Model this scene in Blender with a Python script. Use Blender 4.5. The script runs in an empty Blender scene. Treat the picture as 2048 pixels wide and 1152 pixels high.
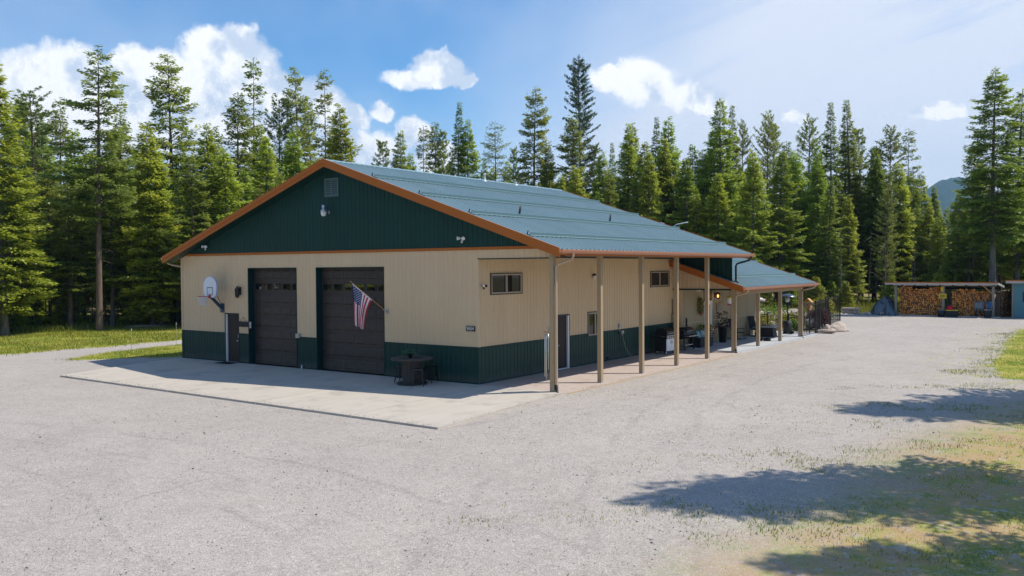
import bpy, bmesh, math, random
import numpy as np
from mathutils import Vector, Matrix, Euler
random.seed(11)
R = math.radians
S = bpy.context.scene
COL = S.collection

# ------------------------------------------------------------------ camera
CAM = (19.231, -24.975, 4.226)
YAW, PITCH, ROLL = -0.6173, 0.0232, -0.0069
cd = bpy.data.cameras.new('camera')
cam = bpy.data.objects.new('camera', cd)
COL.objects.link(cam)
cd.sensor_width = 36.0
cd.lens = 1740.6 / 2048 * 36
cd.clip_start = 0.1
cd.clip_end = 20000
cam.matrix_world = (Matrix.Translation(CAM) @ Matrix.Rotation(-YAW, 4, 'Z')
                    @ Matrix.Rotation(math.pi / 2 - PITCH, 4, 'X') @ Matrix.Rotation(ROLL, 4, 'Z'))
S.camera = cam

# ------------------------------------------------------------------ light
SUN = Vector((0.54, 0.46, 1.0)).normalized()          # direction towards the sun
sl = bpy.data.lights.new('sun', 'SUN')
sl.energy = 4.3
sl.angle = R(0.53)
sl.color = (1.0, 0.945, 0.85)
so = bpy.data.objects.new('sun', sl)
COL.objects.link(so)
so.location = (60, 50, 100)
so.rotation_euler = (-SUN).to_track_quat('-Z', 'Y').to_euler()

S.view_settings.view_transform = 'Standard'
S.view_settings.look = 'None'
S.view_settings.gamma = 1
S.view_settings.use_curve_mapping = False
S.view_settings.exposure = 0.25
S.render.film_transparent = False
cy = S.cycles
cy.max_bounces = 8
cy.diffuse_bounces = 5
cy.glossy_bounces = 3
cy.transmission_bounces = 4
cy.transparent_max_bounces = 8
cy.use_denoising = True
cy.sample_clamp_indirect = 6.0
try:
    cy.use_adaptive_sampling = True
    cy.adaptive_threshold = 0.015
except Exception:
    pass

# ------------------------------------------------------------------ node helper
class NT:
    def __init__(s, tree):
        s.t = tree
    def n(s, kind, **kw):
        nd = s.t.nodes.new(kind)
        for k, v in kw.items():
            setattr(nd, k, v)
        return nd
    def put(s, sock, v):
        if hasattr(v, 'is_linked') or isinstance(v, bpy.types.NodeSocket):
            s.t.links.new(v, sock)
        elif v is not None:
            if isinstance(v, (tuple, list)) and sock.type == 'RGBA' and len(v) == 3:
                v = tuple(v) + (1,)
            sock.default_value = v
    def m(s, op, a, b=None, c=None, clamp=False):
        nd = s.n('ShaderNodeMath', operation=op, use_clamp=clamp)
        s.put(nd.inputs[0], a)
        if b is not None: s.put(nd.inputs[1], b)
        if c is not None: s.put(nd.inputs[2], c)
        return nd.outputs[0]
    def v(s, op, a, b=None, out=0):
        nd = s.n('ShaderNodeVectorMath', operation=op)
        s.put(nd.inputs[0], a)
        if b is not None: s.put(nd.inputs[3 if op == 'SCALE' else 1], b)
        return nd.outputs[1 if op in ('LENGTH', 'DISTANCE', 'DOT_PRODUCT') else 0]
    def mix(s, f, a, b, blend='MIX'):
        nd = s.n('ShaderNodeMix', data_type='RGBA', blend_type=blend)
        s.put(nd.inputs[0], f); s.put(nd.inputs[6], a); s.put(nd.inputs[7], b)
        return nd.outputs[2]
    def noise(s, vec, scale, detail=3, rough=0.55, dist=0.0, out=0):
        nd = s.n('ShaderNodeTexNoise')
        if vec is not None: s.put(nd.inputs['Vector'], vec)
        nd.inputs['Scale'].default_value = scale
        nd.inputs['Detail'].default_value = detail
        nd.inputs['Roughness'].default_value = rough
        nd.inputs['Distortion'].default_value = dist
        return nd.outputs[out]
    def vor(s, vec, scale, out='Distance', feature='F1', rand=1.0):
        nd = s.n('ShaderNodeTexVoronoi', feature=feature)
        if vec is not None: s.put(nd.inputs['Vector'], vec)
        nd.inputs['Scale'].default_value = scale
        nd.inputs['Randomness'].default_value = rand
        return nd.outputs[out]
    def ramp(s, f, stops, interp='LINEAR'):
        nd = s.n('ShaderNodeValToRGB')
        s.put(nd.inputs[0], f)
        cr = nd.color_ramp
        cr.interpolation = interp
        while len(cr.elements) < len(stops):
            cr.elements.new(0.5)
        for e, (p, c) in zip(cr.elements, stops):
            e.position = p
            if not isinstance(c, (tuple, list)): c = (c, c, c)
            e.color = tuple(c[:3]) + (1,)
        return nd.outputs[0]
    def step(s, x, a, b):
        nd = s.n('ShaderNodeMapRange', interpolation_type='SMOOTHSTEP')
        s.put(nd.inputs[0], x); s.put(nd.inputs[1], a); s.put(nd.inputs[2], b)
        nd.inputs[3].default_value = 0.0; nd.inputs[4].default_value = 1.0
        return nd.outputs[0]

# ------------------------------------------------------------------ sky: clear-air sky with cumulus and a cirrus veil
def make_world():
    w = bpy.data.worlds.new('World')
    S.world = w
    w.use_nodes = True
    t = w.node_tree
    t.nodes.clear()
    N = NT(t)
    out = N.n('ShaderNodeOutputWorld')
    bg = N.n('ShaderNodeBackground')
    bg.inputs[1].default_value = 0.15
    t.links.new(bg.outputs[0], out.inputs[0])
    sky = N.n('ShaderNodeTexSky', sky_type='NISHITA', sun_disc=False)
    sky.sun_elevation = math.asin(SUN.z)
    sky.sun_rotation = math.atan2(SUN.x, SUN.y)
    sky.altitude = 700
    sky.air_density = 1.0
    sky.dust_density = 0.1
    sky.ozone_density = 2.2
    hs = N.n('ShaderNodeHueSaturation')
    hs.inputs['Saturation'].default_value = 1.38
    hs.inputs['Value'].default_value = 0.92
    t.links.new(sky.outputs[0], hs.inputs['Color'])
    d = N.n('ShaderNodeTexCoord').outputs['Generated']
    sp = N.n('ShaderNodeSeparateXYZ')
    t.links.new(d, sp.inputs[0])
    az = N.m('ARCTAN2', sp.outputs[0], sp.outputs[1])
    el = N.m('ARCSINE', sp.outputs[2])
    # billowy warp of the two sky angles
    w1 = N.noise(d, 7.0, 7, 0.62, 0.0, 1)
    w2 = N.noise(d, 26.0, 5, 0.6, 0.0, 1)
    wa = N.n('ShaderNodeSeparateColor'); t.links.new(w1, wa.inputs[0])
    wb = N.n('ShaderNodeSeparateColor'); t.links.new(w2, wb.inputs[0])
    def warp(base, i):
        a = N.m('MULTIPLY_ADD', N.m('SUBTRACT', wa.outputs[i], 0.5), 0.055, base)
        return N.m('MULTIPLY_ADD', N.m('SUBTRACT', wb.outputs[i], 0.5), 0.032, a)
    azw, elw = warp(az, 0), warp(el, 1)
    # cumulus banks: azimuth, elevation, half width, half height up, half height down (radians)
    banks = [
        (-1.175, 0.17, 0.038, 0.033, 0.066), (-1.12, 0.175, 0.05, 0.046, 0.059), (-1.088, 0.197, 0.037, 0.034, 0.064), (-1.04, 0.181, 0.039, 0.03, 0.056),
        (-0.993, 0.204, 0.043, 0.033, 0.062), (-0.94, 0.229, 0.037, 0.033, 0.078), (-0.899, 0.21, 0.032, 0.032, 0.064), (-0.87, 0.188, 0.038, 0.029, 0.054),
        (-0.832, 0.179, 0.039, 0.031, 0.038), (-0.799, 0.169, 0.025, 0.019, 0.016), (-0.763, 0.177, 0.015, 0.012, 0.009), (-0.727, 0.159, 0.024, 0.019, 0.02),
        (-0.777, 0.133, 0.048, 0.026, 0.033), (-1.009, 0.132, 0.081, 0.026, 0.026), (-0.844, 0.132, 0.049, 0.027, 0.027),
        (-1.06, 0.150, 0.06, 0.03, 0.05), (-0.93, 0.150, 0.06, 0.035, 0.05), (-1.15, 0.13, 0.06, 0.03, 0.05), (-1.02, 0.215, 0.03, 0.024, 0.04), (-0.915, 0.245, 0.026, 0.024, 0.04), (-0.70, 0.128, 0.03, 0.018, 0.03),
        (-0.698, 0.225, 0.035, 0.019, 0.019), (-0.715, 0.211, 0.05, 0.014, 0.012), (-0.672, 0.211, 0.016, 0.012, 0.007),
        (-0.468, 0.211, 0.04, 0.028, 0.028), (-0.501, 0.209, 0.025, 0.017, 0.021), (-0.432, 0.193, 0.044, 0.021, 0.016), (-0.396, 0.184, 0.024, 0.014, 0.013),
        (-0.161, 0.16, 0.024, 0.011, 0.009), (-0.306, 0.162, 0.019, 0.007, 0.006),
        (0.35, 0.18, 0.08, 0.03, 0.025), (1.35, 0.17, 0.12, 0.04, 0.03), (2.5, 0.2, 0.12, 0.05, 0.04), (-1.8, 0.19, 0.13, 0.05, 0.04), (-2.6, 0.17, 0.12, 0.04, 0.03)]
    dens = None
    for a0, e0, ra, ru, rd in banks:
        x = N.m('MULTIPLY', N.m('SUBTRACT', azw, a0), 1 / ra)
        dy = N.m('SUBTRACT', elw, e0)
        y = N.m('MAXIMUM', N.m('MULTIPLY', dy, 1 / ru), N.m('MULTIPLY', dy, -1 / rd))
        q = N.m('SUBTRACT', 1.0, N.m('ADD', N.m('MULTIPLY', x, x), N.m('MULTIPLY', y, y)))
        dens = q if dens is None else N.m('SMOOTH_MAX', dens, q, 0.25)
    fine = N.noise(d, 60.0, 6, 0.65)
    dn = N.m('MULTIPLY_ADD', N.m('SUBTRACT', fine, 0.5), 1.05, dens)
    cum = N.step(dn, -0.18, 0.55)
    # relief lit from the upper right
    off = N.v('ADD', d, (0.018, 0.016, 0.022))
    na = N.noise(d, 22.0, 7, 0.6)
    nb = N.noise(off, 22.0, 7, 0.6)
    rel = N.m('SUBTRACT', na, nb)
    lo = N.noise(d, 9.0, 3, 0.5)
    shade = N.m('ADD', N.m('MULTIPLY_ADD', rel, 5.5, 0.50), N.m('MULTIPLY', N.m('SUBTRACT', lo, 0.48), 2.2))
    shade = N.m('ADD', shade, N.m('MULTIPLY', N.m('SUBTRACT', elw, 0.165), 5.0), clamp=True)
    ccol = N.mix(shade, (4.0, 4.6, 5.5), (6.9, 6.9, 6.9))
    # thin high veil, thickest low in the north-east
    stv = N.n('ShaderNodeCombineXYZ')
    N.put(stv.inputs[0], N.m('MULTIPLY', az, 2.2))
    N.put(stv.inputs[1], N.m('MULTIPLY_ADD', az, -5.0, N.m('MULTIPLY', el, 17.0)))
    v1 = N.noise(stv.outputs[0], 1.6, 8, 0.62, 0.6)
    v2 = N.noise(d, 3.0, 4, 0.5)
    side = N.m('MULTIPLY', N.m('MULTIPLY', N.step(N.m('MULTIPLY_ADD', el, -0.85, az), -0.90, -0.30), N.step(az, 0.75, 0.25)), N.step(el, 0.48, 0.26))
    low = N.step(el, 0.22, 0.0)
    veil = N.m('ADD', N.m('MULTIPLY', side, 1.0), N.m('MULTIPLY', low, 0.45))
    veil = N.m('MULTIPLY', veil, N.m('MULTIPLY_ADD', N.step(v1, 0.28, 0.62), 0.36, 0.64))
    veil = N.m('ADD', veil, N.m('MULTIPLY', N.step(v2, 0.32, 0.70), 0.36))
    veil = N.m('MINIMUM', veil, 0.92)
    c1 = N.mix(veil, hs.outputs[0], (5.0, 5.3, 5.9))
    c2 = N.mix(N.m('MULTIPLY', cum, 0.97), c1, ccol)
    t.links.new(c2, bg.inputs[0])
make_world()
# ------------------------------------------------------------------ materials
MATS = {}
def mat(name, col, rough=0.6, metal=0.0, spec=0.5, var=0.0, vs=2.0, bump=0.0, bs=40.0, streak=None, objvar=0.0, dirt=None, emit=None, attr=None, trans=0.0):
    """Principled material: base colour varied by world-space noise, optional fine bump and streaks."""
    m = bpy.data.materials.new(name)
    m.use_nodes = True
    N = NT(m.node_tree)
    b = m.node_tree.nodes['Principled BSDF']
    b.inputs['Roughness'].default_value = rough
    b.inputs['Metallic'].default_value = metal
    b.inputs['Specular IOR Level'].default_value = spec
    pos = N.n('ShaderNodeNewGeometry').outputs['Position']
    c = N.n('ShaderNodeRGB').outputs[0]
    c.default_value = tuple(col) + (1,)
    if attr:
        at = N.n('ShaderNodeAttribute', attribute_name=attr)
        c = at.outputs['Color']
    if var:
        f = N.noise(pos, vs, 5, 0.6)
        k = N.m('MULTIPLY_ADD', N.m('SUBTRACT', f, 0.5), 2 * var, 1.0)
        c = N.mix(1.0, c, k, 'MULTIPLY')
    if streak:
        sc, amt = streak
        mp = N.n('ShaderNodeMapping')
        mp.inputs['Scale'].default_value = sc
        N.put(mp.inputs['Vector'], pos)
        f = N.noise(mp.outputs[0], 1.0, 5, 0.6)
        k = N.m('MULTIPLY_ADD', N.m('SUBTRACT', f, 0.5), 2 * amt, 1.0)
        c = N.mix(1.0, c, k, 'MULTIPLY')
    if objvar:
        oi = N.n('ShaderNodeObjectInfo')
        k = N.m('MULTIPLY_ADD', N.m('SUBTRACT', oi.outputs['Random'], 0.5), 2 * objvar, 1.0)
        c = N.mix(1.0, c, k, 'MULTIPLY')
    if dirt:
        dc, lo, hi, sc = dirt
        f = N.step(N.noise(pos, sc, 6, 0.65), lo, hi)
        c = N.mix(f, c, dc)
    N.put(b.inputs['Base Color'], c)
    if bump:
        bn = N.n('ShaderNodeBump')
        bn.inputs['Strength'].default_value = bump
        bn.inputs['Distance'].default_value = 0.02
        N.put(bn.inputs['Height'], N.noise(pos, bs, 4, 0.6))
        N.put(b.inputs['Normal'], bn.outputs[0])
    if emit:
        b.inputs['Emission Color'].default_value = tuple(emit[0]) + (1,)
        b.inputs['Emission Strength'].default_value = emit[1]
    MATS[name] = m
    return m

mat('tan_steel', (0.67, 0.495, 0.30), 0.45, spec=0.3, objvar=0.03, var=0.05, vs=0.8, streak=((6, 6, 0.25), 0.05))
mat('tan_panel', (0.34, 0.265, 0.155), 0.55, var=0.05, vs=1.2)
mat('tan_post', (0.38, 0.275, 0.155), 0.6, var=0.07, vs=4, streak=((9, 9, 0.6), 0.08))
mat('green_steel', (0.006, 0.043, 0.034), 0.45, spec=0.25, objvar=0.08, var=0.08, vs=0.9, streak=((6, 6, 0.3), 0.08))
mat('green_trim', (0.006, 0.034, 0.033), 0.5, spec=0.25)
mat('roof_steel', (0.195, 0.285, 0.305), 0.38, objvar=0.05, spec=0.5, var=0.10, vs=0.5, streak=((0.35, 5, 0.35), 0.06))
mat('vent_green', (0.085, 0.15, 0.145), 0.45)
mat('roof_bar', (0.215, 0.325, 0.34), 0.42, var=0.05, vs=1.5)
mat('copper_trim', (0.41, 0.122, 0.018), 0.5, spec=0.25, var=0.06, vs=2)
mat('copper_gutter', (0.40, 0.165, 0.090), 0.36, var=0.05, vs=2)
mat('tan_metal', (0.50, 0.36, 0.24), 0.4)
mat('white_paint', (0.78, 0.78, 0.76), 0.5)
mat('white_metal', (0.74, 0.76, 0.78), 0.35)
mat('door_brown', (0.045, 0.034, 0.028), 0.6, spec=0.2, var=0.06, vs=3)
mat('garage_brown', (0.048, 0.037, 0.032), 0.40, spec=0.4, var=0.08, vs=2, bump=0.12, bs=90)
mat('window_frame', (0.40, 0.32, 0.24), 0.5)
mat('dark_trim', (0.020, 0.024, 0.024), 0.5)
mat('black_metal', (0.012, 0.012, 0.013), 0.42)
mat('black_plastic', (0.016, 0.016, 0.017), 0.55, var=0.1)
mat('black_fabric', (0.018, 0.02, 0.024), 0.85, var=0.15, vs=8)
mat('galvanised', (0.50, 0.53, 0.56), 0.35, metal=0.6, var=0.08, vs=8)
mat('steel_grey', (0.42, 0.43, 0.44), 0.38, metal=0.5)
mat('stainless', (0.48, 0.49, 0.50), 0.33, metal=0.65, var=0.05, vs=6)
mat('lamp_glass', (0.72, 0.73, 0.72), 0.2)
mat('hoop_red', (0.60, 0.035, 0.015), 0.4)
mat('hoop_blue', (0.012, 0.055, 0.10), 0.4)
mat('board_white', (0.74, 0.76, 0.80), 0.45, var=0.03)
mat('board_edge', (0.36, 0.45, 0.68), 0.45)
mat('net_white', (0.75, 0.75, 0.74), 0.8)
mat('rubber', (0.012, 0.012, 0.012), 0.85)
mat('old_wood', (0.060, 0.050, 0.044), 0.8, var=0.18, vs=5, streak=((14, 14, 2), 0.2), bump=0.25, bs=60)
mat('plank_wood', (0.035, 0.028, 0.026), 0.75, var=0.2, vs=8)
mat('pole_wood', (0.52, 0.27, 0.075), 0.45, streak=((20, 20, 4), 0.12))
mat('cedar', (0.40, 0.19, 0.075), 0.7, var=0.12, vs=6)
mat('flag_red', (0.46, 0.006, 0.022), 0.7)
mat('flag_white', (0.80, 0.77, 0.76), 0.7)
mat('flag_blue', (0.010, 0.028, 0.13), 0.7)
mat('leaf_green', (0.055, 0.15, 0.022), 0.55, var=0.2, vs=12)
mat('concrete', (0.51, 0.45, 0.375), 0.85, var=0.07, vs=0.7, streak=((2.2, 0.18, 1), 0.11), bump=0.12, bs=120, dirt=((0.36, 0.32, 0.27), 0.50, 0.74, 0.8))
mat('concrete_pink', (0.46, 0.375, 0.32), 0.85, var=0.09, vs=0.8, bump=0.12, bs=120, dirt=((0.36, 0.24, 0.18), 0.52, 0.75, 1.3))
mat('concrete_blue', (0.46, 0.47, 0.475), 0.85, var=0.06, vs=0.8, bump=0.12, bs=120)
mat('curb_tan', (0.40, 0.30, 0.17), 0.9, var=0.15, vs=5)
mat('rock', (0.36, 0.30, 0.25), 0.9, var=0.22, vs=2.5, bump=0.5, bs=9, objvar=0.25)
mat('rock_pale', (0.50, 0.40, 0.32), 0.9, var=0.2, vs=2.5, bump=0.5, bs=9, objvar=0.15)
mat('grey_wood', (0.27, 0.23, 0.18), 0.8, var=0.12, vs=4, streak=((12, 12, 1), 0.12))
mat('brace_wood', (0.42, 0.20, 0.07), 0.75, var=0.12, vs=5)
mat('fascia_pale', (0.47, 0.43, 0.40), 0.6, var=0.05)
mat('bark_log', (0.085, 0.058, 0.04), 0.9, var=0.3, vs=10, objvar=0.3)
mat('teal_paint', (0.085, 0.225, 0.265), 0.6, var=0.05, vs=1.5, streak=((5, 5, 0.3), 0.06))
mat('cream_paint', (0.50, 0.45, 0.35), 0.7)
mat('red_roof', (0.30, 0.06, 0.06), 0.5)
mat('sign_yellow', (0.72, 0.52, 0.015), 0.5)
mat('tote_yellow', (0.70, 0.55, 0.02), 0.5)
mat('cloth_red', (0.52, 0.012, 0.03), 0.75)
mat('barrow_blue', (0.03, 0.11, 0.24), 0.42, var=0.15, vs=5)
mat('barrow_grey', (0.16, 0.21, 0.25), 0.45, var=0.2, vs=5)
mat('handle_wood', (0.42, 0.25, 0.17), 0.65)
mat('cushion_teal', (0.16, 0.36, 0.42), 0.9, var=0.5, vs=9)
mat('cushion_pattern', (0.42, 0.46, 0.42), 0.9, dirt=((0.10, 0.20, 0.24), 0.48, 0.56, 14))
mat('umbrella_cloth', (0.62, 0.52, 0.50), 0.85)
mat('heater_cap', (0.10, 0.12, 0.14), 0.3, metal=0.6)
mat('birdhouse', (0.55, 0.27, 0.08), 0.7)
mat('pink_flower', (0.55, 0.12, 0.32), 0.7)
mat('wreath_green', (0.03, 0.05, 0.02), 0.8)
mat('flower_red', (0.42, 0.03, 0.03), 0.7)
mat('flower_yellow', (0.55, 0.34, 0.04), 0.7)
mat('mat_fabric', (0.02, 0.021, 0.022), 0.95)
mat('soil', (0.10, 0.075, 0.055), 0.95, var=0.3, vs=3, bump=0.5, bs=20)
mat('straw_leaf', (0.30, 0.24, 0.09), 0.8)
mat('chime_steel', (0.62, 0.62, 0.55), 0.3, metal=0.5)
mat('chime_teal', (0.30, 0.42, 0.44), 0.35, metal=0.4)
mat('terracotta', (0.42, 0.13, 0.06), 0.7)
mat('hose_tan', (0.36, 0.30, 0.16), 0.6)
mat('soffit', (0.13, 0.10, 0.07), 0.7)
mat('lamp_flame', (1.0, 0.5, 0.15), 0.5, emit=((1.0, 0.42, 0.10), 3.0))
mat('pale_plastic', (0.55, 0.55, 0.52), 0.5)
mat('pool_water', (0.06, 0.22, 0.30), 0.05)

def glass_mat(name, tint, ior):
    m = bpy.data.materials.new(name)
    m.use_nodes = True
    b = m.node_tree.nodes['Principled BSDF']
    b.inputs['Base Color'].default_value = tint + (1,)
    b.inputs['Roughness'].default_value = 0.02
    b.inputs['Specular IOR Level'].default_value = 0.5
    b.inputs['IOR'].default_value = ior
    MATS[name] = m
glass_mat('window_glass', (0.012, 0.013, 0.014), 1.45)
glass_mat('garage_glass', (0.008, 0.008, 0.008), 2.3)

def tarp_mat():
    m = mat('tarp', (0.055, 0.075, 0.095), 0.24, spec=1.0, var=0.3, vs=2.0)
tarp_mat()

def logs_mat():
    m = bpy.data.materials.new('log_end'); m.use_nodes = True
    N = NT(m.node_tree); b = m.node_tree.nodes['Principled BSDF']
    pos = N.n('ShaderNodeNewGeometry').outputs['Position']
    oi = N.n('ShaderNodeObjectInfo').outputs['Random']
    c = N.ramp(oi, [(0, (0.20, 0.085, 0.03)), (0.18, (0.50, 0.19, 0.045)), (0.55, (0.72, 0.285, 0.06)), (0.86, (0.80, 0.37, 0.095)), (1, (0.24, 0.14, 0.08))])
    f = N.noise(pos, 14, 4, 0.6)
    c = N.mix(1.0, c, N.m('MULTIPLY_ADD', f, 0.8, 0.6), 'MULTIPLY')
    N.put(b.inputs['Base Color'], c); b.inputs['Roughness'].default_value = 0.85
    MATS['log_end'] = m
logs_mat()

def foliage_mat(name, dark, mid, tip, trans=0.35, objamt=0.22):
    """leaf colour: attribute 'tip' (0 old inner needles .. 1 new growth), per-tree and per-clump variation"""
    m = bpy.data.materials.new(name); m.use_nodes = True
    t = m.node_tree; t.nodes.clear(); N = NT(t)
    out = N.n('ShaderNodeOutputMaterial')
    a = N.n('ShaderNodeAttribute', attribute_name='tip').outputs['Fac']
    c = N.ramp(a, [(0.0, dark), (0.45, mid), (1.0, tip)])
    pos = N.n('ShaderNodeNewGeometry').outputs['Position']
    f = N.noise(pos, 0.9, 3, 0.6)
    c = N.mix(1.0, c, N.m('MULTIPLY_ADD', f, 1.0, 0.5), 'MULTIPLY')
    oi = N.n('ShaderNodeObjectInfo').outputs['Random']
    hs = N.n('ShaderNodeHueSaturation')
    N.put(hs.inputs['Hue'], N.m('MULTIPLY_ADD', N.m('SUBTRACT', oi, 0.5), -0.035, 0.5))
    N.put(hs.inputs['Value'], N.m('MULTIPLY_ADD', N.m('FRACT', N.m('MULTIPLY', oi, 7.31)), 2 * objamt, 1 - objamt))
    N.put(hs.inputs['Color'], c)
    d = N.n('ShaderNodeBsdfDiffuse'); N.put(d.inputs[0], hs.outputs[0])
    tr = N.n('ShaderNodeBsdfTranslucent'); N.put(tr.inputs[0], hs.outputs[0])
    gl = N.n('ShaderNodeBsdfGlossy'); gl.inputs['Roughness'].default_value = 0.45
    gl.inputs[0].default_value = (0.8, 0.85, 0.9, 1)
    m1 = N.n('ShaderNodeMixShader'); m1.inputs[0].default_value = trans
    t.links.new(d.outputs[0], m1.inputs[1]); t.links.new(tr.outputs[0], m1.inputs[2])
    m2 = N.n('ShaderNodeMixShader'); m2.inputs[0].default_value = 0.035
    t.links.new(m1.outputs[0], m2.inputs[1]); t.links.new(gl.outputs[0], m2.inputs[2])
    t.links.new(m2.outputs[0], out.inputs[0])
    MATS[name] = m
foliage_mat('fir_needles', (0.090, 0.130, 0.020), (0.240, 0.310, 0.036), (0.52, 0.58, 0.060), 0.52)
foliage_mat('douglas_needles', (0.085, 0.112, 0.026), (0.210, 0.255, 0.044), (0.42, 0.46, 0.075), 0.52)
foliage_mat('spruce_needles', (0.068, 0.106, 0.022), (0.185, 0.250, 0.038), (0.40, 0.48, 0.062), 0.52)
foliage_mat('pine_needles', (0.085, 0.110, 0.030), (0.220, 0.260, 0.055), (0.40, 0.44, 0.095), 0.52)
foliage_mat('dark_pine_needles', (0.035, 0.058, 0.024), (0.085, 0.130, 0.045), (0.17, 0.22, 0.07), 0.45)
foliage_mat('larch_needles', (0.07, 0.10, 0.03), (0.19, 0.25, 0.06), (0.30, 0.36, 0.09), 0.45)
foliage_mat('grass_blades', (0.06, 0.095, 0.010), (0.21, 0.26, 0.020), (0.43, 0.39, 0.070), 0.35, 0.0)
foliage_mat('shrub_leaves', (0.04, 0.08, 0.012), (0.15, 0.23, 0.028), (0.34, 0.40, 0.05), 0.3, 0.15)
foliage_mat('gold_leaves', (0.09, 0.10, 0.012), (0.26, 0.26, 0.03), (0.45, 0.40, 0.05), 0.3, 0.1)
foliage_mat('plum_leaves', (0.030, 0.014, 0.016), (0.085, 0.035, 0.040), (0.16, 0.075, 0.075), 0.25, 0.1)
foliage_mat('fern_leaves', (0.03, 0.10, 0.03), (0.09, 0.26, 0.07), (0.18, 0.42, 0.12), 0.3, 0.1)
def bark_mat(name, c0, c1):
    m = bpy.data.materials.new(name); m.use_nodes = True
    N = NT(m.node_tree); b = m.node_tree.nodes['Principled BSDF']
    pos = N.n('ShaderNodeNewGeometry').outputs['Position']
    mp = N.n('ShaderNodeMapping'); mp.inputs['Scale'].default_value = (9, 9, 1.6); N.put(mp.inputs['Vector'], pos)
    f = N.noise(mp.outputs[0], 1.0, 6, 0.65)
    N.put(b.inputs['Base Color'], N.ramp(f, [(0.3, c0), (0.68, c1)])); b.inputs['Roughness'].default_value = 0.95
    bn = N.n('ShaderNodeBump'); bn.inputs['Strength'].default_value = 0.7; bn.inputs['Distance'].default_value = 0.05
    N.put(bn.inputs['Height'], f); N.put(b.inputs['Normal'], bn.outputs[0])
    MATS[name] = m
bark_mat('bark_grey', (0.07, 0.058, 0.05), (0.23, 0.20, 0.175))
bark_mat('bark_brown', (0.075, 0.048, 0.034), (0.24, 0.165, 0.12))

def splash(name, col, z0, z1, amt):
    """dried mud splashed up the foot of the wall, ragged upper edge"""
    m = MATS[name]; N = NT(m.node_tree); b = m.node_tree.nodes['Principled BSDF']
    src = b.inputs['Base Color'].links[0].from_socket
    pos = N.n('ShaderNodeNewGeometry').outputs['Position']
    sp = N.n('ShaderNodeSeparateXYZ'); N.put(sp.inputs[0], pos)
    f = N.noise(pos, 3.5, 5, 0.7)
    k = N.step(N.m('MULTIPLY_ADD', N.m('SUBTRACT', f, 0.5), 0.6, sp.outputs[2]), z1, z0)
    N.put(b.inputs['Base Color'], N.mix(N.m('MULTIPLY', k, amt), src, col))
splash('green_steel', (0.16, 0.14, 0.12), 0.0, 0.45, 0.35)
splash('tan_post', (0.30, 0.27, 0.23), -0.05, 0.40, 0.5)
splash('garage_brown', (0.16, 0.14, 0.12), 0.0, 0.6, 0.3)
# ------------------------------------------------------------------ object helpers
def tag(o, label=None, cat=None, group=None, kind=None):
    if label: o['label'] = label
    if cat: o['category'] = cat
    if group: o['group'] = group
    if kind: o['kind'] = kind
    return o
def thing(name, label, cat, loc=(0, 0, 0), rotz=0.0, group=None):
    o = bpy.data.objects.new(name, None)
    COL.objects.link(o)
    o.empty_display_size = 0.3
    o.location = loc
    o.rotation_euler = (0, 0, rotz)
    return tag(o, label, cat, group)
def dup(root, loc, rotz=0.0, scale=None, label=None, group=None):
    r = root.copy(); COL.objects.link(r)
    r.location = loc; r.rotation_euler = (0, 0, rotz)
    if scale: r.scale = scale
    if label: r['label'] = label
    if group: r['group'] = group
    for ch in list(root.children):
        c = ch.copy(); COL.objects.link(c); c.parent = r
        for g in list(ch.children):
            d = g.copy(); COL.objects.link(d); d.parent = c
    return r
def link(name, me, parent=None, m=None):
    o = bpy.data.objects.new(name, me)
    COL.objects.link(o)
    if parent is not None: o.parent = parent
    if m: me.materials.append(MATS[m])
    return o

def frame_of(ax):
    ax = Vector(ax).normalized()
    up = Vector((0, 0, 1)) if abs(ax.z) < 0.95 else Vector((1, 0, 0))
    a = ax.cross(up).normalized()
    return a, a.cross(ax).normalized()

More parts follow.
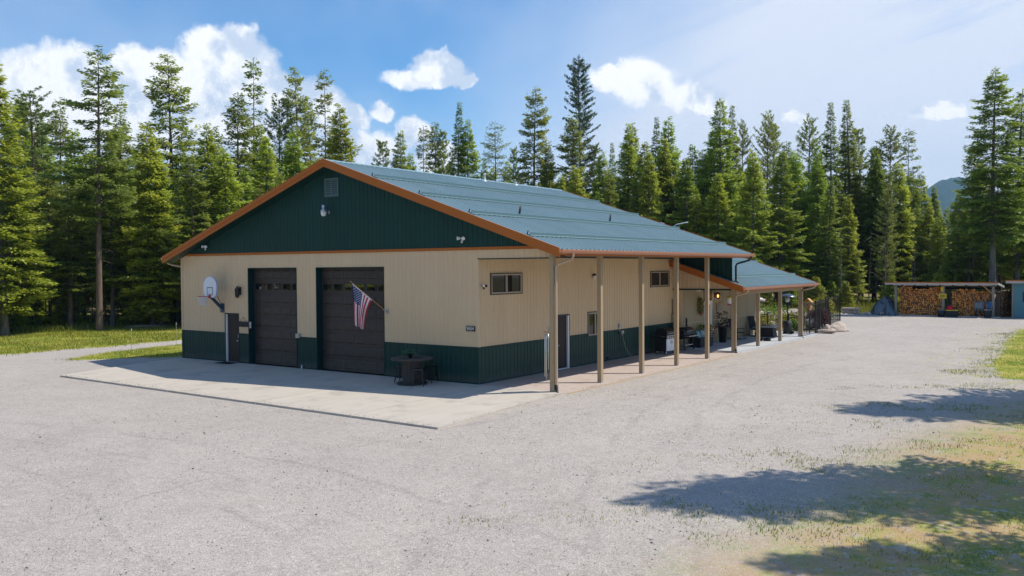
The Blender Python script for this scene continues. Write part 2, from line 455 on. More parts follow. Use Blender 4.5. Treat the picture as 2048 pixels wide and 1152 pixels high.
class MB:
    """collects vertices and faces of ONE object"""
    def __init__(s): s.v = []; s.f = []; s.mi = []; s.cur = 0; s.smooth = []
    def add(s, vs, fs, smooth=False):
        o = len(s.v)
        s.v += [tuple(p) for p in vs]
        for f in fs:
            s.f.append(tuple(i + o for i in f)); s.mi.append(s.cur); s.smooth.append(smooth)
        return s
    def box(s, x0, x1, y0, y1, z0, z1):
        return s.add([(x0, y0, z0), (x1, y0, z0), (x1, y1, z0), (x0, y1, z0), (x0, y0, z1), (x1, y0, z1), (x1, y1, z1), (x0, y1, z1)],
                     [(0, 3, 2, 1), (4, 5, 6, 7), (0, 1, 5, 4), (1, 2, 6, 5), (2, 3, 7, 6), (3, 0, 4, 7)])
    def cbox(s, c, d, rot=None):
        h = Vector(d) / 2
        M = (rot or Matrix.Identity(3))
        if not isinstance(M, Matrix): M = Euler(M).to_matrix()
        vs = [Vector(c) + M @ Vector((sx * h.x, sy * h.y, sz * h.z)) for sx, sy, sz in
              ((-1, -1, -1), (1, -1, -1), (1, 1, -1), (-1, 1, -1), (-1, -1, 1), (1, -1, 1), (1, 1, 1), (-1, 1, 1))]
        return s.add(vs, [(0, 3, 2, 1), (4, 5, 6, 7), (0, 1, 5, 4), (1, 2, 6, 5), (2, 3, 7, 6), (3, 0, 4, 7)])
    def tube(s, pts, r, n=8, cap=True, smooth=True):
        pts = [Vector(p) for p in pts]
        rs = r if isinstance(r, (list, tuple)) else [r] * len(pts)
        vs = []; fs = []
        a = None
        for i, p in enumerate(pts):
            d = (pts[min(i + 1, len(pts) - 1)] - pts[max(i - 1, 0)])
            if a is None: a, b = frame_of(d)
            else:
                dn = d.normalized(); a = (a - dn * a.dot(dn)).normalized(); b = a.cross(dn)
            for k in range(n):
                t = 2 * math.pi * (k + .5) / n
                vs.append(p + (a * math.cos(t) + b * math.sin(t)) * rs[i])
        for i in range(len(pts) - 1):
            for k in range(n):
                fs.append((i * n + k, i * n + (k + 1) % n, (i + 1) * n + (k + 1) % n, (i + 1) * n + k))
        s.add(vs, fs, smooth)
        if cap:
            o = len(s.v) - len(vs)
            s.f.append(tuple(o + k for k in range(n))[::-1]); s.mi.append(s.cur); s.smooth.append(False)
            s.f.append(tuple(o + (len(pts) - 1) * n + k for k in range(n))); s.mi.append(s.cur); s.smooth.append(False)
        return s
    def lathe(s, prof, c=(0, 0, 0), n=20, smooth=True):
        vs = [(c[0] + r * math.cos(2 * math.pi * k / n), c[1] + r * math.sin(2 * math.pi * k / n), c[2] + z) for r, z in prof for k in range(n)]
        fs = [(i * n + k, i * n + (k + 1) % n, (i + 1) * n + (k + 1) % n, (i + 1) * n + k) for i in range(len(prof) - 1) for k in range(n)]
        s.add(vs, fs, smooth)
        o = len(s.v) - len(vs)
        if prof[0][0] > 1e-4: s.f.append(tuple(o + k for k in range(n))[::-1]); s.mi.append(s.cur); s.smooth.append(False)
        if prof[-1][0] > 1e-4: s.f.append(tuple(o + (len(prof) - 1) * n + k for k in range(n))); s.mi.append(s.cur); s.smooth.append(False)
        return s
    def prism(s, poly, axis, lo, hi):
        """2-D polygon extruded along an axis; poly in the two other axes (x: y,z / y: x,z / z: x,y)"""
        def P(p, t):
            return {'x': (t, p[0], p[1]), 'y': (p[0], t, p[1]), 'z': (p[0], p[1], t)}[axis]
        n = len(poly)
        s.add([P(p, lo) for p in poly] + [P(p, hi) for p in poly],
              [tuple(range(n))[::-1], tuple(range(n, 2 * n))] + [(k, (k + 1) % n, n + (k + 1) % n, n + k) for k in range(n)])
        return s
    def blob(s, c, r, seed=0, rough=0.25, sub=2, squash=(1, 1, 1)):
        bm = bmesh.new()
        bmesh.ops.create_icosphere(bm, subdivisions=sub, radius=1.0)
        rg = random.Random(seed)
        dirs = [(Vector((rg.uniform(-1, 1), rg.uniform(-1, 1), rg.uniform(-1, 1))).normalized(), rg.uniform(-rough, rough)) for _ in range(14)]
        vs = []
        for v in bm.verts:
            k = 1.0
            for dv, am in dirs:
                k += am * max(0.0, v.co.dot(dv)) ** 3
            k += rg.uniform(-rough, rough) * 0.18
            vs.append((c[0] + v.co.x * k * r * squash[0], c[1] + v.co.y * k * r * squash[1], c[2] + v.co.z * k * r * squash[2]))
        s.add(vs, [tuple(v.index for v in f.verts) for f in bm.faces], False)
        bm.free()
        return s
    def mesh(s, name, mats):
        me = bpy.data.meshes.new(name)
        me.from_pydata(s.v, [], s.f)
        for m in ([mats] if isinstance(mats, str) else mats):
            me.materials.append(MATS[m])
        if any(s.mi): me.polygons.foreach_set('material_index', s.mi)
        if any(s.smooth): me.polygons.foreach_set('use_smooth', s.smooth)
        bm = bmesh.new(); bm.from_mesh(me); bmesh.ops.recalc_face_normals(bm, faces=bm.faces); bm.to_mesh(me); bm.free()
        me.update()
        return me
    def build(s, name, mats, parent=None, label=None):
        o = link(name, s.mesh(name, mats), parent)
        if label: o['label'] = label
        return o

def np_mesh(name, V, F, m, tip=None, smooth=False):
    """fast mesh from numpy arrays: V (n,3), F (m,k)"""
    me = bpy.data.meshes.new(name)
    V = np.asarray(V, np.float32); F = np.asarray(F, np.int32)
    k = F.shape[1]
    me.vertices.add(len(V)); me.vertices.foreach_set('co', V.ravel())
    me.loops.add(F.size); me.loops.foreach_set('vertex_index', F.ravel())
    me.polygons.add(len(F))
    me.polygons.foreach_set('loop_start', np.arange(0, F.size, k, dtype=np.int32))
    if smooth: me.polygons.foreach_set('use_smooth', np.ones(len(F), bool))
    me.update(calc_edges=True)
    if tip is not None:
        at = me.attributes.new('tip', 'FLOAT', 'POINT')
        at.data.foreach_set('value', np.asarray(tip, np.float32))
    if m: me.materials.append(MATS[m])
    return me
def sstep(x, a, b):
    t = np.clip((x - a) / (b - a), 0, 1)
    return t * t * (3 - 2 * t)
# ------------------------------------------------------------------ the setting: ground, paths, slabs, far hills
def seg_dist(x, y, poly, closed=True):
    """signed distance to a polygon (negative inside), numpy"""
    P = np.array(poly, float); n = len(P)
    d = np.full(x.shape, 1e9); inside = np.zeros(x.shape, bool)
    for i in range(n):
        a, b = P[i], P[(i + 1) % n]
        ab = b - a
        t = np.clip(((x - a[0]) * ab[0] + (y - a[1]) * ab[1]) / (ab @ ab), 0, 1)
        d = np.minimum(d, np.hypot(x - a[0] - t * ab[0], y - a[1] - t * ab[1]))
        c = ((a[1] > y) != (b[1] > y)) & (x < (b[0] - a[0]) * (y - a[1]) / (b[1] - a[1] + 1e-12) + a[0])
        inside ^= c
    return np.where(inside, -d, d)

LAWN_WEST = [(-28.3, -3.4), (-28.0, 1.0), (-28.3, 7.0), (-28.3, 60.0), (-46.5, 60.0), (-45.5, 18.0), (-44.0, 9.0), (-44.5, 2.0), (-46, -20), (-40, -20), (-31.0, -9.5)]
LAWN_SMALL = [(-23.3, -3.0), (-25.0, 0.6), (-25.7, 5.0), (-25.7, 40.0), (-18.9, 40.0), (-18.9, 1.2), (-21.0, -1.4), (-22.6, -2.9)]
LAWN_EAST = [(14.2, 17.5), (14.0, 24.0), (13.4, 33.0), (13.3, 42.0), (60, 60), (60, 11.5), (17.2, 11.6), (15.1, 12.9)]
WEEDS = [(11.6, -13.5), (12.4, -8.0), (12.4, -3.0), (14.0, 6.0), (16.0, 11.0), (40, 12), (40, -30), (15.5, -30), (13.2, -17.5)]
GARDEN = [(2.6, 30.4), (2.9, 31.5), (1.6, 36.0), (0.6, 40.2), (0.2, 45.0), (-14, 45.0), (-14, 30.6), (-2.0, 30.6)]
FOREST_W = [(-44.5, -60), (-43.6, 2.0), (-43.2, 10.0), (-44.8, 18.0), (-45.5, 48.0), (-22, 62), (-6.0, 56.5), (1.2, 57.6), (13.6, 60.5), (60, 62), (300, 300), (-300, 300), (-300, -60)]

def ground_z(x, y):
    return -0.085 - 0.115 * sstep(-y, 0.0, 7.0) * sstep(x, -40, -15)

TRACKS = [(2.0, -46.0, 33.2, 0.154), (2.0, -46.0, 34.9, 0.154), (-6.0, -60.0, 45.3, 0.121), (-6.0, -60.0, 47.2, 0.121), (52.0, 10.0, 43.6, 0.165), (52.0, 10.0, 45.3, 0.165), (40.0, -12.0, 36.0, 0.110), (-2.0, -38.0, 19.5, 0.121), (-2.0, -38.0, 21.2, 0.121), (55.0, 8.0, 49.4, 0.165)]

def ground_sheet():
    def axis(lo, hi, st, far):
        a = list(np.arange(lo, hi + 1e-6, st)); s = st
        up = []; v = hi
        while v < far: s *= 1.35; v = min(v + s, far); up.append(v)
        s = st; dn = []; v = lo
        while v > -far: s *= 1.35; v = max(v - s, -far); dn.append(v)
        return np.array(dn[::-1] + a + up)
    X = axis(-62, 34, 0.5, 4600); Y = axis(-32, 76, 0.5, 4600)
    gx, gy = np.meshgrid(X, Y)
    x = gx.ravel(); y = gy.ravel()
    rng = np.random.default_rng(3)
    z = ground_z(x, y)
    near = (np.abs(x + 14) < 60) & (np.abs(y - 20) < 60)
    bump = 0.012 * np.sin(x * 1.7 + np.sin(y * .9) * 2) + 0.012 * np.sin(y * 1.3 + x * .4)
    paved = (x > -18.6) & (x < 4.6) & (y > -7.6) & (y < 34)
    z = z + np.where(near & ~paved, bump, 0)
    V = np.stack([x, y, z], 1)
    nx, ny = len(X), len(Y)
    i = (np.arange(ny - 1)[:, None] * nx + np.arange(nx - 1)[None, :]).ravel()
    F = np.stack([i, i + 1, i + nx + 1, i + nx], 1)
    me = np_mesh('ground', V, F, None, smooth=True)
    def put(nm, val):
        at = me.attributes.new(nm, 'FLOAT', 'POINT'); at.data.foreach_set('value', np.asarray(val, np.float32))
    dl = np.minimum(np.minimum(seg_dist(x, y, LAWN_WEST), seg_dist(x, y, LAWN_SMALL)), seg_dist(x, y, LAWN_EAST))
    put('lawn', 1 - sstep(dl, -1.0, 0.9))
    put('weed', 1 - sstep(seg_dist(x, y, WEEDS), -4.2, -0.9))
    put('fringe', 1 - sstep(seg_dist(x, y, LAWN_EAST), 0.0, 4.5))
    put('forest', 1 - sstep(seg_dist(x, y, FOREST_W), -1.5, 0.8))
    put('garden', 1 - sstep(seg_dist(x, y, GARDEN), -0.4, 0.2))
    o = link('ground', me)
    tag(o, kind='structure')
    m = bpy.data.materials.new('gravel_ground'); m.use_nodes = True
    N = NT(m.node_tree); b = m.node_tree.nodes['Principled BSDF']
    b.inputs['Roughness'].default_value = 0.95; b.inputs['Specular IOR Level'].default_value = 0.25
    pos = N.n('ShaderNodeNewGeometry').outputs['Position']
    A = lambda nm: N.n('ShaderNodeAttribute', attribute_name=nm).outputs['Fac']
    # two sizes of crushed stone
    def stones(sc, stops):
        v = N.n('ShaderNodeTexVoronoi', feature='F1'); N.put(v.inputs['Vector'], pos); v.inputs['Scale'].default_value = sc
        s_ = N.n('ShaderNodeSeparateColor'); N.put(s_.inputs[0], v.outputs['Color'])
        return N.ramp(s_.outputs[0], stops), v.outputs['Distance'], s_.outputs[1]
    pal = [(0, (0.20, 0.19, 0.18)), (0.22, (0.345, 0.315, 0.29)), (0.5, (0.43, 0.385, 0.35)), (0.78, (0.48, 0.435, 0.40)), (0.93, (0.60, 0.57, 0.54)), (1, (0.26, 0.265, 0.27))]
    c1, d1, r1 = stones(64.0, pal)
    c2, d2, r2 = stones(36.0, pal)
    big = N.step(r2, 0.70, 0.74)
    c = N.mix(big, c1, c2)
    c = N.mix(0.28, c, (0.425, 0.385, 0.35))
    dd = N.m('MULTIPLY_ADD', N.m('SUBTRACT', d2, d1), big, d1)
    c = N.mix(1.0, c, N.m('SUBTRACT', 1.14, N.m('MULTIPLY', N.step(dd, 0.30, 0.75), 0.34)), 'MULTIPLY')
    l1 = N.noise(pos, 0.16, 5, 0.6); l2 = N.noise(pos, 1.1, 5, 0.65); l3 = N.noise(pos, 5.0, 4, 0.65)
    c = N.mix(1.0, c, (1.015, 0.985, 0.94), 'MULTIPLY')
    k = N.m('ADD', N.m('MULTIPLY', l1, 0.30), N.m('ADD', N.m('MULTIPLY', l2, 0.34), N.m('MULTIPLY', l3, 0.42)))
    c = N.mix(1.0, c, N.m('ADD', k, 0.47), 'MULTIPLY')
    # fine dusty sand between stones, bare damp streaks
    c = N.mix(N.m('MULTIPLY', N.step(l2, 0.52, 0.72), 0.35), c, (0.40, 0.36, 0.31))
    wv = N.v('ADD', pos, N.v('SCALE', N.noise(pos, 0.35, 3, 0.5, 0.0, 1), 1.1))
    trk = None
    for cx_, cy_, r0, wd in TRACKS:
        q = N.m('ABSOLUTE', N.m('SUBTRACT', N.v('DISTANCE', wv, (cx_, cy_, 0.3), 1), r0))
        q = N.step(q, wd, wd * 0.25)
        trk = q if trk is None else N.m('MAXIMUM', trk, q)
    brk = N.m('MULTIPLY', N.step(N.noise(pos, 0.7, 3, 0.6), 0.36, 0.60), N.step(N.noise(pos, 9.0, 3, 0.7), 0.38, 0.60))
    trk = N.m('MULTIPLY', trk, brk)
    c = N.mix(N.m('MULTIPLY', trk, 0.42), c, (0.22, 0.20, 0.18))
    # short scattered weeds and moss
    wn = N.noise(pos, 1.3, 6, 0.68)
    wn2 = N.noise(pos, 7.0, 4, 0.7)
    wk = N.m('MULTIPLY', N.step(N.m('ADD', N.m('MULTIPLY', wn, 0.75), N.m('MULTIPLY', wn2, 0.45)), 0.42, 0.56), A('weed'))
    wk = N.m('MULTIPLY', wk, N.step(N.m('ADD', N.m('MULTIPLY', N.noise(pos, 26.0, 3, 0.6), 0.6), N.m('MULTIPLY', wn2, 0.4)), 0.37, 0.49))
    c = N.mix(N.m('MULTIPLY', wk, 0.9), c, N.ramp(N.noise(pos, 1.0, 6, 0.72), [(0.38, (0.42, 0.26, 0.12)), (0.49, (0.41, 0.29, 0.09)), (0.56, (0.30, 0.29, 0.035)), (0.66, (0.15, 0.20, 0.02))]))
    fr = N.m('MULTIPLY', N.step(N.m('ADD', N.m('MULTIPLY', wn, 0.7), N.m('MULTIPLY', wn2, 0.4)), 0.52, 0.72), A('fringe'))
    c = N.mix(N.m('MULTIPLY', fr, 0.85), c, (0.36, 0.33, 0.08))
    # lawns
    edge = N.m('ADD', A('lawn'), N.m('ADD', N.m('MULTIPLY', N.m('SUBTRACT', wn2, 0.5), 1.1), N.m('MULTIPLY', N.m('SUBTRACT', wn, 0.5), 1.2)))
    lm = N.step(edge, 0.40, 0.62)
    g1 = N.noise(pos, 0.45, 5, 0.62); g2 = N.noise(pos, 3.2, 5, 0.65)
    gc = N.ramp(N.m('ADD', N.m('MULTIPLY', g1, 0.65), N.m('MULTIPLY', g2, 0.4)), [(0.36, (0.11, 0.165, 0.015)), (0.47, (0.20, 0.235, 0.022)), (0.58, (0.34, 0.31, 0.050)), (0.70, (0.48, 0.38, 0.15))])
    c = N.mix(lm, c, gc)
    # forest floor: needles, duff, patches of bright green low plants
    f1 = N.noise(pos, 0.7, 6, 0.65); f2 = N.noise(pos, 6, 5, 0.7)
    fc = N.ramp(f2, [(0.3, (0.12, 0.08, 0.05)), (0.6, (0.28, 0.19, 0.115)), (0.8, (0.40, 0.30, 0.19))])
    fc = N.mix(N.step(f1, 0.46, 0.60), fc, N.ramp(f2, [(0.3, (0.12, 0.17, 0.02)), (0.7, (0.36, 0.36, 0.05))]))
    fm = N.step(N.m('ADD', A('forest'), N.m('MULTIPLY', N.m('SUBTRACT', f2, 0.5), 0.6)), 0.4, 0.62)
    c = N.mix(fm, c, fc)
    c = N.mix(A('garden'), c, N.ramp(f2, [(0.3, (0.10, 0.085, 0.05)), (0.6, (0.22, 0.20, 0.10)), (0.8, (0.30, 0.28, 0.22))]))
    N.put(b.inputs['Base Color'], c)
    bn = N.n('ShaderNodeBump'); bn.inputs['Strength'].default_value = 0.40; bn.inputs['Distance'].default_value = 0.018
    h = N.m('SUBTRACT', N.m('MULTIPLY', l3, 1.2), N.m('MULTIPLY', dd, 0.9))
    N.put(bn.inputs['Height'], h); N.put(b.inputs['Normal'], bn.outputs[0])
    me.materials.append(m)
ground_sheet()

# poured slabs: top follows the fall of the apron, edges stand a few cm out of the gravel
def slab(name, poly, zs, m, depth=0.22):
    b = MB(); n = len(poly)
    b.add([(p[0], p[1], z) for p, z in zip(poly, zs)] + [(p[0], p[1], z - depth) for p, z in zip(poly, zs)],
          [tuple(range(n)), tuple(range(n, 2 * n))[::-1]] + [(k, (k + 1) % n, n + (k + 1) % n, n + k) for k in range(n)])
    return tag(b.build(name, m), kind='structure')
JX = [-18.13, -12.4, -9.25, -4.2, 0.0, 3.79]
def apron():
    # front edge from (-17.2,-6.35) to (3.79,-6.77); saw-cut joints divide it into pours
    fx = lambda x: -6.35 + (x + 17.16) * (-0.42 / 20.95)
    left = [(-18.13, 0.0), (-17.72, -3.45), (-17.16, -6.35)]
    xs = [-12.4, -9.25, -4.2, 0.35, 3.79]
    z = lambda y: -0.0205 * -y
    g = 0.014
    for i, (a, b_) in enumerate(zip([None] + xs[:-1], xs)):
        if a is None: poly = [left[0], left[1], left[2], (b_ - g, fx(b_)), (b_ - g, 0.0)]
        else: poly = [(a + g, 0.0), (a + g, fx(a)), (b_ - g, fx(b_)), (b_ - g, 0.0)]
        poly = [(min(p[0], 3.62 + 0.17 * min(1, -p[1] / 6.7)), p[1]) for p in poly]
        slab('apron_slab', poly[::-1] if False else poly, [z(p[1]) for p in poly], 'concrete')
apron()
for a, b_ in ((0.012, 5.5), (5.516, 11.0), (11.016, 16.4)):
    slab('porch_slab', [(0.0, a), (3.62, a), (3.62, b_), (0.0, b_)], [0, -0.062, -0.062, 0], 'concrete_pink')
slab('porch_curb', [(3.62, 0.2), (3.70, 0.2), (3.70, 16.4), (3.62, 16.4)], [-0.072] * 4, 'curb_tan', 0.2)
for a, b_ in ((16.42, 22.0), (22.016, 29.9)):
    slab('patio_slab', [(0.5, a), (3.46, a), (3.46, b_), (0.5, b_)], [0.05, 0.02, 0.02, 0.05], 'concrete_blue')
slab('pool_deck', [(-14, 27.56), (0.488, 27.56), (0.488, 29.9), (-14, 29.9)], [0.03] * 4, 'concrete_blue')
slab('pool_deck', [(-14, 29.916), (3.42, 29.916), (2.9, 31.2), (-14, 31.2)], [0.0] * 4, 'concrete_blue')

# far wooded hills
def hills():
    rng = np.random.default_rng(5)
    n = 700; k = 26
    az = np.linspace(-1.75, 0.75, n)
    prof = 95 + 40 * np.sin(az * 5 + 1) + 25 * np.sin(az * 13 + .4) + 9 * np.sin(az * 37)
    prof += 235 * np.exp(-(np.abs(az + 0.150) / 0.052) ** 2.6)
    D0 = 3600
    V = []
    for j in range(k):
        t = j / (k - 1)
        r = D0 - 1500 + 1500 * t
        h = prof * sstep(np.array(t), 0, 1) + rng.normal(0, 2.2, n) * (t > .1)
        V.append(np.stack([CAM[0] + r * np.sin(az), CAM[1] + r * np.cos(az), h - 3], 1))
    for t in (1.25, 1.6):
        r = D0 - 1500 + 1500 * t
        V.append(np.stack([CAM[0] + r * np.sin(az), CAM[1] + r * np.cos(az), prof * (1.6 - t) * 1.5 - 5], 1))
    V = np.concatenate(V); kk = k + 2
    i = (np.arange(kk - 1)[:, None] * n + np.arange(n - 1)[None, :]).ravel()
    F = np.stack([i, i + 1, i + n + 1, i + n], 1)
    me = np_mesh('hills', V, F, None, smooth=True)
    m = bpy.data.materials.new('wooded_hill'); m.use_nodes = True
    N = NT(m.node_tree); b = m.node_tree.nodes['Principled BSDF']; b.inputs['Roughness'].default_value = 1
    b.inputs['Specular IOR Level'].default_value = 0.1
    pos = N.n('ShaderNodeNewGeometry').outputs['Position']
    mp = N.n('ShaderNodeMapping'); mp.inputs['Scale'].default_value = (1, 1, 0.35); N.put(mp.inputs['Vector'], pos)
    N.put(b.inputs['Base Color'], N.ramp(N.noise(mp.outputs[0], 0.035, 6, 0.7), [(0.3, (0.018, 0.040, 0.026)), (0.7, (0.05, 0.085, 0.045))]))
    me.materials.append(m)
    tag(link('hills', me), kind='structure')
hills()

# summer air: one closed box of very thin even haze round everything, clouds and sky outside it
def haze():
    b = MB(); b.box(-4800, 4800, -4800, 4800, -3.0, 520)
    m = bpy.data.materials.new('haze'); m.use_nodes = True
    t = m.node_tree; t.nodes.clear(); N = NT(t)
    o = N.n('ShaderNodeOutputMaterial'); v = N.n('ShaderNodeVolumePrincipled')
    v.inputs['Color'].default_value = (0.40, 0.68, 1.0, 1)
    v.inputs['Density'].default_value = HAZE
    v.inputs['Anisotropy'].default_value = 0.0
    t.links.new(v.outputs[0], o.inputs['Volume'])
    MATS['haze'] = m
    tag(b.build('haze', 'haze'), kind='stuff')
HAZE = 0.000125
haze()
# ------------------------------------------------------------------ the barn
barn = thing('pole_barn', 'long tan and dark green pole barn with teal metal roof and two brown garage doors', 'barn')
XL, XR, XM, YE = -18.01, 3.24, -7.385, 16.5
RZ = lambda x: 8.64 - 0.339 * abs(x - XM)                    # top of main roof
WZ = lambda x: 7.03 - 0.339 * abs(x - XM)                    # top of the wing roof
def profile(a, b, pitch=0.2286, h=0.018):
    """rib profile between a and b: list of (s, out)"""
    pts = [(a, None), (b, None)]
    k0 = math.floor(a / pitch) - 1
    ribs = []
    for k in range(k0, math.ceil(b / pitch) + 2):
        s = k * pitch
        ribs += [(s + .150, 0), (s + .150 + .9 * h, h), (s + .185 + .9 * h, h), (s + .185 + 1.8 * h, 0)]
    def out(s):
        for (p, o), (q, r) in zip(ribs, ribs[1:]):
            if p <= s <= q: return o + (r - o) * (s - p) / (q - p)
        return 0
    res = [(a, out(a))] + [r for r in ribs if a + 1e-4 < r[0] < b - 1e-4] + [(b, out(b))]
    return res
def sheet(P, a, b, zb, zt):
    m = MB(); pr = profile(a, b)
    vs = []
    for s, o in pr:
        vs += [P(s, zb(s) if callable(zb) else zb, o), P(s, zt(s) if callable(zt) else zt, o)]
    m.add(vs, [(2 * i, 2 * i + 2, 2 * i + 3, 2 * i + 1) for i in range(len(pr) - 1)])
    return m
def siding(name, mt, P, s0, s1, zb, zt, holes=(), pw=0.9144, parent=None):
    k = math.floor(s0 / pw + 1e-6)
    cuts = {s0, s1}
    while k * pw < s1:
        if k * pw > s0 + .03 and k * pw < s1 - .03: cuts.add(k * pw)
        k += 1
    for h in holes:
        for e in h[:2]:
            if s0 < e < s1: cuts.add(e)
    cuts = sorted(cuts)
    for a, b in zip(cuts, cuts[1:]):
        if b - a < .004: continue
        mid = (a + b) / 2
        spans = [(zb, zt)]
        for h in holes:
            if h[0] <= mid <= h[1]:
                new = []
                for lo, hi in spans:
                    hi_v = hi(mid) if callable(hi) else hi
                    if h[2] > lo + .01: new.append((lo, min(h[2], hi_v) if not callable(hi) or h[2] < hi_v else hi))
                    if h[3] < hi_v - .01: new.append((max(h[3], lo), hi))
                spans = new if (h[3] > (zb if not callable(zb) else 0)) else spans
        for lo, hi in spans:
            hv = hi(mid) if callable(hi) else hi
            if hv - lo > .02:
                sheet(P, a, b, lo, hi).build(name, mt, parent or barn)
PF = lambda s, z, o: (s, -o, z)                               # gable front, faces -Y
PS = lambda s, z, o: (o, s, z)                                # porch side wall, faces +X
G1 = (-12.97, -9.80, 0.0, 4.27); G2 = (-8.52, -4.68, 0.0, 4.27)
MD = (-14.70, -13.69, 0.0, 2.25)
SD = (5.28, 6.22, 0.0, 2.27)
W1 = (0.76, 2.74, 3.26, 4.00); W2 = (7.80, 9.05, 1.24, 2.24); W3 = (13.9, 15.95, 3.25, 3.98)
fh = [G1, G2, MD]; sh = [SD, W1, W2, W3]
siding('siding_panel', 'tan_steel', PF, XL, -0.0, 1.345, 4.88, fh)
siding('siding_panel', 'tan_steel', PF, 0.0, 3.16, 4.57, 4.88)
siding('wainscot_panel', 'green_steel', PF, XL, -0.0, 0.0, 1.32, fh)
siding('gable_panel', 'green_steel', PF, XL, 3.2, 4.985, lambda s: RZ(s) - 0.20)
siding('siding_panel', 'tan_steel', PS, 0.0, YE, 1.345, 4.64, sh)
siding('wainscot_panel', 'green_steel', PS, 0.0, YE, 0.0, 1.32, sh)
# hidden west and rear walls close the box
PW = lambda s, z, o: (XL - o, s, z)
siding('siding_panel', 'tan_steel', PW, 0, YE, 1.345, 4.95, pw=5.5)
siding('wainscot_panel', 'green_steel', PW, 0, YE, 0.0, 1.32, pw=5.5)
PE = lambda s, z, o: (s, YE + 0.06 - o, z)
siding('gable_panel', 'green_steel', PE, XL, 3.16, 3.4, lambda s: RZ(s) - 0.16)
# dark liner behind doors and windows
b = MB(); b.box(XL + .06, -0.06, 0.42, 0.44, 0, 4.8); b.build('liner', 'dark_trim', barn)

# trim
t = MB(); t.box(XL - .02, 2.56, -.045, -0.019, 4.88, 4.982); t.build('belt_trim', 'copper_trim', barn)
t = MB(); t.box(XL, -14.72, -.027, -.0, 1.318, 1.352); t.box(-13.67, -12.99, -.027, 0, 1.318, 1.352); t.box(-9.78, -8.54, -.027, 0, 1.318, 1.352); t.box(-4.66, 0.027, -.027, 0, 1.318, 1.352)
t.box(0.0, 0.027, 0.0, 5.26, 1.318, 1.352); t.box(0.0, 0.027, 6.24, 7.78, 1.318, 1.352); t.box(0.0, 0.027, 9.07, YE, 1.318, 1.352)
t.build('wainscot_cap', 'green_trim', barn)
t = MB(); t.box(-.09, .022, -.022, -.0195, 1.352, 4.56); t.box(.0195, .022, -.0195, .09, 1.352, 4.56); t.build('corner_trim', 'tan_steel', barn)
t = MB(); t.box(-.09, .022, -.022, -.0195, 0, 1.318); t.box(.0195, .022, -.0195, .09, 0, 1.318); t.build('corner_trim', 'green_steel', barn)
t = MB(); t.box(XL - .022, XL + .09, -.022, -.0195, 1.352, 4.88); t.build('corner_trim', 'tan_steel', barn)
t = MB(); t.box(XL - .022, XL + .09, -.022, -.0195, 0, 1.318); t.build('corner_trim', 'green_steel', barn)
t = MB(); t.box(-.0, 3.17, -.026, .02, 4.535, 4.572); t.build('header_trim', 'green_trim', barn)
t = MB(); t.box(0.0, .03, 0.02, YE, 4.62, 4.66); t.build('header_trim', 'green_trim', barn)
t = MB()
for g in (G1, G2):
    t.box(g[0] - .03, g[0], -.026, .33, 0, g[3]); t.box(g[1], g[1] + .03, -.026, .33, 0, g[3]); t.box(g[0] - .03, g[1] + .03, -.026, .33, g[3], g[3] + .03)
t.build('door_jamb', 'green_trim', barn)
t = MB(); t.box(XL, -14.72, -.024, 0, 0, .05); t.box(-13.67, -12.99, -.024, 0, 0, .05); t.box(-9.78, -8.54, -.024, 0, 0, .05); t.box(-4.66, -.02, -.024, 0, 0, .05)
t.box(0, .024, .02, 5.26, 0, .05); t.box(0, .024, 6.24, YE, 0, .05); t.build('base_trim', 'green_trim', barn)

# overhead doors: eight hinged sections of raised panels, second section from the top glazed
def garage_door(g, cols):
    x0, x1 = g[0] + .002, g[1] - .002
    d = MB(); n = 8; hh = 4.25 / n
    for i in range(n):
        z0 = .015 + i * hh
        d.box(x0, x1, .30, .36, z0 + .006, z0 + hh - .006)
        d.box(x0, x1, .318, .35, z0 - .006, z0 + .006)
    door = d.build('garage_door', 'garage_brown', barn)
    cw = (x1 - x0) / cols
    pan = MB()
    w, h = cw - .11, hh - .17
    def frustum(m, w, h, y0, y1, ins):
        a = [(-w / 2, y0, -h / 2), (w / 2, y0, -h / 2), (w / 2, y0, h / 2), (-w / 2, y0, h / 2)]
        c = [(-w / 2 + ins, y1, -h / 2 + ins), (w / 2 - ins, y1, -h / 2 + ins), (w / 2 - ins, y1, h / 2 - ins), (-w / 2 + ins, y1, h / 2 - ins)]
        m.add(a + c, [(4, 5, 6, 7), (0, 1, 5, 4), (1, 2, 6, 5), (2, 3, 7, 6), (3, 0, 4, 7)])
    # raised moulding ring and a field inside it
    r = .03
    frustum(pan, w, h, .2995, .2995 - .028, .04)
    me = pan.mesh('door_panel', 'garage_brown')
    gl = MB(); gl.box(-cw * .36, cw * .36, .286, .293, -.135, .135); gme = gl.mesh('window_pane', 'garage_glass')
    fr = MB(); W_, H_ = cw * .36, .135
    for (a, b_, c, e) in ((-W_ - .035, W_ + .035, H_, H_ + .035), (-W_ - .035, W_ + .035, -H_ - .035, -H_), (-W_ - .035, -W_, -H_, H_), (W_, W_ + .035, -H_, H_)):
        fr.box(a, b_, .276, .298, c, e)
    fme = fr.mesh('window_surround', 'garage_brown')
    for i in range(n):
        for j in range(cols):
            x, z = x0 + (j + .5) * cw, .015 + (i + .5) * hh
            if i == n - 2:
                for nm, q in (('window_pane', gme), ('window_surround', fme)):
                    o = link(nm, q, door); o.location = (x, 0, z)
            else:
                o = link('door_panel', me, door); o.location = (x, 0, z)
    s = MB(); s.box(x0 + .1, x0 + .24, .27, .30, .72, .80); s.build('lift_handle', 'black_metal', door)
garage_door(G1, 5); garage_door(G2, 6)

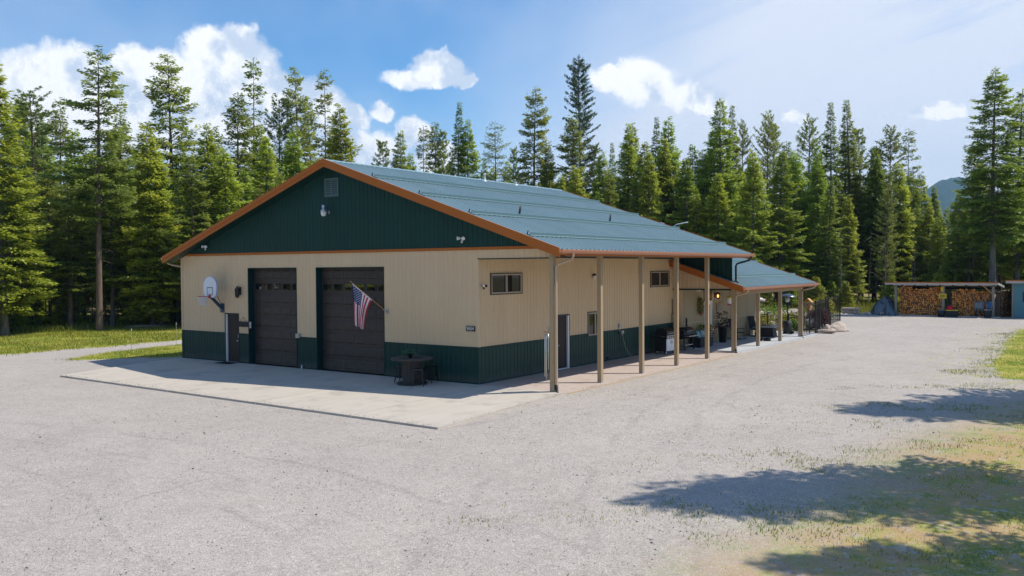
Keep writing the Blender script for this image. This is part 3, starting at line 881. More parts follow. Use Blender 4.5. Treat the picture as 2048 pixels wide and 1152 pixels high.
# side doors
d = MB(); d.box(-14.56, -13.72, .05, .09, .03, 2.19); md = d.build('entry_door', 'door_brown', barn)
f = MB(); f.box(-14.605, -14.56, -.03, .10, 0.0, 2.19); f.build('door_frame', 'white_paint', barn)
f = MB(); f.box(-13.72, -13.69, -.02, .10, 0.0, 2.22); f.box(-14.605, -13.69, -.02, .1, 2.19, 2.25); f.box(-14.70, -14.605, -.028, .1, 0, 2.25); f.build('door_frame', 'dark_trim', barn)  # head piece coloured dark to paint the shadow along the top of the frame
f = MB(); f.box(-14.62, -13.70, -.03, .1, 0.0, .03); f.build('sill', 'steel_grey', barn)
k = MB(); k.tube([(-13.80, .05, 1.0), (-13.80, -.02, 1.0)], .03, 8); k.tube([(-13.80, -.02, 1.0), (-13.80, -.035, 1.0)], .038, 10); k.box(-13.825, -13.775, .035, .05, 1.12, 1.28)
k.build('handle', 'steel_grey', md)
d = MB(); d.box(-.09, -.05, 5.34, 6.12, .03, 2.21); sdr = d.build('entry_door', 'door_brown', barn)
f = MB(); f.box(-.1, .03, 6.12, 6.21, 0, 2.24); f.box(-.1, .035, 5.3, 6.21, 0.0, .03); f.build('door_frame', 'white_paint', barn)
f = MB(); f.box(-.1, .03, 5.28, 5.34, 0, 2.24); f.box(-.1, .032, 5.28, 6.25, 2.21, 2.27); f.box(-.05, .032, 6.212, 6.25, 0.03, 2.21); f.build('door_frame', 'dark_trim', barn)
k = MB(); k.tube([(-.05, 5.42, 1.0), (.02, 5.42, 1.0)], .03, 8); k.build('handle', 'steel_grey', sdr)

# sliding windows in the side wall
def slider(y0, y1, z0, z1):
    w = MB()
    e = .055
    w.box(-.05, .036, y0, y1, z1 - e, z1); w.box(-.05, .036, y0, y1, z0, z0 + e); w.box(-.05, .036, y0, y0 + e, z0 + e, z1 - e); w.box(-.05, .036, y1 - e, y1, z0 + e, z1 - e)
    m = (y0 + y1) / 2
    w.box(-.05, .033, m - .035, m + .035, z0 + e, z1 - e)
    o = w.build('window', 'window_frame', barn)
    f = MB(); q = .035
    f.box(-.02, .042, y0 - q, y1 + q, z1, z1 + q); f.box(-.02, .042, y0 - q, y1 + q, z0 - q, z0); f.box(-.02, .042, y0 - q, y0, z0, z1); f.box(-.02, .042, y1, y1 + q, z0, z1)
    f.build('frame', 'dark_trim', o)
    for a, b_ in ((y0 + e, m - .035), (m + .035, y1 - e)):
        p = MB(); p.box(-.03, -.02 if a < m - .1 else -.012, a, b_, z0 + e, z1 - e); p.build('pane', 'window_glass', o)
slider(*W1); slider(*W2); slider(*W3)

# louvred gable vent
v = MB(); vx0, vx1, vz0, vz1 = -7.93, -7.13, 7.20, 7.96
v.box(vx0, vx1, -.05, -.019, vz1 - .05, vz1); v.box(vx0, vx1, -.05, -.019, vz0, vz0 + .05); v.box(vx0, vx0 + .05, -.05, -.019, vz0 + .05, vz1 - .05); v.box(vx1 - .05, vx1, -.05, -.019, vz0 + .05, vz1 - .05)
v.box((vx0 + vx1) / 2 - .025, (vx0 + vx1) / 2 + .025, -.05, -.019, vz0 + .05, vz1 - .05)
vent = v.build('gable_vent', 'vent_green', barn)
bk = MB(); bk.box(vx0 + .05, vx1 - .05, -.021, -.0192, vz0 + .05, vz1 - .05); bk.build('backing', 'black_plastic', vent)
for half in (0, 1):
    a = vx0 + .05 if half == 0 else (vx0 + vx1) / 2 + .025
    b_ = (vx0 + vx1) / 2 - .025 if half == 0 else vx1 - .05
    for i in range(8):
        z = vz0 + .075 + i * .082
        s_ = MB(); s_.add([(a, -.024, z + .05), (b_, -.024, z + .05), (b_, -.048, z), (a, -.048, z), (a, -.021, z + .045), (b_, -.021, z + .045), (b_, -.045, z - .008), (a, -.045, z - .008)],
                          [(0, 1, 2, 3), (7, 6, 5, 4), (0, 3, 7, 4), (1, 5, 6, 2), (3, 2, 6, 7), (0, 4, 5, 1)])
        s_.build('slat', 'vent_green', vent)

# roof: 0.91 m ribbed sheets from ridge to eave
def roof_plane(side, zf, y0, y1, xe, x_in, name='roof_panel', parent=None):
    """side +1: falls towards +X. panels share one mesh, the last one is cut narrower"""
    sl = 0.339; L = abs(xe - x_in)
    def pan(w):
        m = MB(); pr = profile(0, w, pitch=.3048, h=0.036); vs = []
        nz = Vector((side * sl, 0, 1)).normalized()
        for s, o in pr:
            for x in (x_in, xe):
                z = zf(x)
                vs.append((x + nz.x * o, s, z + nz.z * o))
        k = len(vs)
        m.add(vs, [(2 * i, 2 * i + 1, 2 * i + 3, 2 * i + 2) for i in range(len(pr) - 1)])
        return m.mesh(name, 'roof_steel')
    n = int((y1 - y0) // .9144); me = pan(.9144)
    for i in range(n):
        o = link(name, me, barn); o.location = (0, y0 + i * .9144, 0)
    rest = y1 - y0 - n * .9144
    if rest > .05:
        o = link(name, pan(rest), barn); o.location = (0, y0 + n * .9144, 0)
Y0, Y1 = -0.6, 17.45
XE = 3.86
roof_plane(1, RZ, Y0, Y1, XE, XM)
roof_plane(-1, RZ, Y0, Y1, 2 * XM - XE, XM)
r = MB()                                                        # ridge cap
for sgn in (1, -1):
    r.add([(XM, Y0 - .03, RZ(XM) + .045), (XM + sgn * .24, Y0 - .03, RZ(XM + .24) + .03), (XM + sgn * .24, Y1 + .03, RZ(XM + .24) + .03), (XM, Y1 + .03, RZ(XM) + .045)], [(0, 1, 2, 3)])
r.build('ridge_cap', 'roof_bar', barn)
u = MB()                                                        # under-roof deck and soffits
for sgn in (1, -1):
    xe = XM + sgn * (XE - XM - .02)
    u.add([(XM, Y0 + .05, RZ(XM) - .05), (xe, Y0 + .05, RZ(xe) - .05), (xe, Y1 - .03, RZ(xe) - .05), (XM, Y1 - .03, RZ(XM) - .05)], [(0, 1, 2, 3)])
u.build('roof_deck', 'dark_trim', barn)
u = MB()
for sgn in (1, -1):
    xe = XM + sgn * (XE - XM - .06)
    u.add([(XM, Y0 + .06, RZ(XM) - .255), (xe, Y0 + .06, RZ(xe) - .255), (xe, -.0, RZ(xe) - .255), (XM, -.0, RZ(XM) - .255)], [(0, 1, 2, 3)])
u.build('soffit', 'green_steel', barn)
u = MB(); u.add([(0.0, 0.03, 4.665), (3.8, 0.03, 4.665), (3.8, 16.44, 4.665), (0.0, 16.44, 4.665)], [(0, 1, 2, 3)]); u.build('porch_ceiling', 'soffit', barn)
# two-step rake boards on the front gable, plain rake at the rear
def rake(zf, ya, sgn, xa, xb, top, h, th, mt='copper_trim', name='rake_trim'):
    m = MB()
    za, zb = zf(xa) + top, zf(xb) + top
    m.add([(xa, ya, za), (xb, ya, zb), (xb, ya, zb - h), (xa, ya, za - h), (xa, ya + th, za), (xb, ya + th, zb), (xb, ya + th, zb - h), (xa, ya + th, za - h)],
          [(0, 1, 2, 3), (7, 6, 5, 4), (0, 4, 5, 1), (3, 2, 6, 7), (1, 5, 6, 2), (0, 3, 7, 4)])
    m.build(name, mt, barn)
for sgn in (1, -1):
    xe = XM + sgn * (XE - XM + .01)
    rake(RZ, Y0 - .035, sgn, XM, xe, .055, .17, .05)
    rake(RZ, Y0 - .012, sgn, XM, xe, -.115, .15, .05)
    rake(RZ, Y1, sgn, XM, xe, .055, .22, .03)
# eave fascia + K-style gutter
def gutter(x, z, y0, y1, sgn=1, mt='copper_gutter'):
    f = MB(); f.box(min(x - .04 * sgn, x), max(x - .04 * sgn, x), y0, y1, z - .20, z - .01); f.build('fascia', 'copper_trim', barn)
    g = MB()
    pr = [(.002, .0), (.002, -.125), (.075, -.125), (.10, -.085), (.118, -.02), (.118, .012), (.104, .012), (.104, -.012), (.085, -.07), (.068, -.108), (.014, -.108), (.014, 0)]
    g.prism([(x + sgn * a, z - .015 + c) for a, c in pr], 'y', y0 - .02, y1 + .02)
    g.build('gutter', mt, barn)
gutter(XE, RZ(XE) + .0, Y0 + .02, Y1 - .01)
gutter(2 * XM - XE, RZ(XE) + .0, Y0 + .02, Y1 - .01, -1)
# snow rails
for x in (-4.92, -2.50, -0.13, 2.40):
    m = MB(); nz = Vector((.339, 0, 1)).normalized(); tx = Vector((1, 0, -.339)).normalized()
    p0 = Vector((x, 0, RZ(x))) + nz * .037
    prof = [(-.14, 0), (-.14, .014), (.03, .03), (.05, .115), (.07, .115), (.06, .014), (.13, .014), (.13, 0)]
    m.prism([((p0 + tx * a + nz * c).x, (p0 + tx * a + nz * c).z) for a, c in prof], 'y', -.28, 17.40)
    sr = m.build('snow_rail', 'roof_bar', barn)
    k = MB(); q = p0 + tx * -.02
    k.tube([(q.x, -.34, q.z), (q.x + nz.x * .14, -.34, q.z + nz.z * .14)], .022, 6); k.build('end_bracket', 'black_metal', sr)
for y in (3.06, 10.33):
    m = MB(); x = -.31; z = RZ(x)
    m.lathe([(.10, .0), (.085, .03), (.05, .06), (.045, .10)], (x, y, z + .01), 12); m.tube([(x, y, z), (x + .05, y + .05, z + .40)], .042, 10); m.build('vent_pipe', 'black_plastic', barn)
for y in (9.69, 12.4):
    m = MB(); x = -7.0; z = RZ(x)
    m.lathe([(.13, .0), (.10, .04), (.05, .09), (.045, .34 if y < 10 else .16), (.07, .345 if y < 10 else .165), (.07, .42 if y < 10 else .2), (.0, .43 if y < 10 else .21)], (x, y, z), 12); m.build('vent_pipe', 'white_metal', barn)

# porch posts, each a wrapped square column with a joint high up
PY = [-0.07, 3.18, 6.53, 9.84, 13.19, 16.48]
for i, y in enumerate(PY):
    m = MB(); h = .08; zt = 4.66 if i < 5 else 3.16
    zj = 3.92 if i < 5 else 3.1
    m.box(XR - h, XR + h, y - h, y + h, -.10, zj); p = m.build('post', 'tan_post', barn)
    if i < 5:
        c = MB(); c.box(XR - h - .008, XR + h + .008, y - h - .008, y + h + .008, zj - .012, 4.66); c.build('post_sleeve', 'tan_post', p)
    m = MB(); m.box(XR - .1, XR + .1, y - .1, y + .1, -.13, -.045); m.build('footing', 'concrete', p)
m = MB(); m.box(XR - .075, XR + .075, -.06, 16.4, 4.666, 4.80); m.build('eave_beam', 'tan_post', barn)

# downspouts
def spout(pts, mt='tan_metal', r=.045):
    m = MB(); m.tube(pts, r, 6, True, False); return m.build('downspout', mt, barn)
spout([(3.93, .16, 4.70), (3.93, .16, 4.60), (3.89, .14, 4.50), (3.48, -.05, 4.34), (3.385, -.07, 4.26), (3.385, -.07, .22)])
m = MB(); m.tube([(3.385, -.07, .24), (3.385, -.07, .08), (3.44, -.12, -.02), (3.56, -.2, -.06)], .055, 8); m.build('drain_elbow', 'black_plastic', barn)
spout([(-18.66, -.30, 4.70), (-18.66, -.30, 4.56), (-18.5, -.2, 4.48), (-18.12, .1, 4.38), (-18.08, .12, 4.3), (-18.08, .12, .1)], 'tan_metal')
spout([(3.93, 17.05, 4.72), (3.93, 17.05, 4.62), (3.85, 17.0, 4.52), (3.36, 16.72, 4.36), (3.30, 16.66, 4.25), (3.30, 16.66, 3.50), (3.42, 16.7, 3.40)], 'green_trim', .05)

# ------------------------------------------------------------------ the lower wing behind
WY0, WY1, WB, WX = 15.97, 28.3, 3.27, 0.5
roof_plane(1, WZ, 16.56, WY1, 3.93, XM)
roof_plane(1, WZ, WY0, 16.56, 3.93, 0.03)
roof_plane(-1, WZ, 16.6, WY1, 2 * XM - 3.93, XM)
for xa, xb in ((0.03, 3.94),):
    rake(WZ, WY0 - .035, 1, xa, xb, .055, .17, .05); rake(WZ, WY0 - .012, 1, xa, xb, -.115, .15, .05)
rake(WZ, WY1, 1, XM, 3.94, .055, .24, .03)
rake(WZ, WY1, -1, XM, 2 * XM - 3.94, .055, .24, .03)
gutter(3.93, WZ(3.93), WY0 + .02, WY1 - .01)
for x in (0.22, 2.55):
    m = MB(); nz = Vector((.339, 0, 1)).normalized(); tx = Vector((1, 0, -.339)).normalized()
    p0 = Vector((x, 0, WZ(x))) + nz * .037
    prof = [(-.14, 0), (-.14, .014), (.03, .03), (.05, .115), (.07, .115), (.06, .014), (.13, .014), (.13, 0)]
    m.prism([((p0 + tx * a + nz * c).x, (p0 + tx * a + nz * c).z) for a, c in prof], 'y', 16.75, 28.15)
    m.build('snow_rail', 'roof_bar', barn)
PWF = lambda s, z, o: (s, YE - .045 - o, z)
siding('siding_panel', 'tan_steel', PWF, 0.02, 3.3, 3.10, lambda s: WZ(s) - .06)
m = MB(); m.box(0.02, 3.18, YE - .09, YE + .0, 3.03, 3.10); m.build('header_trim', 'green_trim', barn)
u = MB(); u.add([(0, WY0 + .05, WZ(0) - .06), (3.9, WY0 + .05, WZ(3.9) - .06), (3.9, WY1 - .02, WZ(3.9) - .06), (0, WY1 - .02, WZ(0) - .06)], [(0, 1, 2, 3)])
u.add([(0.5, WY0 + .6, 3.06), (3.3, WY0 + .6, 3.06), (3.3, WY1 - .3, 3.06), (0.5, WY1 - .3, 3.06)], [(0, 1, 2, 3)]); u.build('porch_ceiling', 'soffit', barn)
m = MB(); m.box(WB - .08, WB + .08, 16.56, 27.4, 2.80, 3.055); m.build('eave_beam', 'tan_post', barn)
for y in (19.9, 23.45, 27.06):
    m = MB(); m.box(WB - .085, WB + .085, y - .085, y + .085, -.05, 2.80); p = m.build('post', 'tan_post', barn)
spout([(3.99, 16.45, 3.08), (3.99, 16.45, 3.0), (3.92, 16.44, 2.92), (3.46, 16.46, 2.80), (3.37, 16.48, 2.68), (3.37, 16.48, .1)])
m = MB(); m.tube([(3.37, 16.48, .14), (3.37, 16.48, .0), (3.42, 16.4, -.06)], .055, 8); m.build('drain_elbow', 'black_plastic', barn)
spout([(3.99, 27.6, 3.08), (3.99, 27.6, 3.0), (3.92, 27.55, 2.92), (3.48, 27.14, 2.80), (3.40, 27.06, 2.68), (3.40, 27.06, .1)])
m = MB(); m.tube([(3.40, 27.06, .14), (3.40, 27.06, .0), (3.46, 27.0, -.04)], .055, 8); m.build('drain_elbow', 'black_plastic', barn)
# board-and-batten wall under the wing porch
BAT = [(16.56, 16.73), (16.73, 18.06), (18.06, 19.23), (20.36, 20.70), (20.70, 21.93), (21.93, 23.2), (23.2, 24.48), (24.48, 25.75), (25.75, 27.0), (27.0, 27.85)]
for a, b_ in BAT:
    m = MB(); m.box(WX - .05, WX, a + .012, b_ - .012, 1.30, 3.05); m.build('wall_panel', 'tan_panel', barn)
    m = MB(); m.box(WX - .05, WX - .002, a + .012, b_ - .012, 0.05, 1.26)
    k = int((b_ - a) / .31)
    for i in range(1, k + 1):
        yy = a + (b_ - a) * i / (k + 1)
        m.box(WX - .003, WX + .014, yy - .02, yy + .02, .05, 1.255)
    m.build('wainscot_panel', 'tan_panel', barn)
m = MB(); m.box(WX - .055, WX - .03, 16.56, 27.85, 0.05, 3.05); m.build('batten_backing', 'dark_trim', barn)
m = MB(); m.box(WX - .05, WX + .03, 16.56, 19.23, 1.26, 1.30); m.box(WX - .05, WX + .03, 20.36, 27.85, 1.26, 1.30); m.build('wainscot_cap', 'tan_metal', barn)
m = MB(); m.box(WX - .06, WX + .03, 27.85, 27.97, 0.03, 3.05); m.build('corner_trim', 'white_paint', barn)
m = MB(); m.box(-18.0, WX - .06, 27.83, 27.93, 0.03, 3.05); m.build('end_wall', 'tan_steel', barn)
m = MB(); m.box(0.0, WX, YE - .02, YE + .04, 0.0, 3.03); m.build('return_wall', 'tan_steel', barn)
m = MB(); m.box(WX - .02, WX + .02, 19.345, 20.245, .07, 2.28); wd = m.build('entry_door', 'white_paint', barn)
m = MB(); m.box(WX + .02, WX + .028, 19.505, 20.085, .95, 2.14); m.build('pane', 'window_glass', wd)
m = MB(); m.box(WX + .02, WX + .03, 19.505, 20.085, .2, .8); m.build('kick_panel', 'door_brown', wd)
f = MB(); f.box(WX - .02, WX + .05, 19.265, 19.345, .05, 2.36); f.box(WX - .02, WX + .05, 20.245, 20.325, .05, 2.36); f.box(WX - .02, WX + .05, 19.345, 20.245, 2.28, 2.36); f.build('door_frame', 'white_paint', barn)
# chimney and antenna arm on the wing roof
m = MB(); x, y = -1.7, 18.6; z = WZ(x)
m.lathe([(.14, -.1), (.14, 1.30), (.11, 1.30), (.11, 1.42)], (x, y, z), 14); m.lathe([(.22, 1.42), (.22, 1.48), (.0, 1.56)], (x, y, z), 14); m.build('flue', 'galvanised', barn)
m = MB(); x, y = -.45, 17.38; z = RZ(x)
m.tube([(x, y, z), (x + .25, y, z + .16), (x + .85, y + .1, z + .26)], .02, 6); m.build('antenna_arm', 'white_metal', barn)
# ------------------------------------------------------------------ things on and around the barn
def simple(name, label, cat, loc, parts, rotz=0, group=None):
    t = thing(name, label, cat, loc, rotz, group)
    for nm, m, mt in parts:
        m.build(nm, mt, t)
    return t

# basketball hoop on the gable wall (arm rises outwards from its wall plate)
def hoop():
    t = thing('basketball_hoop', 'wall-mounted basketball hoop with white fan-shaped backboard, red rim and white net', 'basketball hoop', (-14.84, -.02, 2.42))
    m = MB(); m.cbox((0, -.02, .05), (.24, .04, .42)); m.build('wall_plate', 'hoop_blue', t)
    B = Vector((0.0, -.62, .86))                          # back of the board
    m = MB(); m.tube([(0, -.03, .02), tuple(B + Vector((0, 0, -.28)))], .075, 4, True, False); m.build('arm', 'hoop_blue', t)
    m = MB(); m.tube([(0.02, -.05, .16), tuple(B + Vector((.02, .02, .25)))], .014, 6); m.build('strut', 'black_metal', t)
    bd = MB()
    def outline(w, h0, h1, k=1.0):
        pts = [(-w * .62, h0), (w * .62, h0), (w * .86, h0 + .10), (w * .97, h0 + .28)]
        for i in range(0, 13):
            a = math.pi * i / 12
            pts.append((w * math.cos(a), (h1 - w * .92) + w * .92 * math.sin(a)))
        pts += [(-w * .97, h0 + .28), (-w * .86, h0 + .10)]
        return pts
    o1 = outline(.51, -.32, .66)
    bd.prism([(B.x + p[0], B.z + p[1]) for p in o1], 'y', B.y - .045, B.y)
    board = bd.build('backboard', 'board_edge', t)
    o2 = outline(.482, -.295, .635)
    f = MB(); f.prism([(B.x + p[0], B.z + p[1]) for p in o2], 'y', B.y - .05, B.y - .046); f.build('face', 'board_white', board)
    q = MB(); x0, x1, z0, z1, e = B.x - .21, B.x + .21, B.z - .20, B.z + .16, .03
    for a in ((x0, x1, z1 - e, z1), (x0, x1, z0, z0 + e), (x0, x0 + e, z0 + e, z1 - e), (x1 - e, x1, z0 + e, z1 - e)):
        q.box(a[0], a[1], B.y - .0535, B.y - .0505, a[2], a[3])
    q.build('target_square', 'hoop_blue', board)
    rc = Vector((B.x, B.y - .05 - .15 - .23, B.z - .25))
    m = MB(); n = 28
    m.tube([(rc.x + .23 * math.cos(2 * math.pi * i / n), rc.y + .23 * math.sin(2 * math.pi * i / n), rc.z) for i in range(n + 1)], .011, 6, False)
    m.cbox((rc.x, B.y - .12, rc.z), (.13, .17, .03)); m.cbox((rc.x, B.y - .055, rc.z - .02), (.16, .012, .14))
    for s in (-1, 1): m.tube([(rc.x + s * .05, B.y - .06, rc.z - .08), (rc.x + s * .12, rc.y + .17, rc.z)], .008, 5)
    m.build('rim', 'hoop_red', t)
    nt = MB(); rings = [(.23, 0), (.20, -.10), (.165, -.20), (.135, -.30), (.125, -.40)]
    k = 14
    for i in range(len(rings) - 1):
        for j in range(k):
            for s in (0.5, -0.5):
                a0 = 2 * math.pi * (j + (i % 2) * .5) / k; a1 = a0 + 2 * math.pi * s / k
                nt.tube([(rc.x + rings[i][0] * math.cos(a0), rc.y + rings[i][0] * math.sin(a0), rc.z + rings[i][1]),
                         (rc.x + rings[i + 1][0] * math.cos(a1), rc.y + rings[i + 1][0] * math.sin(a1), rc.z + rings[i + 1][1])], .0075, 4, False)
    nt.build('net', 'net_white', t)
hoop()

# wall lantern beside the narrow garage door
def wall_lantern():
    t = thing('wall_lantern', 'black carriage lantern on the tan gable wall left of the narrower garage door', 'wall lantern', (-13.55, -.022, 3.25))
    m = MB(); m.box(-.07, .07, -.02, 0, -.16, .20); m.tube([(0, -.02, .16), (0, -.10, .25), (0, -.16, .22)], .014, 6); m.build('wall_bracket', 'black_metal', t)
    m = MB(); c = (0, -.16, 0)
    m.lathe([(.02, .22), (.10, .12), (.105, .10)], c, 6, False); m.lathe([(.085, -.24), (.05, -.28), (.0, -.30)], c, 6, False)
    for k in range(6):
        a = 2 * math.pi * k / 6
        m.tube([(.10 * math.cos(a), -.16 + .10 * math.sin(a), .10), (.08 * math.cos(a), -.16 + .08 * math.sin(a), -.24)], .011, 4)
    m.build('cage', 'black_metal', t)
    m = MB(); m.lathe([(.092, .095), (.073, -.235)], c, 6, False); m.build('glass', 'window_glass', t)
    m = MB(); m.lathe([(.02, -.15), (.022, -.05), (.0, .0)], c, 8); m.build('bulb', 'lamp_glass', t)
wall_lantern()

# barn light under the gable vent
def yard_light():
    t = thing('barn_light', 'silver dusk-to-dawn barn light with clear ribbed globe on the green gable', 'barn light', (-7.76, -.02, 6.58))
    t.scale = (.78, .78, .78)
    m = MB(); m.tube([(.08, 0, -.02), (.05, -.16, .0), (.0, -.30, .02)], .022, 8); m.cbox((.10, -.012, -.02), (.10, .02, .16)); m.build('arm', 'galvanised', t)
    m = MB(); m.lathe([(.0, .36), (.085, .36), (.095, .32), (.085, .14), (.12, .12), (.16, .05), (.165, .0), (.14, -.01)], (0, -.32, 0), 18); m.build('housing', 'galvanised', t)
    m = MB(); m.lathe([(.145, .0), (.15, -.08), (.13, -.16), (.10, -.22), (.0, -.235)], (0, -.32, -.012), 18); m.build('globe', 'lamp_glass', t)
yard_light()

# security floodlights with motion eye
def floodlight(loc, label, wall, mt, rz=0, s=1.0):
    t = thing('security_light', label, 'security light', loc, rz, None)
    t.scale = (s, s, s)
    m = MB(); m.tube([(0, 0, 0), (0, -.05, 0)], .065, 12); m.build('base', mt, t)
    for sx in (-1, 1):
        m = MB(); d = Vector((sx * .12, -.16, -.02 if sx > 0 else .0)); p = Vector((sx * .05, -.05, .02))
        m.tube([tuple(p), tuple(p + d * .35)], .02, 6)
        m.tube([tuple(p + d * .3), tuple(p + d * .5), tuple(p + d * .95), tuple(p + d * 1.05)], [.035, .06, .085, .085], 12); hd = m.build('lamp_head', mt, t)
        m = MB(); m.tube([tuple(p + d * 1.05), tuple(p + d * 1.08)], [.075, .06], 12); m.build('lens', 'lamp_glass', hd)
    m = MB(); m.tube([(0, -.05, -.03), (.0, -.08, -.10)], .022, 6); m.lathe([(.0, .05), (.05, .03), (.055, -.02), (.03, -.06), (.0, -.065)], (0, -.10, -.13), 12)
    e = m.build('sensor', mt, t)
    m = MB(); m.tube([(0, -.15, -.14), (0, -.158, -.14)], .022, 8); m.build('eye', 'black_plastic', e)
    return t
floodlight((-15.97, -.02, 5.30), 'white twin security light low on the green gable, above the basketball hoop', 'y', 'white_paint', 0, .82)
floodlight((-.66, -.02, 5.30), 'white twin security light with camera eye on the green gable, above the house number', 'y', 'white_paint', 0, .82)
floodlight((.022, .23, 3.57), 'small grey-brown twin floodlight beside the upper porch window near the corner', 'x', 'door_brown', R(90), .65)

# small fittings on the walls
simple('outlet_box', 'grey electrical box on the tan strip between the two garage doors', 'electrical box', (-9.62, -.02, 1.38),
       [('box', MB().box(-.09, .09, -.11, 0, -.07, .10), 'galvanised'), ('cover', MB().box(-.10, .10, -.125, -.111, -.075, .105), 'steel_grey')])
simple('pipe_stub', 'short white pipe stub standing between the garage doors', 'pipe', (-9.40, -.10, -.002),
       [('pipe', MB().tube([(0, 0, 0), (0, 0, .14)], .028, 8), 'white_paint'), ('cap', MB().tube([(0, 0, .141), (0, 0, .165)], .034, 8), 'white_paint')])
def keypad():
    t = thing('door_keypad', 'pale keypad on the dark jamb of the narrower garage door', 'keypad', (-12.90, .02, 1.74))
    m = MB(); m.box(-.05, .05, -.035, 0, -.14, .14); m.build('case', 'pale_plastic', t)
    m = MB()
    for i in range(4):
        for j in range(3): m.box(-.034 + j * .025, -.016 + j * .025, -.041, -.0355, -.11 + i * .035, -.085 + i * .035)
    m.build('keys', 'steel_grey', t)
keypad()
def text(name, s, size, loc, rot, mt, parent, ext=.004, align='CENTER'):
    cu = bpy.data.curves.new(name, 'FONT'); cu.body = s; cu.size = size; cu.extrude = ext; cu.align_x = align; cu.align_y = 'CENTER'
    tmp = bpy.data.objects.new(name, cu); COL.objects.link(tmp)
    bpy.context.view_layer.update()
    me = bpy.data.meshes.new_from_object(tmp.evaluated_get(bpy.context.evaluated_depsgraph_get()))
    bpy.data.objects.remove(tmp)
    me.materials.clear()
    o = link(name, me, parent, mt); o.location = loc; o.rotation_euler = rot
    return o
def plaque():
    t = thing('house_number', 'black house number plaque with white digits near the barn corner', 'house number', (-.34, -.02, 2.02))
    m = MB(); m.box(-.20, .20, -.03, 0, -.10, .10); m.build('plate', 'black_metal', t)
    m = MB(); m.box(-.19, .19, -.034, -.0305, .083, .09); m.box(-.19, .19, -.034, -.0305, -.09, -.083); m.build('border', 'steel_grey', t)
    text('digits', '9654', .17, (0, -.031, 0), (R(90), 0, 0), 'white_paint', t)
plaque()
def plank_sign():
    t = thing('hanging_plank', 'dark weathered wood plank hung by a wire between the entry door and the garage door', 'wood plank', (-13.33, -.03, 1.77))
    for i in range(2):
        m = MB(); m.box(-.34, .32, -.035, 0, -.12 + i * .122, -.002 + i * .122); m.build('board', 'plank_wood', t)
    m = MB(); m.tube([(-.22, -.02, .12), (0, -.025, .30), (.22, -.02, .12)], .006, 5); m.tube([(0, 0, .30), (0, -.04, .31)], .012, 6); m.build('wire', 'black_metal', t)
    m = MB()
    for x in (-.25, -.05, .15): m.tube([(x, -.035, -.03), (x + .03, -.07, -.04), (x + .05, -.07, .02)], .010, 5)
    m.build('hook', 'black_metal', t)
plank_sign()
m = MB(); m.box(-.48, .48, -.62, -.02, .0, .014)
for i in range(11): m.box(-.46 + i * .086, -.40 + i * .086, -.60, -.04, .0142, .019)
o = m.build('door_mat', 'mat_fabric'); o.location = (-14.15, -.04, .004); tag(o, 'black ribbed mat on the apron in front of the gable entry door', 'door mat')

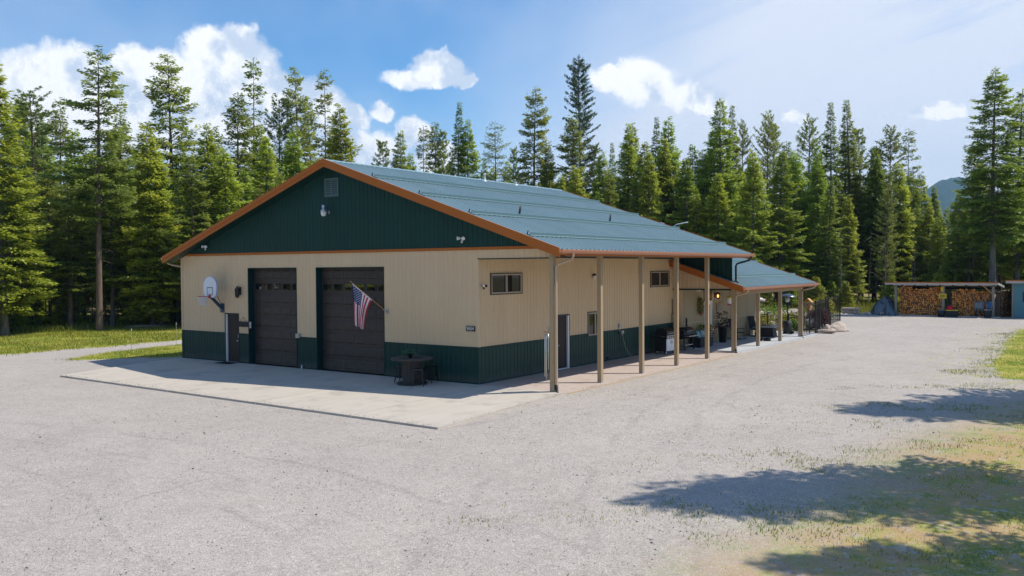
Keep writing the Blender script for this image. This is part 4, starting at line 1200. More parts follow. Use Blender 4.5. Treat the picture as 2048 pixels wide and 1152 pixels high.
# flag on a slanted wooden pole
def flag():
    t = thing('flagpole', 'slanted wooden flagpole in a wall bracket right of the wider garage door', 'flagpole', (-4.44, -.02, 2.53))
    m = MB(); m.cbox((0, -.012, 0), (.10, .025, .18)); m.tube([(0, -.02, -.02), (-.06, -.10, .06), (-.10, -.155, .105)], .026, 8); m.build('bracket', 'steel_grey', t)
    d = Vector((-.66, -.42, .66)).normalized()               # rises outwards and to the left
    p0 = Vector((-.06, -.09, .05)); L = 1.72
    m = MB(); m.tube([tuple(p0), tuple(p0 + d * L)], .014, 8); pole = m.build('pole', 'pole_wood', t)
    m = MB(); q = p0 + d * L; m.tube([tuple(q), tuple(q + d * .03), tuple(q + d * .07), tuple(q + d * .10)], [.016, .03, .03, .008], 8); m.build('finial', 'cedar', pole)
    # the cloth hangs from the outer 0.95 m of the pole; u runs down the pole (hoist), v along the fly
    f = thing('flag', 'US flag with thirteen stripes and a starred blue canton hanging from the slanted pole', 'flag', (-4.44, -.02, 2.53))
    A = p0 + d * (L - .02); hoist, fly = 1.02, 1.64
    nu, nv = 52, 60
    def P(u, v):
        """u 0 outer end .. 1 inner end of the hoist, v 0..1 along the fly; cloth falls in soft folds"""
        h = A - d * (u * hoist)
        gx = Vector((.04, .02, -1.0)).normalized()
        drop = v * fly
        side = Vector((-d.x, -d.y, 0)).normalized()
        # inner strands swing back below the outer end, so the bundle narrows as it falls
        pull = u * hoist * .55 * (1 - math.exp(-1.5 * v))
        lift = pull * .20
        fold = .075 * math.sin(u * 13 + v * 2.0) * min(1, v * 2.4) + .035 * math.sin(u * 23 - v * 3) * min(1, v * 2)
        nrm = Vector((d.y, -d.x, 0)).normalized()
        p = h + gx * (drop * (1 - .22 * u)) - side * pull * .93 + Vector((0, 0, lift)) + nrm * fold
        return p
    V = [P(i / nu, j / nv) for i in range(nu + 1) for j in range(nv + 1)]
    def cell(test, off, name, mt):
        mm = MB(); used = {}
        fs = []
        for i in range(nu):
            for j in range(nv):
                if test((i + .5) / nu, (j + .5) / nv):
                    idx = []
                    for a, b_ in ((i, j), (i + 1, j), (i + 1, j + 1), (i, j + 1)):
                        k = a * (nv + 1) + b_
                        if k not in used: used[k] = len(mm.v); mm.v.append(tuple(V[k]))
                        idx.append(used[k])
                    mm.f.append(tuple(idx)); mm.mi.append(0); mm.smooth.append(True)
        return mm.build(name, mt, f)
    canton = lambda u, v: u < 7 / 13 and .035 < v < .42
    stripe = lambda u: int(u * 13) % 2 == 0
    cell(lambda u, v: v >= .035 and not canton(u, v) and stripe(u), 0, 'red_stripes', 'flag_red')
    cell(lambda u, v: v < .035 or (not canton(u, v) and not stripe(u)), 0, 'white_stripes', 'flag_white')
    can = cell(canton, 0, 'canton', 'flag_blue')
    st = MB()
    for r in range(9):
        for c in range(6 if r % 2 == 0 else 5):
            u = (r + 1) / 10 * 7 / 13; v = .035 + ((c * 2 + 1 + r % 2) / 12) * .385
            for sgn in (1, -1):
                c0 = P(u, v); eu = (P(u + .01, v) - c0).normalized(); ev = (P(u, v + .01) - c0).normalized(); n = eu.cross(ev).normalized() * sgn
                c0 = c0 + n * .004
                pts = [c0 + (eu * math.sin(k * math.pi / 5) - ev * math.cos(k * math.pi / 5)) * (.026 if k % 2 == 0 else .0105) for k in range(10)]
                st.add([tuple(c0)] + [tuple(p) for p in pts], [(0, k + 1, (k + 1) % 10 + 1) for k in range(10)])
    st.build('stars', 'flag_white', can)
    m = MB()
    for u in (.02, .98):
        c0 = P(u, .0)
        m.tube([tuple(c0 + Vector((0, 0, .015))), tuple(c0 + Vector((.0, 0, -.03)))], .012, 6)
    m.build('grommet', 'steel_grey', f)
flag()

# cable-drum table with metal stools, potted fern and a tray
def spool_table():
    t = thing('spool_table', 'weathered grey cable-drum table with staved core standing by the wainscot', 'table', (-2.32, -1.02, -.021))
    m = MB(); R_ = .78; n = 40
    for k in range(7):                                         # plank top
        x0, x1 = -R_ + k * 2 * R_ / 7 + .004, -R_ + (k + 1) * 2 * R_ / 7 - .004
        pts = []
        for i in range(9):
            x = x0 + (x1 - x0) * i / 8; pts.append((x, math.sqrt(max(0, R_ * R_ - x * x))))
        poly = pts + [(x, -y) for x, y in pts[::-1]]
        q = MB(); q.prism([p for i, p in enumerate(poly) if i == 0 or (Vector(p) - Vector(poly[i - 1])).length > 1e-4], 'z', .90, .965); q.build('top_plank', 'old_wood', t)
    m = MB()
    for k in range(22):
        a = 2 * math.pi * k / 22
        q = Matrix.Rotation(a, 3, 'Z')
        m.cbox(tuple(q @ Vector((.34, 0, .47))), (.035, .092, .86), q)
    m.build('core_staves', 'old_wood', t)
    m = MB(); m.lathe([(.325, .05), (.325, .89)], (0, 0, 0), 22, False); m.build('core_lining', 'plank_wood', t)
    m = MB(); m.lathe([(.0, 0), (.56, 0), (.57, .02), (.57, .05), (.0, .055)], (0, 0, 0), 36); m.build('foot_disc', 'plank_wood', t)
spool_table()
def stool(loc, rz, label):
    t = thing('bar_stool', label, 'stool', loc, rz, 'metal stools around the cable-drum table')
    m = MB(); m.box(-.16, .16, -.16, .16, .60, .622); m.box(-.155, .155, -.155, .155, .575, .60); m.build('seat', 'black_metal', t)
    for sx in (-1, 1):
        for sy in (-1, 1):
            m = MB(); m.tube([(sx * .135, sy * .135, .58), (sx * .205, sy * .205, 0)], [.032, .018], 4, True, False); m.build('leg', 'black_metal', t)
    m = MB(); z = .2; k = .18
    for a, b_ in (((-k, -k), (k, -k)), ((k, -k), (k, k)), ((k, k), (-k, k)), ((-k, k), (-k, -k))):
        m.tube([(a[0], a[1], z), (b_[0], b_[1], z)], .010, 5)
    m.build('foot_rail', 'black_metal', t)
stool((-2.86, -.98, -.02), .25, 'black metal stool tucked under the cable-drum table on its garage door side')
stool((-1.72, -1.30, -.027), .5, 'black metal stool on the camera side of the cable-drum table, toward the barn corner')
stool((-1.95, -.42, -.01), .1, 'black metal stool between the cable-drum table and the green wainscot')

def leaf_clump(name, mt, parent, n, r, z0, z1, leaf=(.10, .03), seed=1, up=.5, droop=.3):
    """sprays of narrow leaves, as a mesh with a 'tip' attribute"""
    rg = np.random.default_rng(seed)
    V = []; T = []; F = []
    for i in range(n):
        a = rg.uniform(0, 6.283); rr = r * math.sqrt(rg.uniform(0, 1)); z = rg.uniform(z0, z1)
        p = np.array([rr * math.cos(a), rr * math.sin(a), z])
        d = np.array([math.cos(a + rg.normal(0, .6)), math.sin(a + rg.normal(0, .6)), rg.normal(up, .4)]); d /= np.linalg.norm(d)
        s = np.cross(d, [rg.normal(), rg.normal(), rg.normal() + 1]); s /= np.linalg.norm(s) + 1e-9
        L = leaf[0] * rg.uniform(.6, 1.3); w = leaf[1] * rg.uniform(.7, 1.3)
        k = len(V)
        V += [p, p + d * L * .5 + s * w, p + d * L - np.array([0, 0, droop * L]), p + d * L * .5 - s * w]
        F.append((k, k + 1, k + 2, k + 3)); b0 = np.clip((z - z0) / (z1 - z0 + 1e-6) * .6 + rr / r * .3 + rg.normal(0, .15), 0, 1); T += [b0 * .6, b0, min(1, b0 + .25), b0]
    return tag(link(name, np_mesh(name, V, F, mt, T), parent), kind='stuff')
def potted_fern():
    t = thing('potted_fern', 'small green fern in a black pot on the cable-drum table', 'potted plant', (-2.30, -1.13, .945))
    m = MB(); m.lathe([(.06, 0), (.085, .14), (.092, .14), (.092, .165), (.075, .165), (.07, .13), (.0, .13)], (0, 0, 0), 16); m.build('pot', 'black_plastic', t)
    rg = random.Random(4); V = []; F = []; T = []
    for k in range(17):
        a = 2 * math.pi * k / 17 + rg.uniform(-.2, .2); L = rg.uniform(.30, .46); up = rg.uniform(.5, 1.3)
        for i in range(9):
            t0 = i / 9; x = L * t0; z = .16 + up * L * t0 - 1.1 * L * t0 * t0
            for s in (-1, 1):
                w = .085 * (1 - t0) + .02; j = len(V)
                q = lambda px, py, pz: (px * math.cos(a) - py * math.sin(a), px * math.sin(a) + py * math.cos(a), pz)
                V += [q(x, 0, z), q(x + .02, s * w, z - .01), q(x + .035, s * w * .3, z)]; F.append((j, j + 1, j + 2)); T += [t0 * .6, t0 * .8 + .2, t0]
    link('fronds', np_mesh('fronds', V, F, 'fern_leaves', T), t)
potted_fern()
m = MB(); m.lathe([(.0, 0), (.15, 0), (.17, .02), (.16, .02), (.14, .008), (.0, .008)], (0, 0, 0), 24)
o = m.build('tray', 'plank_wood'); o.location = (-2.02, -.98, .945); tag(o, 'flat round dark tray lying on the cable-drum table beside the fern', 'tray')

# wind chime hung beside the first post
def chime():
    t = thing('wind_chime', 'tall wind chime with long pale tubes hanging beside the corner post', 'wind chime', (2.98, -.05, 2.05))
    m = MB(); m.lathe([(.0, .0), (.09, .0), (.09, -.03), (.0, -.03)], (0, 0, 0), 14); m.build('top_disc', 'cedar', t)
    m = MB(); m.tube([(.16, 0, .16), (.05, 0, .2), (0, 0, .16), (0, 0, 0)], .006, 5); m.tube([(0, 0, -.03), (0, 0, -1.44)], .003, 4); m.build('cord', 'steel_grey', t)
    for k in range(5):
        a = 2 * math.pi * k / 5; L = 1.18 + .09 * k
        m = MB(); m.tube([(.065 * math.cos(a), .065 * math.sin(a), -.10), (.065 * math.cos(a), .065 * math.sin(a), -.10 - L)], .017, 8)
        m.build('tube', 'chime_teal' if k in (1, 2) else 'chime_steel', t)
    m = MB(); m.lathe([(.0, -.66), (.045, -.66), (.045, -.69), (.0, -.69)], (0, 0, 0), 12); m.build('striker', 'cedar', t)
    m = MB(); m.cbox((0, 0, -1.50), (.07, .008, .13)); m.build('sail', 'cedar', t)
chime()
simple('junction_box', 'small dark junction box on the corner post above the wind chime', 'junction box', (3.155, -.1, 2.12),
       [('box', MB().box(-.03, 0.0, -.05, .05, -.07, .07), 'steel_grey'), ('cover', MB().box(-.04, -.031, -.055, .055, -.075, .075), 'black_metal')])
# porch wall lamp, spigot with hose, outlet
simple('porch_light', 'small jelly-jar wall light high on the porch side wall', 'wall light', (.02, 8.19, 3.86),
       [('cap', MB().lathe([(.0, .09), (.075, .08), (.08, .02), (.07, .0)], (.10, 0, 0), 12).tube([(0, 0, .05), (.1, 0, .05)], .03, 8), 'black_metal'),
        ('globe', MB().lathe([(.065, .0), (.07, -.08), (.05, -.16), (.0, -.175)], (.10, 0, 0), 12), 'lamp_glass')])
def spigot():
    t = thing('hose_spigot', 'wall spigot with a timer and a thin tan hose running down the green wainscot', 'spigot', (.02, 10.72, 1.12))
    m = MB(); m.tube([(0, 0, 0), (.10, 0, 0), (.13, 0, -.05)], .028, 8); m.tube([(.06, 0, .0), (.06, 0, .06)], .012, 6); m.tube([(.06, -.04, .06), (.06, .04, .06)], .02, 6); m.build('tap', 'steel_grey', t)
    m = MB(); m.cbox((.10, .03, .10), (.09, .13, .12)); m.build('timer', 'pale_plastic', t)
    m = MB(); m.tube([(.13, 0, -.05), (.15, .05, -.3), (.16, .2, -.6), (.22, .42, -.92), (.3, .6, -1.09), (.36, 1.0, -1.115)], .013, 6); m.build('hose', 'hose_tan', t)
spigot()
simple('outlet_cover', 'grey weatherproof outlet on the tan siding above the hose spigot', 'outlet', (.02, 10.60, 1.50),
       [('box', MB().box(0, .05, -.06, .06, -.10, .10), 'galvanised'), ('lid', MB().box(.051, .075, -.065, .065, -.06, .105), 'steel_grey'), ('conduit', MB().tube([(.025, 0, -.101), (.025, .02, -.26)], .014, 6), 'galvanised')])
simple('foundation_vent', 'dark vent cover at the foot of the green porch wainscot', 'vent', (.026, 9.55, .06),
       [('cover', MB().box(0, .06, -.14, .14, .0, .11), 'black_plastic'), ('louvre', MB().box(.0601, .075, -.12, .12, .02, .035).box(.0601, .075, -.12, .12, .055, .07), 'black_metal')])
simple('breaker_box', 'small tan meter box beside the end of the green wainscot', 'meter box', (.02, 16.30, 1.62),
       [('box', MB().box(0, .08, -.10, .10, -.20, .20), 'tan_panel'), ('meter', MB().tube([(.08, 0, .06), (.14, 0, .06)], .07, 12), 'pale_plastic'), ('conduit', MB().tube([(.04, 0, .2), (.04, 0, .95)], .02, 6), 'dark_trim')])

# ---------------------------------------------------------------- under the porch
def gas_grill():
    t = thing('gas_grill', 'black gas grill with white front panel and one pale wheel under the porch', 'grill', (.72, 14.05, -.02), R(84))
    m = MB(); m.prism([(-.34, .92), (.34, .92), (.34, 1.0), (.24, 1.22), (-.12, 1.27), (-.34, 1.12)], 'x', -.43, .43)
    h = m.build('lid', 'black_metal', t)
    m = MB(); m.tube([(-.34, -.385, 1.02), (.34, -.385, 1.02)], .018, 8); m.tube([(-.3, -.34, 1.02), (-.3, -.385, 1.02)], .012, 6); m.tube([(.3, -.34, 1.02), (.3, -.385, 1.02)], .012, 6); m.build('handle', 'stainless', h)
    m = MB(); m.box(-.45, .45, -.34, .34, .76, .92); m.build('firebox', 'black_metal', t)
    m = MB(); m.box(-.46, .46, -.40, -.342, .78, .91); cp = m.build('control_panel', 'stainless', t)
    for x in (-.3, -.1, .1, .3):
        k = MB(); k.tube([(x, -.402, .845), (x, -.44, .845)], .03, 10); k.build('knob', 'black_plastic', cp)
    m = MB(); m.box(-.44, .44, -.30, .32, .14, .76); m.build('cabinet', 'black_plastic', t)
    for a, b_ in ((-.42, -.01), (.01, .42)):
        m = MB(); m.box(a, b_, -.33, -.301, .16, .74); d = m.build('cabinet_door', 'white_metal', t)
        k = MB(); k.tube([((a if a > 0 else b_) + (.05 if a > 0 else -.05), -.35, .5), ((a if a > 0 else b_) + (.05 if a > 0 else -.05), -.35, .66)], .012, 6); k.build('handle', 'stainless', d)
    for s in (-1, 1):
        m = MB(); m.box(min(s * .47, s * .80), max(s * .47, s * .80), -.30, .28, .86, .90); m.build('side_shelf', 'stainless' if s > 0 else 'black_metal', t)
        for y in (-.24, .26):
            m = MB(); m.tube([(s * .38, y - .03, .085), (s * .38, y + .03, .085)], .085, 14); w = m.build('wheel', 'rubber', t)
            m = MB(); m.tube([(s * .38, y - .036, .085), (s * .38, y + .036, .085)], .052, 12); m.build('hub', 'white_metal', w)
gas_grill()
def smoker():
    t = thing('barrel_smoker', 'dark barrel smoker with pale front shelf standing past the gas grill', 'smoker', (.80, 16.05, -.02), R(86))
    m = MB(); m.tube([(-.55, 0, .88), (.55, 0, .88)], .30, 18); m.build('barrel', 'black_metal', t)
    m = MB(); m.tube([(.45, .1, 1.1), (.45, .1, 1.55)], .05, 10); m.lathe([(.09, .0), (.0, .06)], (.45, .1, 1.56), 10); m.build('smokestack', 'black_metal', t)
    m = MB(); m.box(-.5, .5, -.56, -.30, .74, .77); m.build('front_shelf', 'stainless', t)
    m = MB(); m.box(-.45, .45, -.28, .25, .28, .31); m.build('lower_shelf', 'stainless', t)
    for x in (-.42, .42):
        for y in (-.24, .24):
            m = MB(); m.tube([(x, y, .75), (x * 1.1, y * 1.25, .02)], .02, 6); m.build('leg', 'black_metal', t)
    m = MB(); m.tube([(.47, -.35, .10), (.47, -.30, .10)], .10, 14); m.build('wheel', 'rubber', t)
    m = MB(); m.tube([(-.3, -.34, 1.0), (.3, -.34, 1.0)], .016, 6); m.build('handle', 'stainless', t)
smoker()
def deck_box():
    t = thing('wicker_bench', 'low black wicker bench with a curved front beside the porch wall', 'bench', (1.02, 17.75, .03), R(82))
    m = MB(); m.box(-.62, .62, -.30, .30, .04, .46); m.build('body', 'black_plastic', t)
    m = MB()
    for i in range(9): m.box(-.625, .625, -.306, -.3005, .07 + i * .043, .095 + i * .043)
    m.build('weave', 'black_fabric', t)
    m = MB(); m.box(-.64, .64, -.32, .32, .46, .50); m.build('seat', 'black_fabric', t)
    for x in (-.55, .55):
        for y in (-.22, .22):
            m = MB(); m.box(x - .03, x + .03, y - .03, y + .03, 0, .04); m.build('foot', 'black_plastic', t)
deck_box()
def pillow(loc, rot, sz, mt, label):
    m = MB(); n = 10; vs = []; fs = []
    for sgn in (1, -1):
        o = len(vs)
        for i in range(n + 1):
            for j in range(n + 1):
                u, v = i / n * 2 - 1, j / n * 2 - 1
                k = (1 - abs(u) ** 3.2) * (1 - abs(v) ** 3.2)
                vs.append((u * sz[0] * (1 - .08 * (1 - abs(v))), sgn * sz[2] * k ** .6, v * sz[1] * (1 - .08 * (1 - abs(u)))))
        for i in range(n):
            for j in range(n):
                a = o + i * (n + 1) + j; fs.append((a, a + 1, a + n + 2, a + n + 1))
    m.add(vs, fs, True)
    ob = m.build('throw_pillow', mt); ob.location = loc; ob.rotation_euler = rot
    tag(ob, label, 'pillow')
pillow((1.05, 18.02, .72), (R(-18), 0, R(70)), (.26, .20, .08), 'cushion_pattern', 'pale patterned throw pillow leaning on the wicker bench at the end nearer the white door')
pillow((.98, 17.45, .70), (R(-22), 0, R(98)), (.24, .20, .08), 'cushion_teal', 'teal throw pillow on the wicker bench at its end nearer the grills')
def wreath():
    t = thing('wreath', 'dark oval wreath with red and yellow flowers left of the white door', 'wreath', (.56, 18.62, 2.12))
    rg = np.random.default_rng(8); V = []; F = []; T = []
    for i in range(420):
        a = rg.uniform(0, 6.283); c = np.array([rg.normal(.05, .04), .20 * math.cos(a) + rg.normal(0, .05), .36 * math.sin(a) + rg.normal(0, .06)])
        d = rg.normal(0, 1, 3); d /= np.linalg.norm(d); s = np.cross(d, rg.normal(0, 1, 3)); s /= np.linalg.norm(s) + 1e-9
        k = len(V); V += [c, c + d * .06 + s * .018, c + d * .12, c + d * .06 - s * .018]; F.append((k, k + 1, k + 2, k + 3)); T += [.2, .4, .5, .4]
    link('greenery', np_mesh('greenery', V, F, 'shrub_leaves', T), t)
    for mt, n, sd, bias in (('flower_red', 9, 3, -1.6), ('flower_yellow', 9, 4, .2)):
        m = MB(); r2 = random.Random(sd)
        for i in range(n):
            a = r2.gauss(bias, .8)
            m.blob((.11, .20 * math.cos(a) + r2.gauss(0, .03), .36 * math.sin(a) + r2.gauss(0, .04)), .045, i, .3, 1)
        m.build('red_flowers' if mt == 'flower_red' else 'yellow_flowers', mt, t)
wreath()
def lit_lantern():
    t = thing('hanging_lantern', 'lit black lantern glowing orange on the wall right of the white door', 'wall lantern', (.52, 20.78, 2.62))
    m = MB(); m.box(0, .02, -.07, .07, -.14, .16); m.tube([(.02, 0, .12), (.12, 0, .20), (.18, 0, .16)], .014, 6); m.build('wall_bracket', 'black_metal', t)
    m = MB(); c = (.18, 0, 0)
    m.lathe([(.02, .20), (.14, .10), (.15, .07)], c, 8, False); m.lathe([(.10, -.16), (.05, -.20), (.0, -.21)], c, 8, False)
    for k in range(6):
        a = 2 * math.pi * k / 6; m.tube([(.18 + .12 * math.cos(a), .12 * math.sin(a), .07), (.18 + .10 * math.cos(a), .10 * math.sin(a), -.16)], .009, 4)
    m.build('cage', 'black_metal', t)
    m = MB(); m.lathe([(.0, -.12), (.035, -.10), (.05, -.03), (.03, .04), (.0, .06)], c, 10); m.build('bulb', 'lamp_flame', t)
    l = bpy.data.lights.new('lantern_glow', 'POINT'); l.energy = 2; l.color = (1, .5, .18); l.shadow_soft_size = .06
    o = bpy.data.objects.new('lantern_glow', l); COL.objects.link(o); o.parent = t; o.location = (.34, 0, -.03)
lit_lantern()
simple('ceiling_light', 'white round ceiling light under the wing porch', 'ceiling light', (1.0, 17.4, 3.06),
       [('base', MB().lathe([(.0, 0), (.17, 0), (.17, -.03), (.0, -.03)], (0, 0, 0), 18), 'white_paint'), ('globe', MB().lathe([(.16, -.031), (.14, -.09), (.08, -.12), (.0, -.13)], (0, 0, 0), 18), 'lamp_glass')])
def wall_sign():
    t = thing('wall_sign', 'hanging grey board sign with a yellow twig trim right of the lit lantern', 'sign', (.53, 21.35, 1.95))
    m = MB(); m.box(0, .025, -.36, .36, -.20, .12); m.build('board', 'grey_wood', t)
    m = MB(); m.tube([(.03, -.45, .18), (.04, -.1, .24), (.04, .1, .30), (.03, .5, .17)], .022, 6); m.tube([(.03, -.35, -.24), (.04, 0, -.42), (.03, .1, -.30)], .016, 6); m.build('twig_trim', 'straw_leaf', t)
wall_sign()
def feeder():
    t = thing('bird_feeder', 'hanging hummingbird feeder with a yellow lid and clear bottle beside the wing post', 'bird feeder', (2.62, 17.55, 2.66))
    m = MB(); m.lathe([(.0, .05), (.06, .04), (.24, .0), (.24, -.02), (.0, -.02)], (0, 0, 0), 18); m.build('lid', 'tote_yellow', t)
    m = MB(); m.lathe([(.06, -.021), (.10, -.08), (.11, -.22), (.08, -.32), (.03, -.36), (.0, -.36)], (0, 0, 0), 14); m.build('bottle', 'white_metal', t)
    m = MB(); m.lathe([(.03, -.361), (.12, -.39), (.12, -.43), (.0, -.44)], (0, 0, 0), 14); m.build('base', 'pink_flower', t)
    m = MB(); m.tube([(0, 0, .05), (0, 0, .39)], .006, 5); m.build('wire', 'black_metal', t)
feeder()
def planter(loc, label, h, seed, mt, pot='black_plastic', r=.26, ph=.75, lp=(.14, .05)):
    t = thing('planter', label, 'planter', loc)
    m = MB(); m.lathe([(r * .75, 0), (r, ph), (r * 1.06, ph), (r * 1.06, ph + .05), (r * .9, ph + .05), (r * .85, ph - .05), (.0, ph - .05)], (0, 0, 0), 18); m.build('pot', pot, t)
    leaf_clump('plant', mt, t, 190, r * 1.15, ph + .0, ph + h, lp, seed, .6, .3)
    m = MB(); m.tube([(0, 0, ph - .05), (.02, .01, ph + h * .7)], .014, 6); m.build('stem', 'bark_log', t)
planter((.98, 20.75, .04), 'tall dark planter with a narrow dark plant right of the white door', .85, 3, 'plum_leaves', r=.25, ph=.82)
planter((.80, 18.75, .04), 'pot of pale and red blossoms left of the white door', .55, 6, 'shrub_leaves', r=.30, ph=.50)
def blossoms():
    t = thing('flower_bunch', 'bunch of white, orange and red blossoms in the pot left of the white door', 'flowers', (.80, 18.75, .54))
    for mt, nm, sd in (('flag_white', 'white_blossom', 1), ('flower_red', 'red_blossom', 2), ('flower_yellow', 'orange_blossom', 3)):
        m = MB(); rg = random.Random(sd)
        for i in range(11): m.blob((rg.gauss(.1, .18), rg.gauss(0, .18), rg.uniform(.15, .62)), .05, i, .3, 1)
        m.build(nm, mt, t)
blossoms()
def rocking_chair(loc, rz, label):
    t = thing('rocking_chair', label, 'rocking chair', loc, rz, 'rocking chairs under the wing porch')
    for s in (-1, 1):
        m = MB(); m.tube([(s * .27, -.48 + i * .12, .03 + .10 * ((i - 4) / 4) ** 2) for i in range(9)], .02, 6); m.build('rocker', 'black_metal', t)
        m = MB(); m.tube([(s * .27, -.26, .045), (s * .27, -.26, .62)], .018, 6); m.build('leg', 'black_metal', t)
        m = MB(); m.tube([(s * .27, .25, .045), (s * .27, .22, .45)], .018, 6); m.build('leg', 'black_metal', t)
        m = MB(); m.box(s * .27 - .03, s * .27 + .03, -.30, .26, .62, .645); m.build('armrest', 'black_metal', t)
    m = MB(); m.box(-.25, .25, -.26, .24, .40, .44); m.build('seat', 'black_fabric', t)
    m = MB(); q = Euler((R(-16), 0, 0)).to_matrix(); m.cbox((0, .34, .80), (.50, .03, .80), q); m.build('backrest', 'black_fabric', t)
rocking_chair((1.05, 22.75, .04), R(70), 'black rocking chair against the batten wall, next to the tall planter')
rocking_chair((1.10, 25.6, .04), R(60), 'black rocking chair nearest the white corner of the wing wall')
pillow((1.02, 25.57, .56), (R(72), 0, R(60)), (.22, .20, .06), 'cushion_teal', 'teal seat cushion on the rocking chair near the wing corner')
def fire_table():
    t = thing('fire_table', 'square dark grey fire table with tapered sides under the wing porch', 'fire table', (1.55, 26.1, .035), R(8))
    m = MB(); m.add([(-.55, -.55, 0), (.55, -.55, 0), (.55, .55, 0), (-.55, .55, 0), (-.47, -.47, .56), (.47, -.47, .56), (.47, .47, .56), (-.47, .47, .56)],
                    [(0, 3, 2, 1), (4, 5, 6, 7), (0, 1, 5, 4), (1, 2, 6, 5), (2, 3, 7, 6), (3, 0, 4, 7)]); m.build('base', 'black_plastic', t)
    m = MB()
    for a in ((-.62, .62, -.62, -.30), (-.62, .62, .30, .62), (-.62, -.30, -.30, .30), (.30, .62, -.30, .30)): m.box(*a, .56, .62)
    m.build('top', 'steel_grey', t)
    m = MB(); rg = random.Random(2)
    for i in range(26): m.blob((rg.uniform(-.24, .24), rg.uniform(-.24, .24), .60 + rg.uniform(0, .06)), .06, i, .3, 1)
    m.build('fire_stones', 'rock', t)
fire_table()
def patio_heater():
    t = thing('patio_heater', 'mushroom patio heater with a dark domed reflector and black tank skirt', 'patio heater', (2.0, 28.7, .035))
    m = MB(); m.lathe([(.27, 0), (.26, .78), (.22, .80), (.0, .80)], (0, 0, 0), 20); m.build('tank_cover', 'black_plastic', t)
    m = MB(); m.tube([(0, 0, .8), (0, 0, 1.95)], .038, 10); m.build('pole', 'black_metal', t)
    m = MB(); m.lathe([(.07, 1.95), (.11, 2.0), (.12, 2.25), (.08, 2.28)], (0, 0, 0), 16); m.build('burner', 'galvanised', t)
    m = MB(); m.lathe([(.54, 2.28), (.53, 2.30), (.42, 2.38), (.22, 2.45), (.0, 2.48)], (0, 0, 0), 26); m.build('reflector', 'heater_cap', t)
    m = MB(); m.tube([(.31, -.06, .085), (.31, .06, .085)], .08, 12); m.build('wheel', 'rubber', t)
patio_heater()
def umbrella():
    t = thing('patio_umbrella', 'pale pink patio umbrella open beyond the corner of the wing', 'umbrella', (-1.55, 31.0, 0.0))
    m = MB(); m.tube([(0, 0, 0), (0, 0, 2.5)], .025, 8); m.build('pole', 'white_metal', t)
    for k in range(8):
        a0, a1 = 2 * math.pi * k / 8, 2 * math.pi * (k + 1) / 8; m = MB()
        P_ = lambda r, a, z: (r * math.cos(a), r * math.sin(a), z)
        m.add([P_(.02, a0, 2.52), P_(.02, a1, 2.52), P_(.75, a0, 2.30), P_(.75, a1, 2.30), P_(1.35, a0, 2.03), P_(1.35, a1, 2.03), P_(1.34, (a0 + a1) / 2, 2.06), P_(1.35, a0, 1.93), P_(1.35, a1, 1.93)],
              [(0, 2, 3, 1), (2, 4, 6, 5, 3), (4, 7, 8, 5)]); m.build('canopy_panel', 'umbrella_cloth', t)
        m = MB(); m.tube([P_(.03, a0, 2.47), P_(1.33, a0, 2.0)], .010, 5); m.build('rib', 'white_metal', t)
    m = MB(); m.lathe([(.25, 0), (.25, .06), (.06, .10), (.0, .10)], (0, 0, 0), 18); m.build('base', 'black_metal', t)
umbrella()
m = MB(); rgx = random.Random(9)
for i in range(7): m.blob((rgx.gauss(0, .16), rgx.gauss(0, .10), .07 + rgx.uniform(0, .05)), .11, i, .25, 1)
o = m.build('ornament', 'black_fabric'); o.location = (2.72, 23.0, .02); tag(o, 'low dark lump of an ornament on the patio edge beside a wing post', 'ornament')

# ---------------------------------------------------------------- pool yard: fences, rockery, shrubs
def fence_run(pts, h, label, name='metal_fence', gap=.13, group=None, rails=(.12, -.14, -.02)):
    t = thing(name, label, 'fence', (pts[0][0], pts[0][1], -.09), 0, group)
    o = Vector((pts[0][0], pts[0][1], 0))
    P = [Vector((p[0], p[1], 0)) - o for p in pts]
    pc = MB(); pc.box(-.008, .008, -.008, .008, 0.08, h); pme = pc.mesh('picket', 'black_metal')
    ps = MB(); ps.box(-.035, .035, -.035, .035, -.05, h + .06); ps.box(-.045, .045, -.045, .045, h + .06, h + .085); sme = ps.mesh('post', 'black_metal')
    np_ = 0
    for i, p in enumerate(P):
        q = link('post', sme, t); q.location = p
        if i == len(P) - 1: break
        d = P[i + 1] - p; L = d.length; u = d / L; a = math.atan2(u.y, u.x)
        for z in rails:
            r = MB(); r.cbox((L / 2, 0, (h + z) if z < 0.05 else z), (L - .07, .03, .035)); q = r.build('rail', 'black_metal', t); q.location = p; q.rotation_euler = (0, 0, a)
        n = int((L - .07) / gap)
        for k in range(1, n):
            if np_ >= 295: break
            q = link('picket', pme, t); q.location = p + u * (.035 + (L - .07) * k / n); q.rotation_euler = (0, 0, a); np_ += 1
    return t
fence_run([(3.30, 27.25), (3.28, 30.15), (2.75, 33.0), (2.31, 35.84), (1.6, 39.67), (.92, 44.77)], 2.05, 'black metal picket fence running back from the last wing post past the rockery', gap=.21)
fence_run([(3.05, 29.72), (1.75, 29.72), (.40, 29.72), (-1.0, 29.72)], 1.22, 'waist-high black picket fence across the end of the patio', gap=.15)
fence_run([(.92, 44.77), (-3.0, 45.2), (-7.0, 45.6), (-11.0, 46.0)], 2.3, 'tall dark fence at the rear of the pool garden', gap=.16)

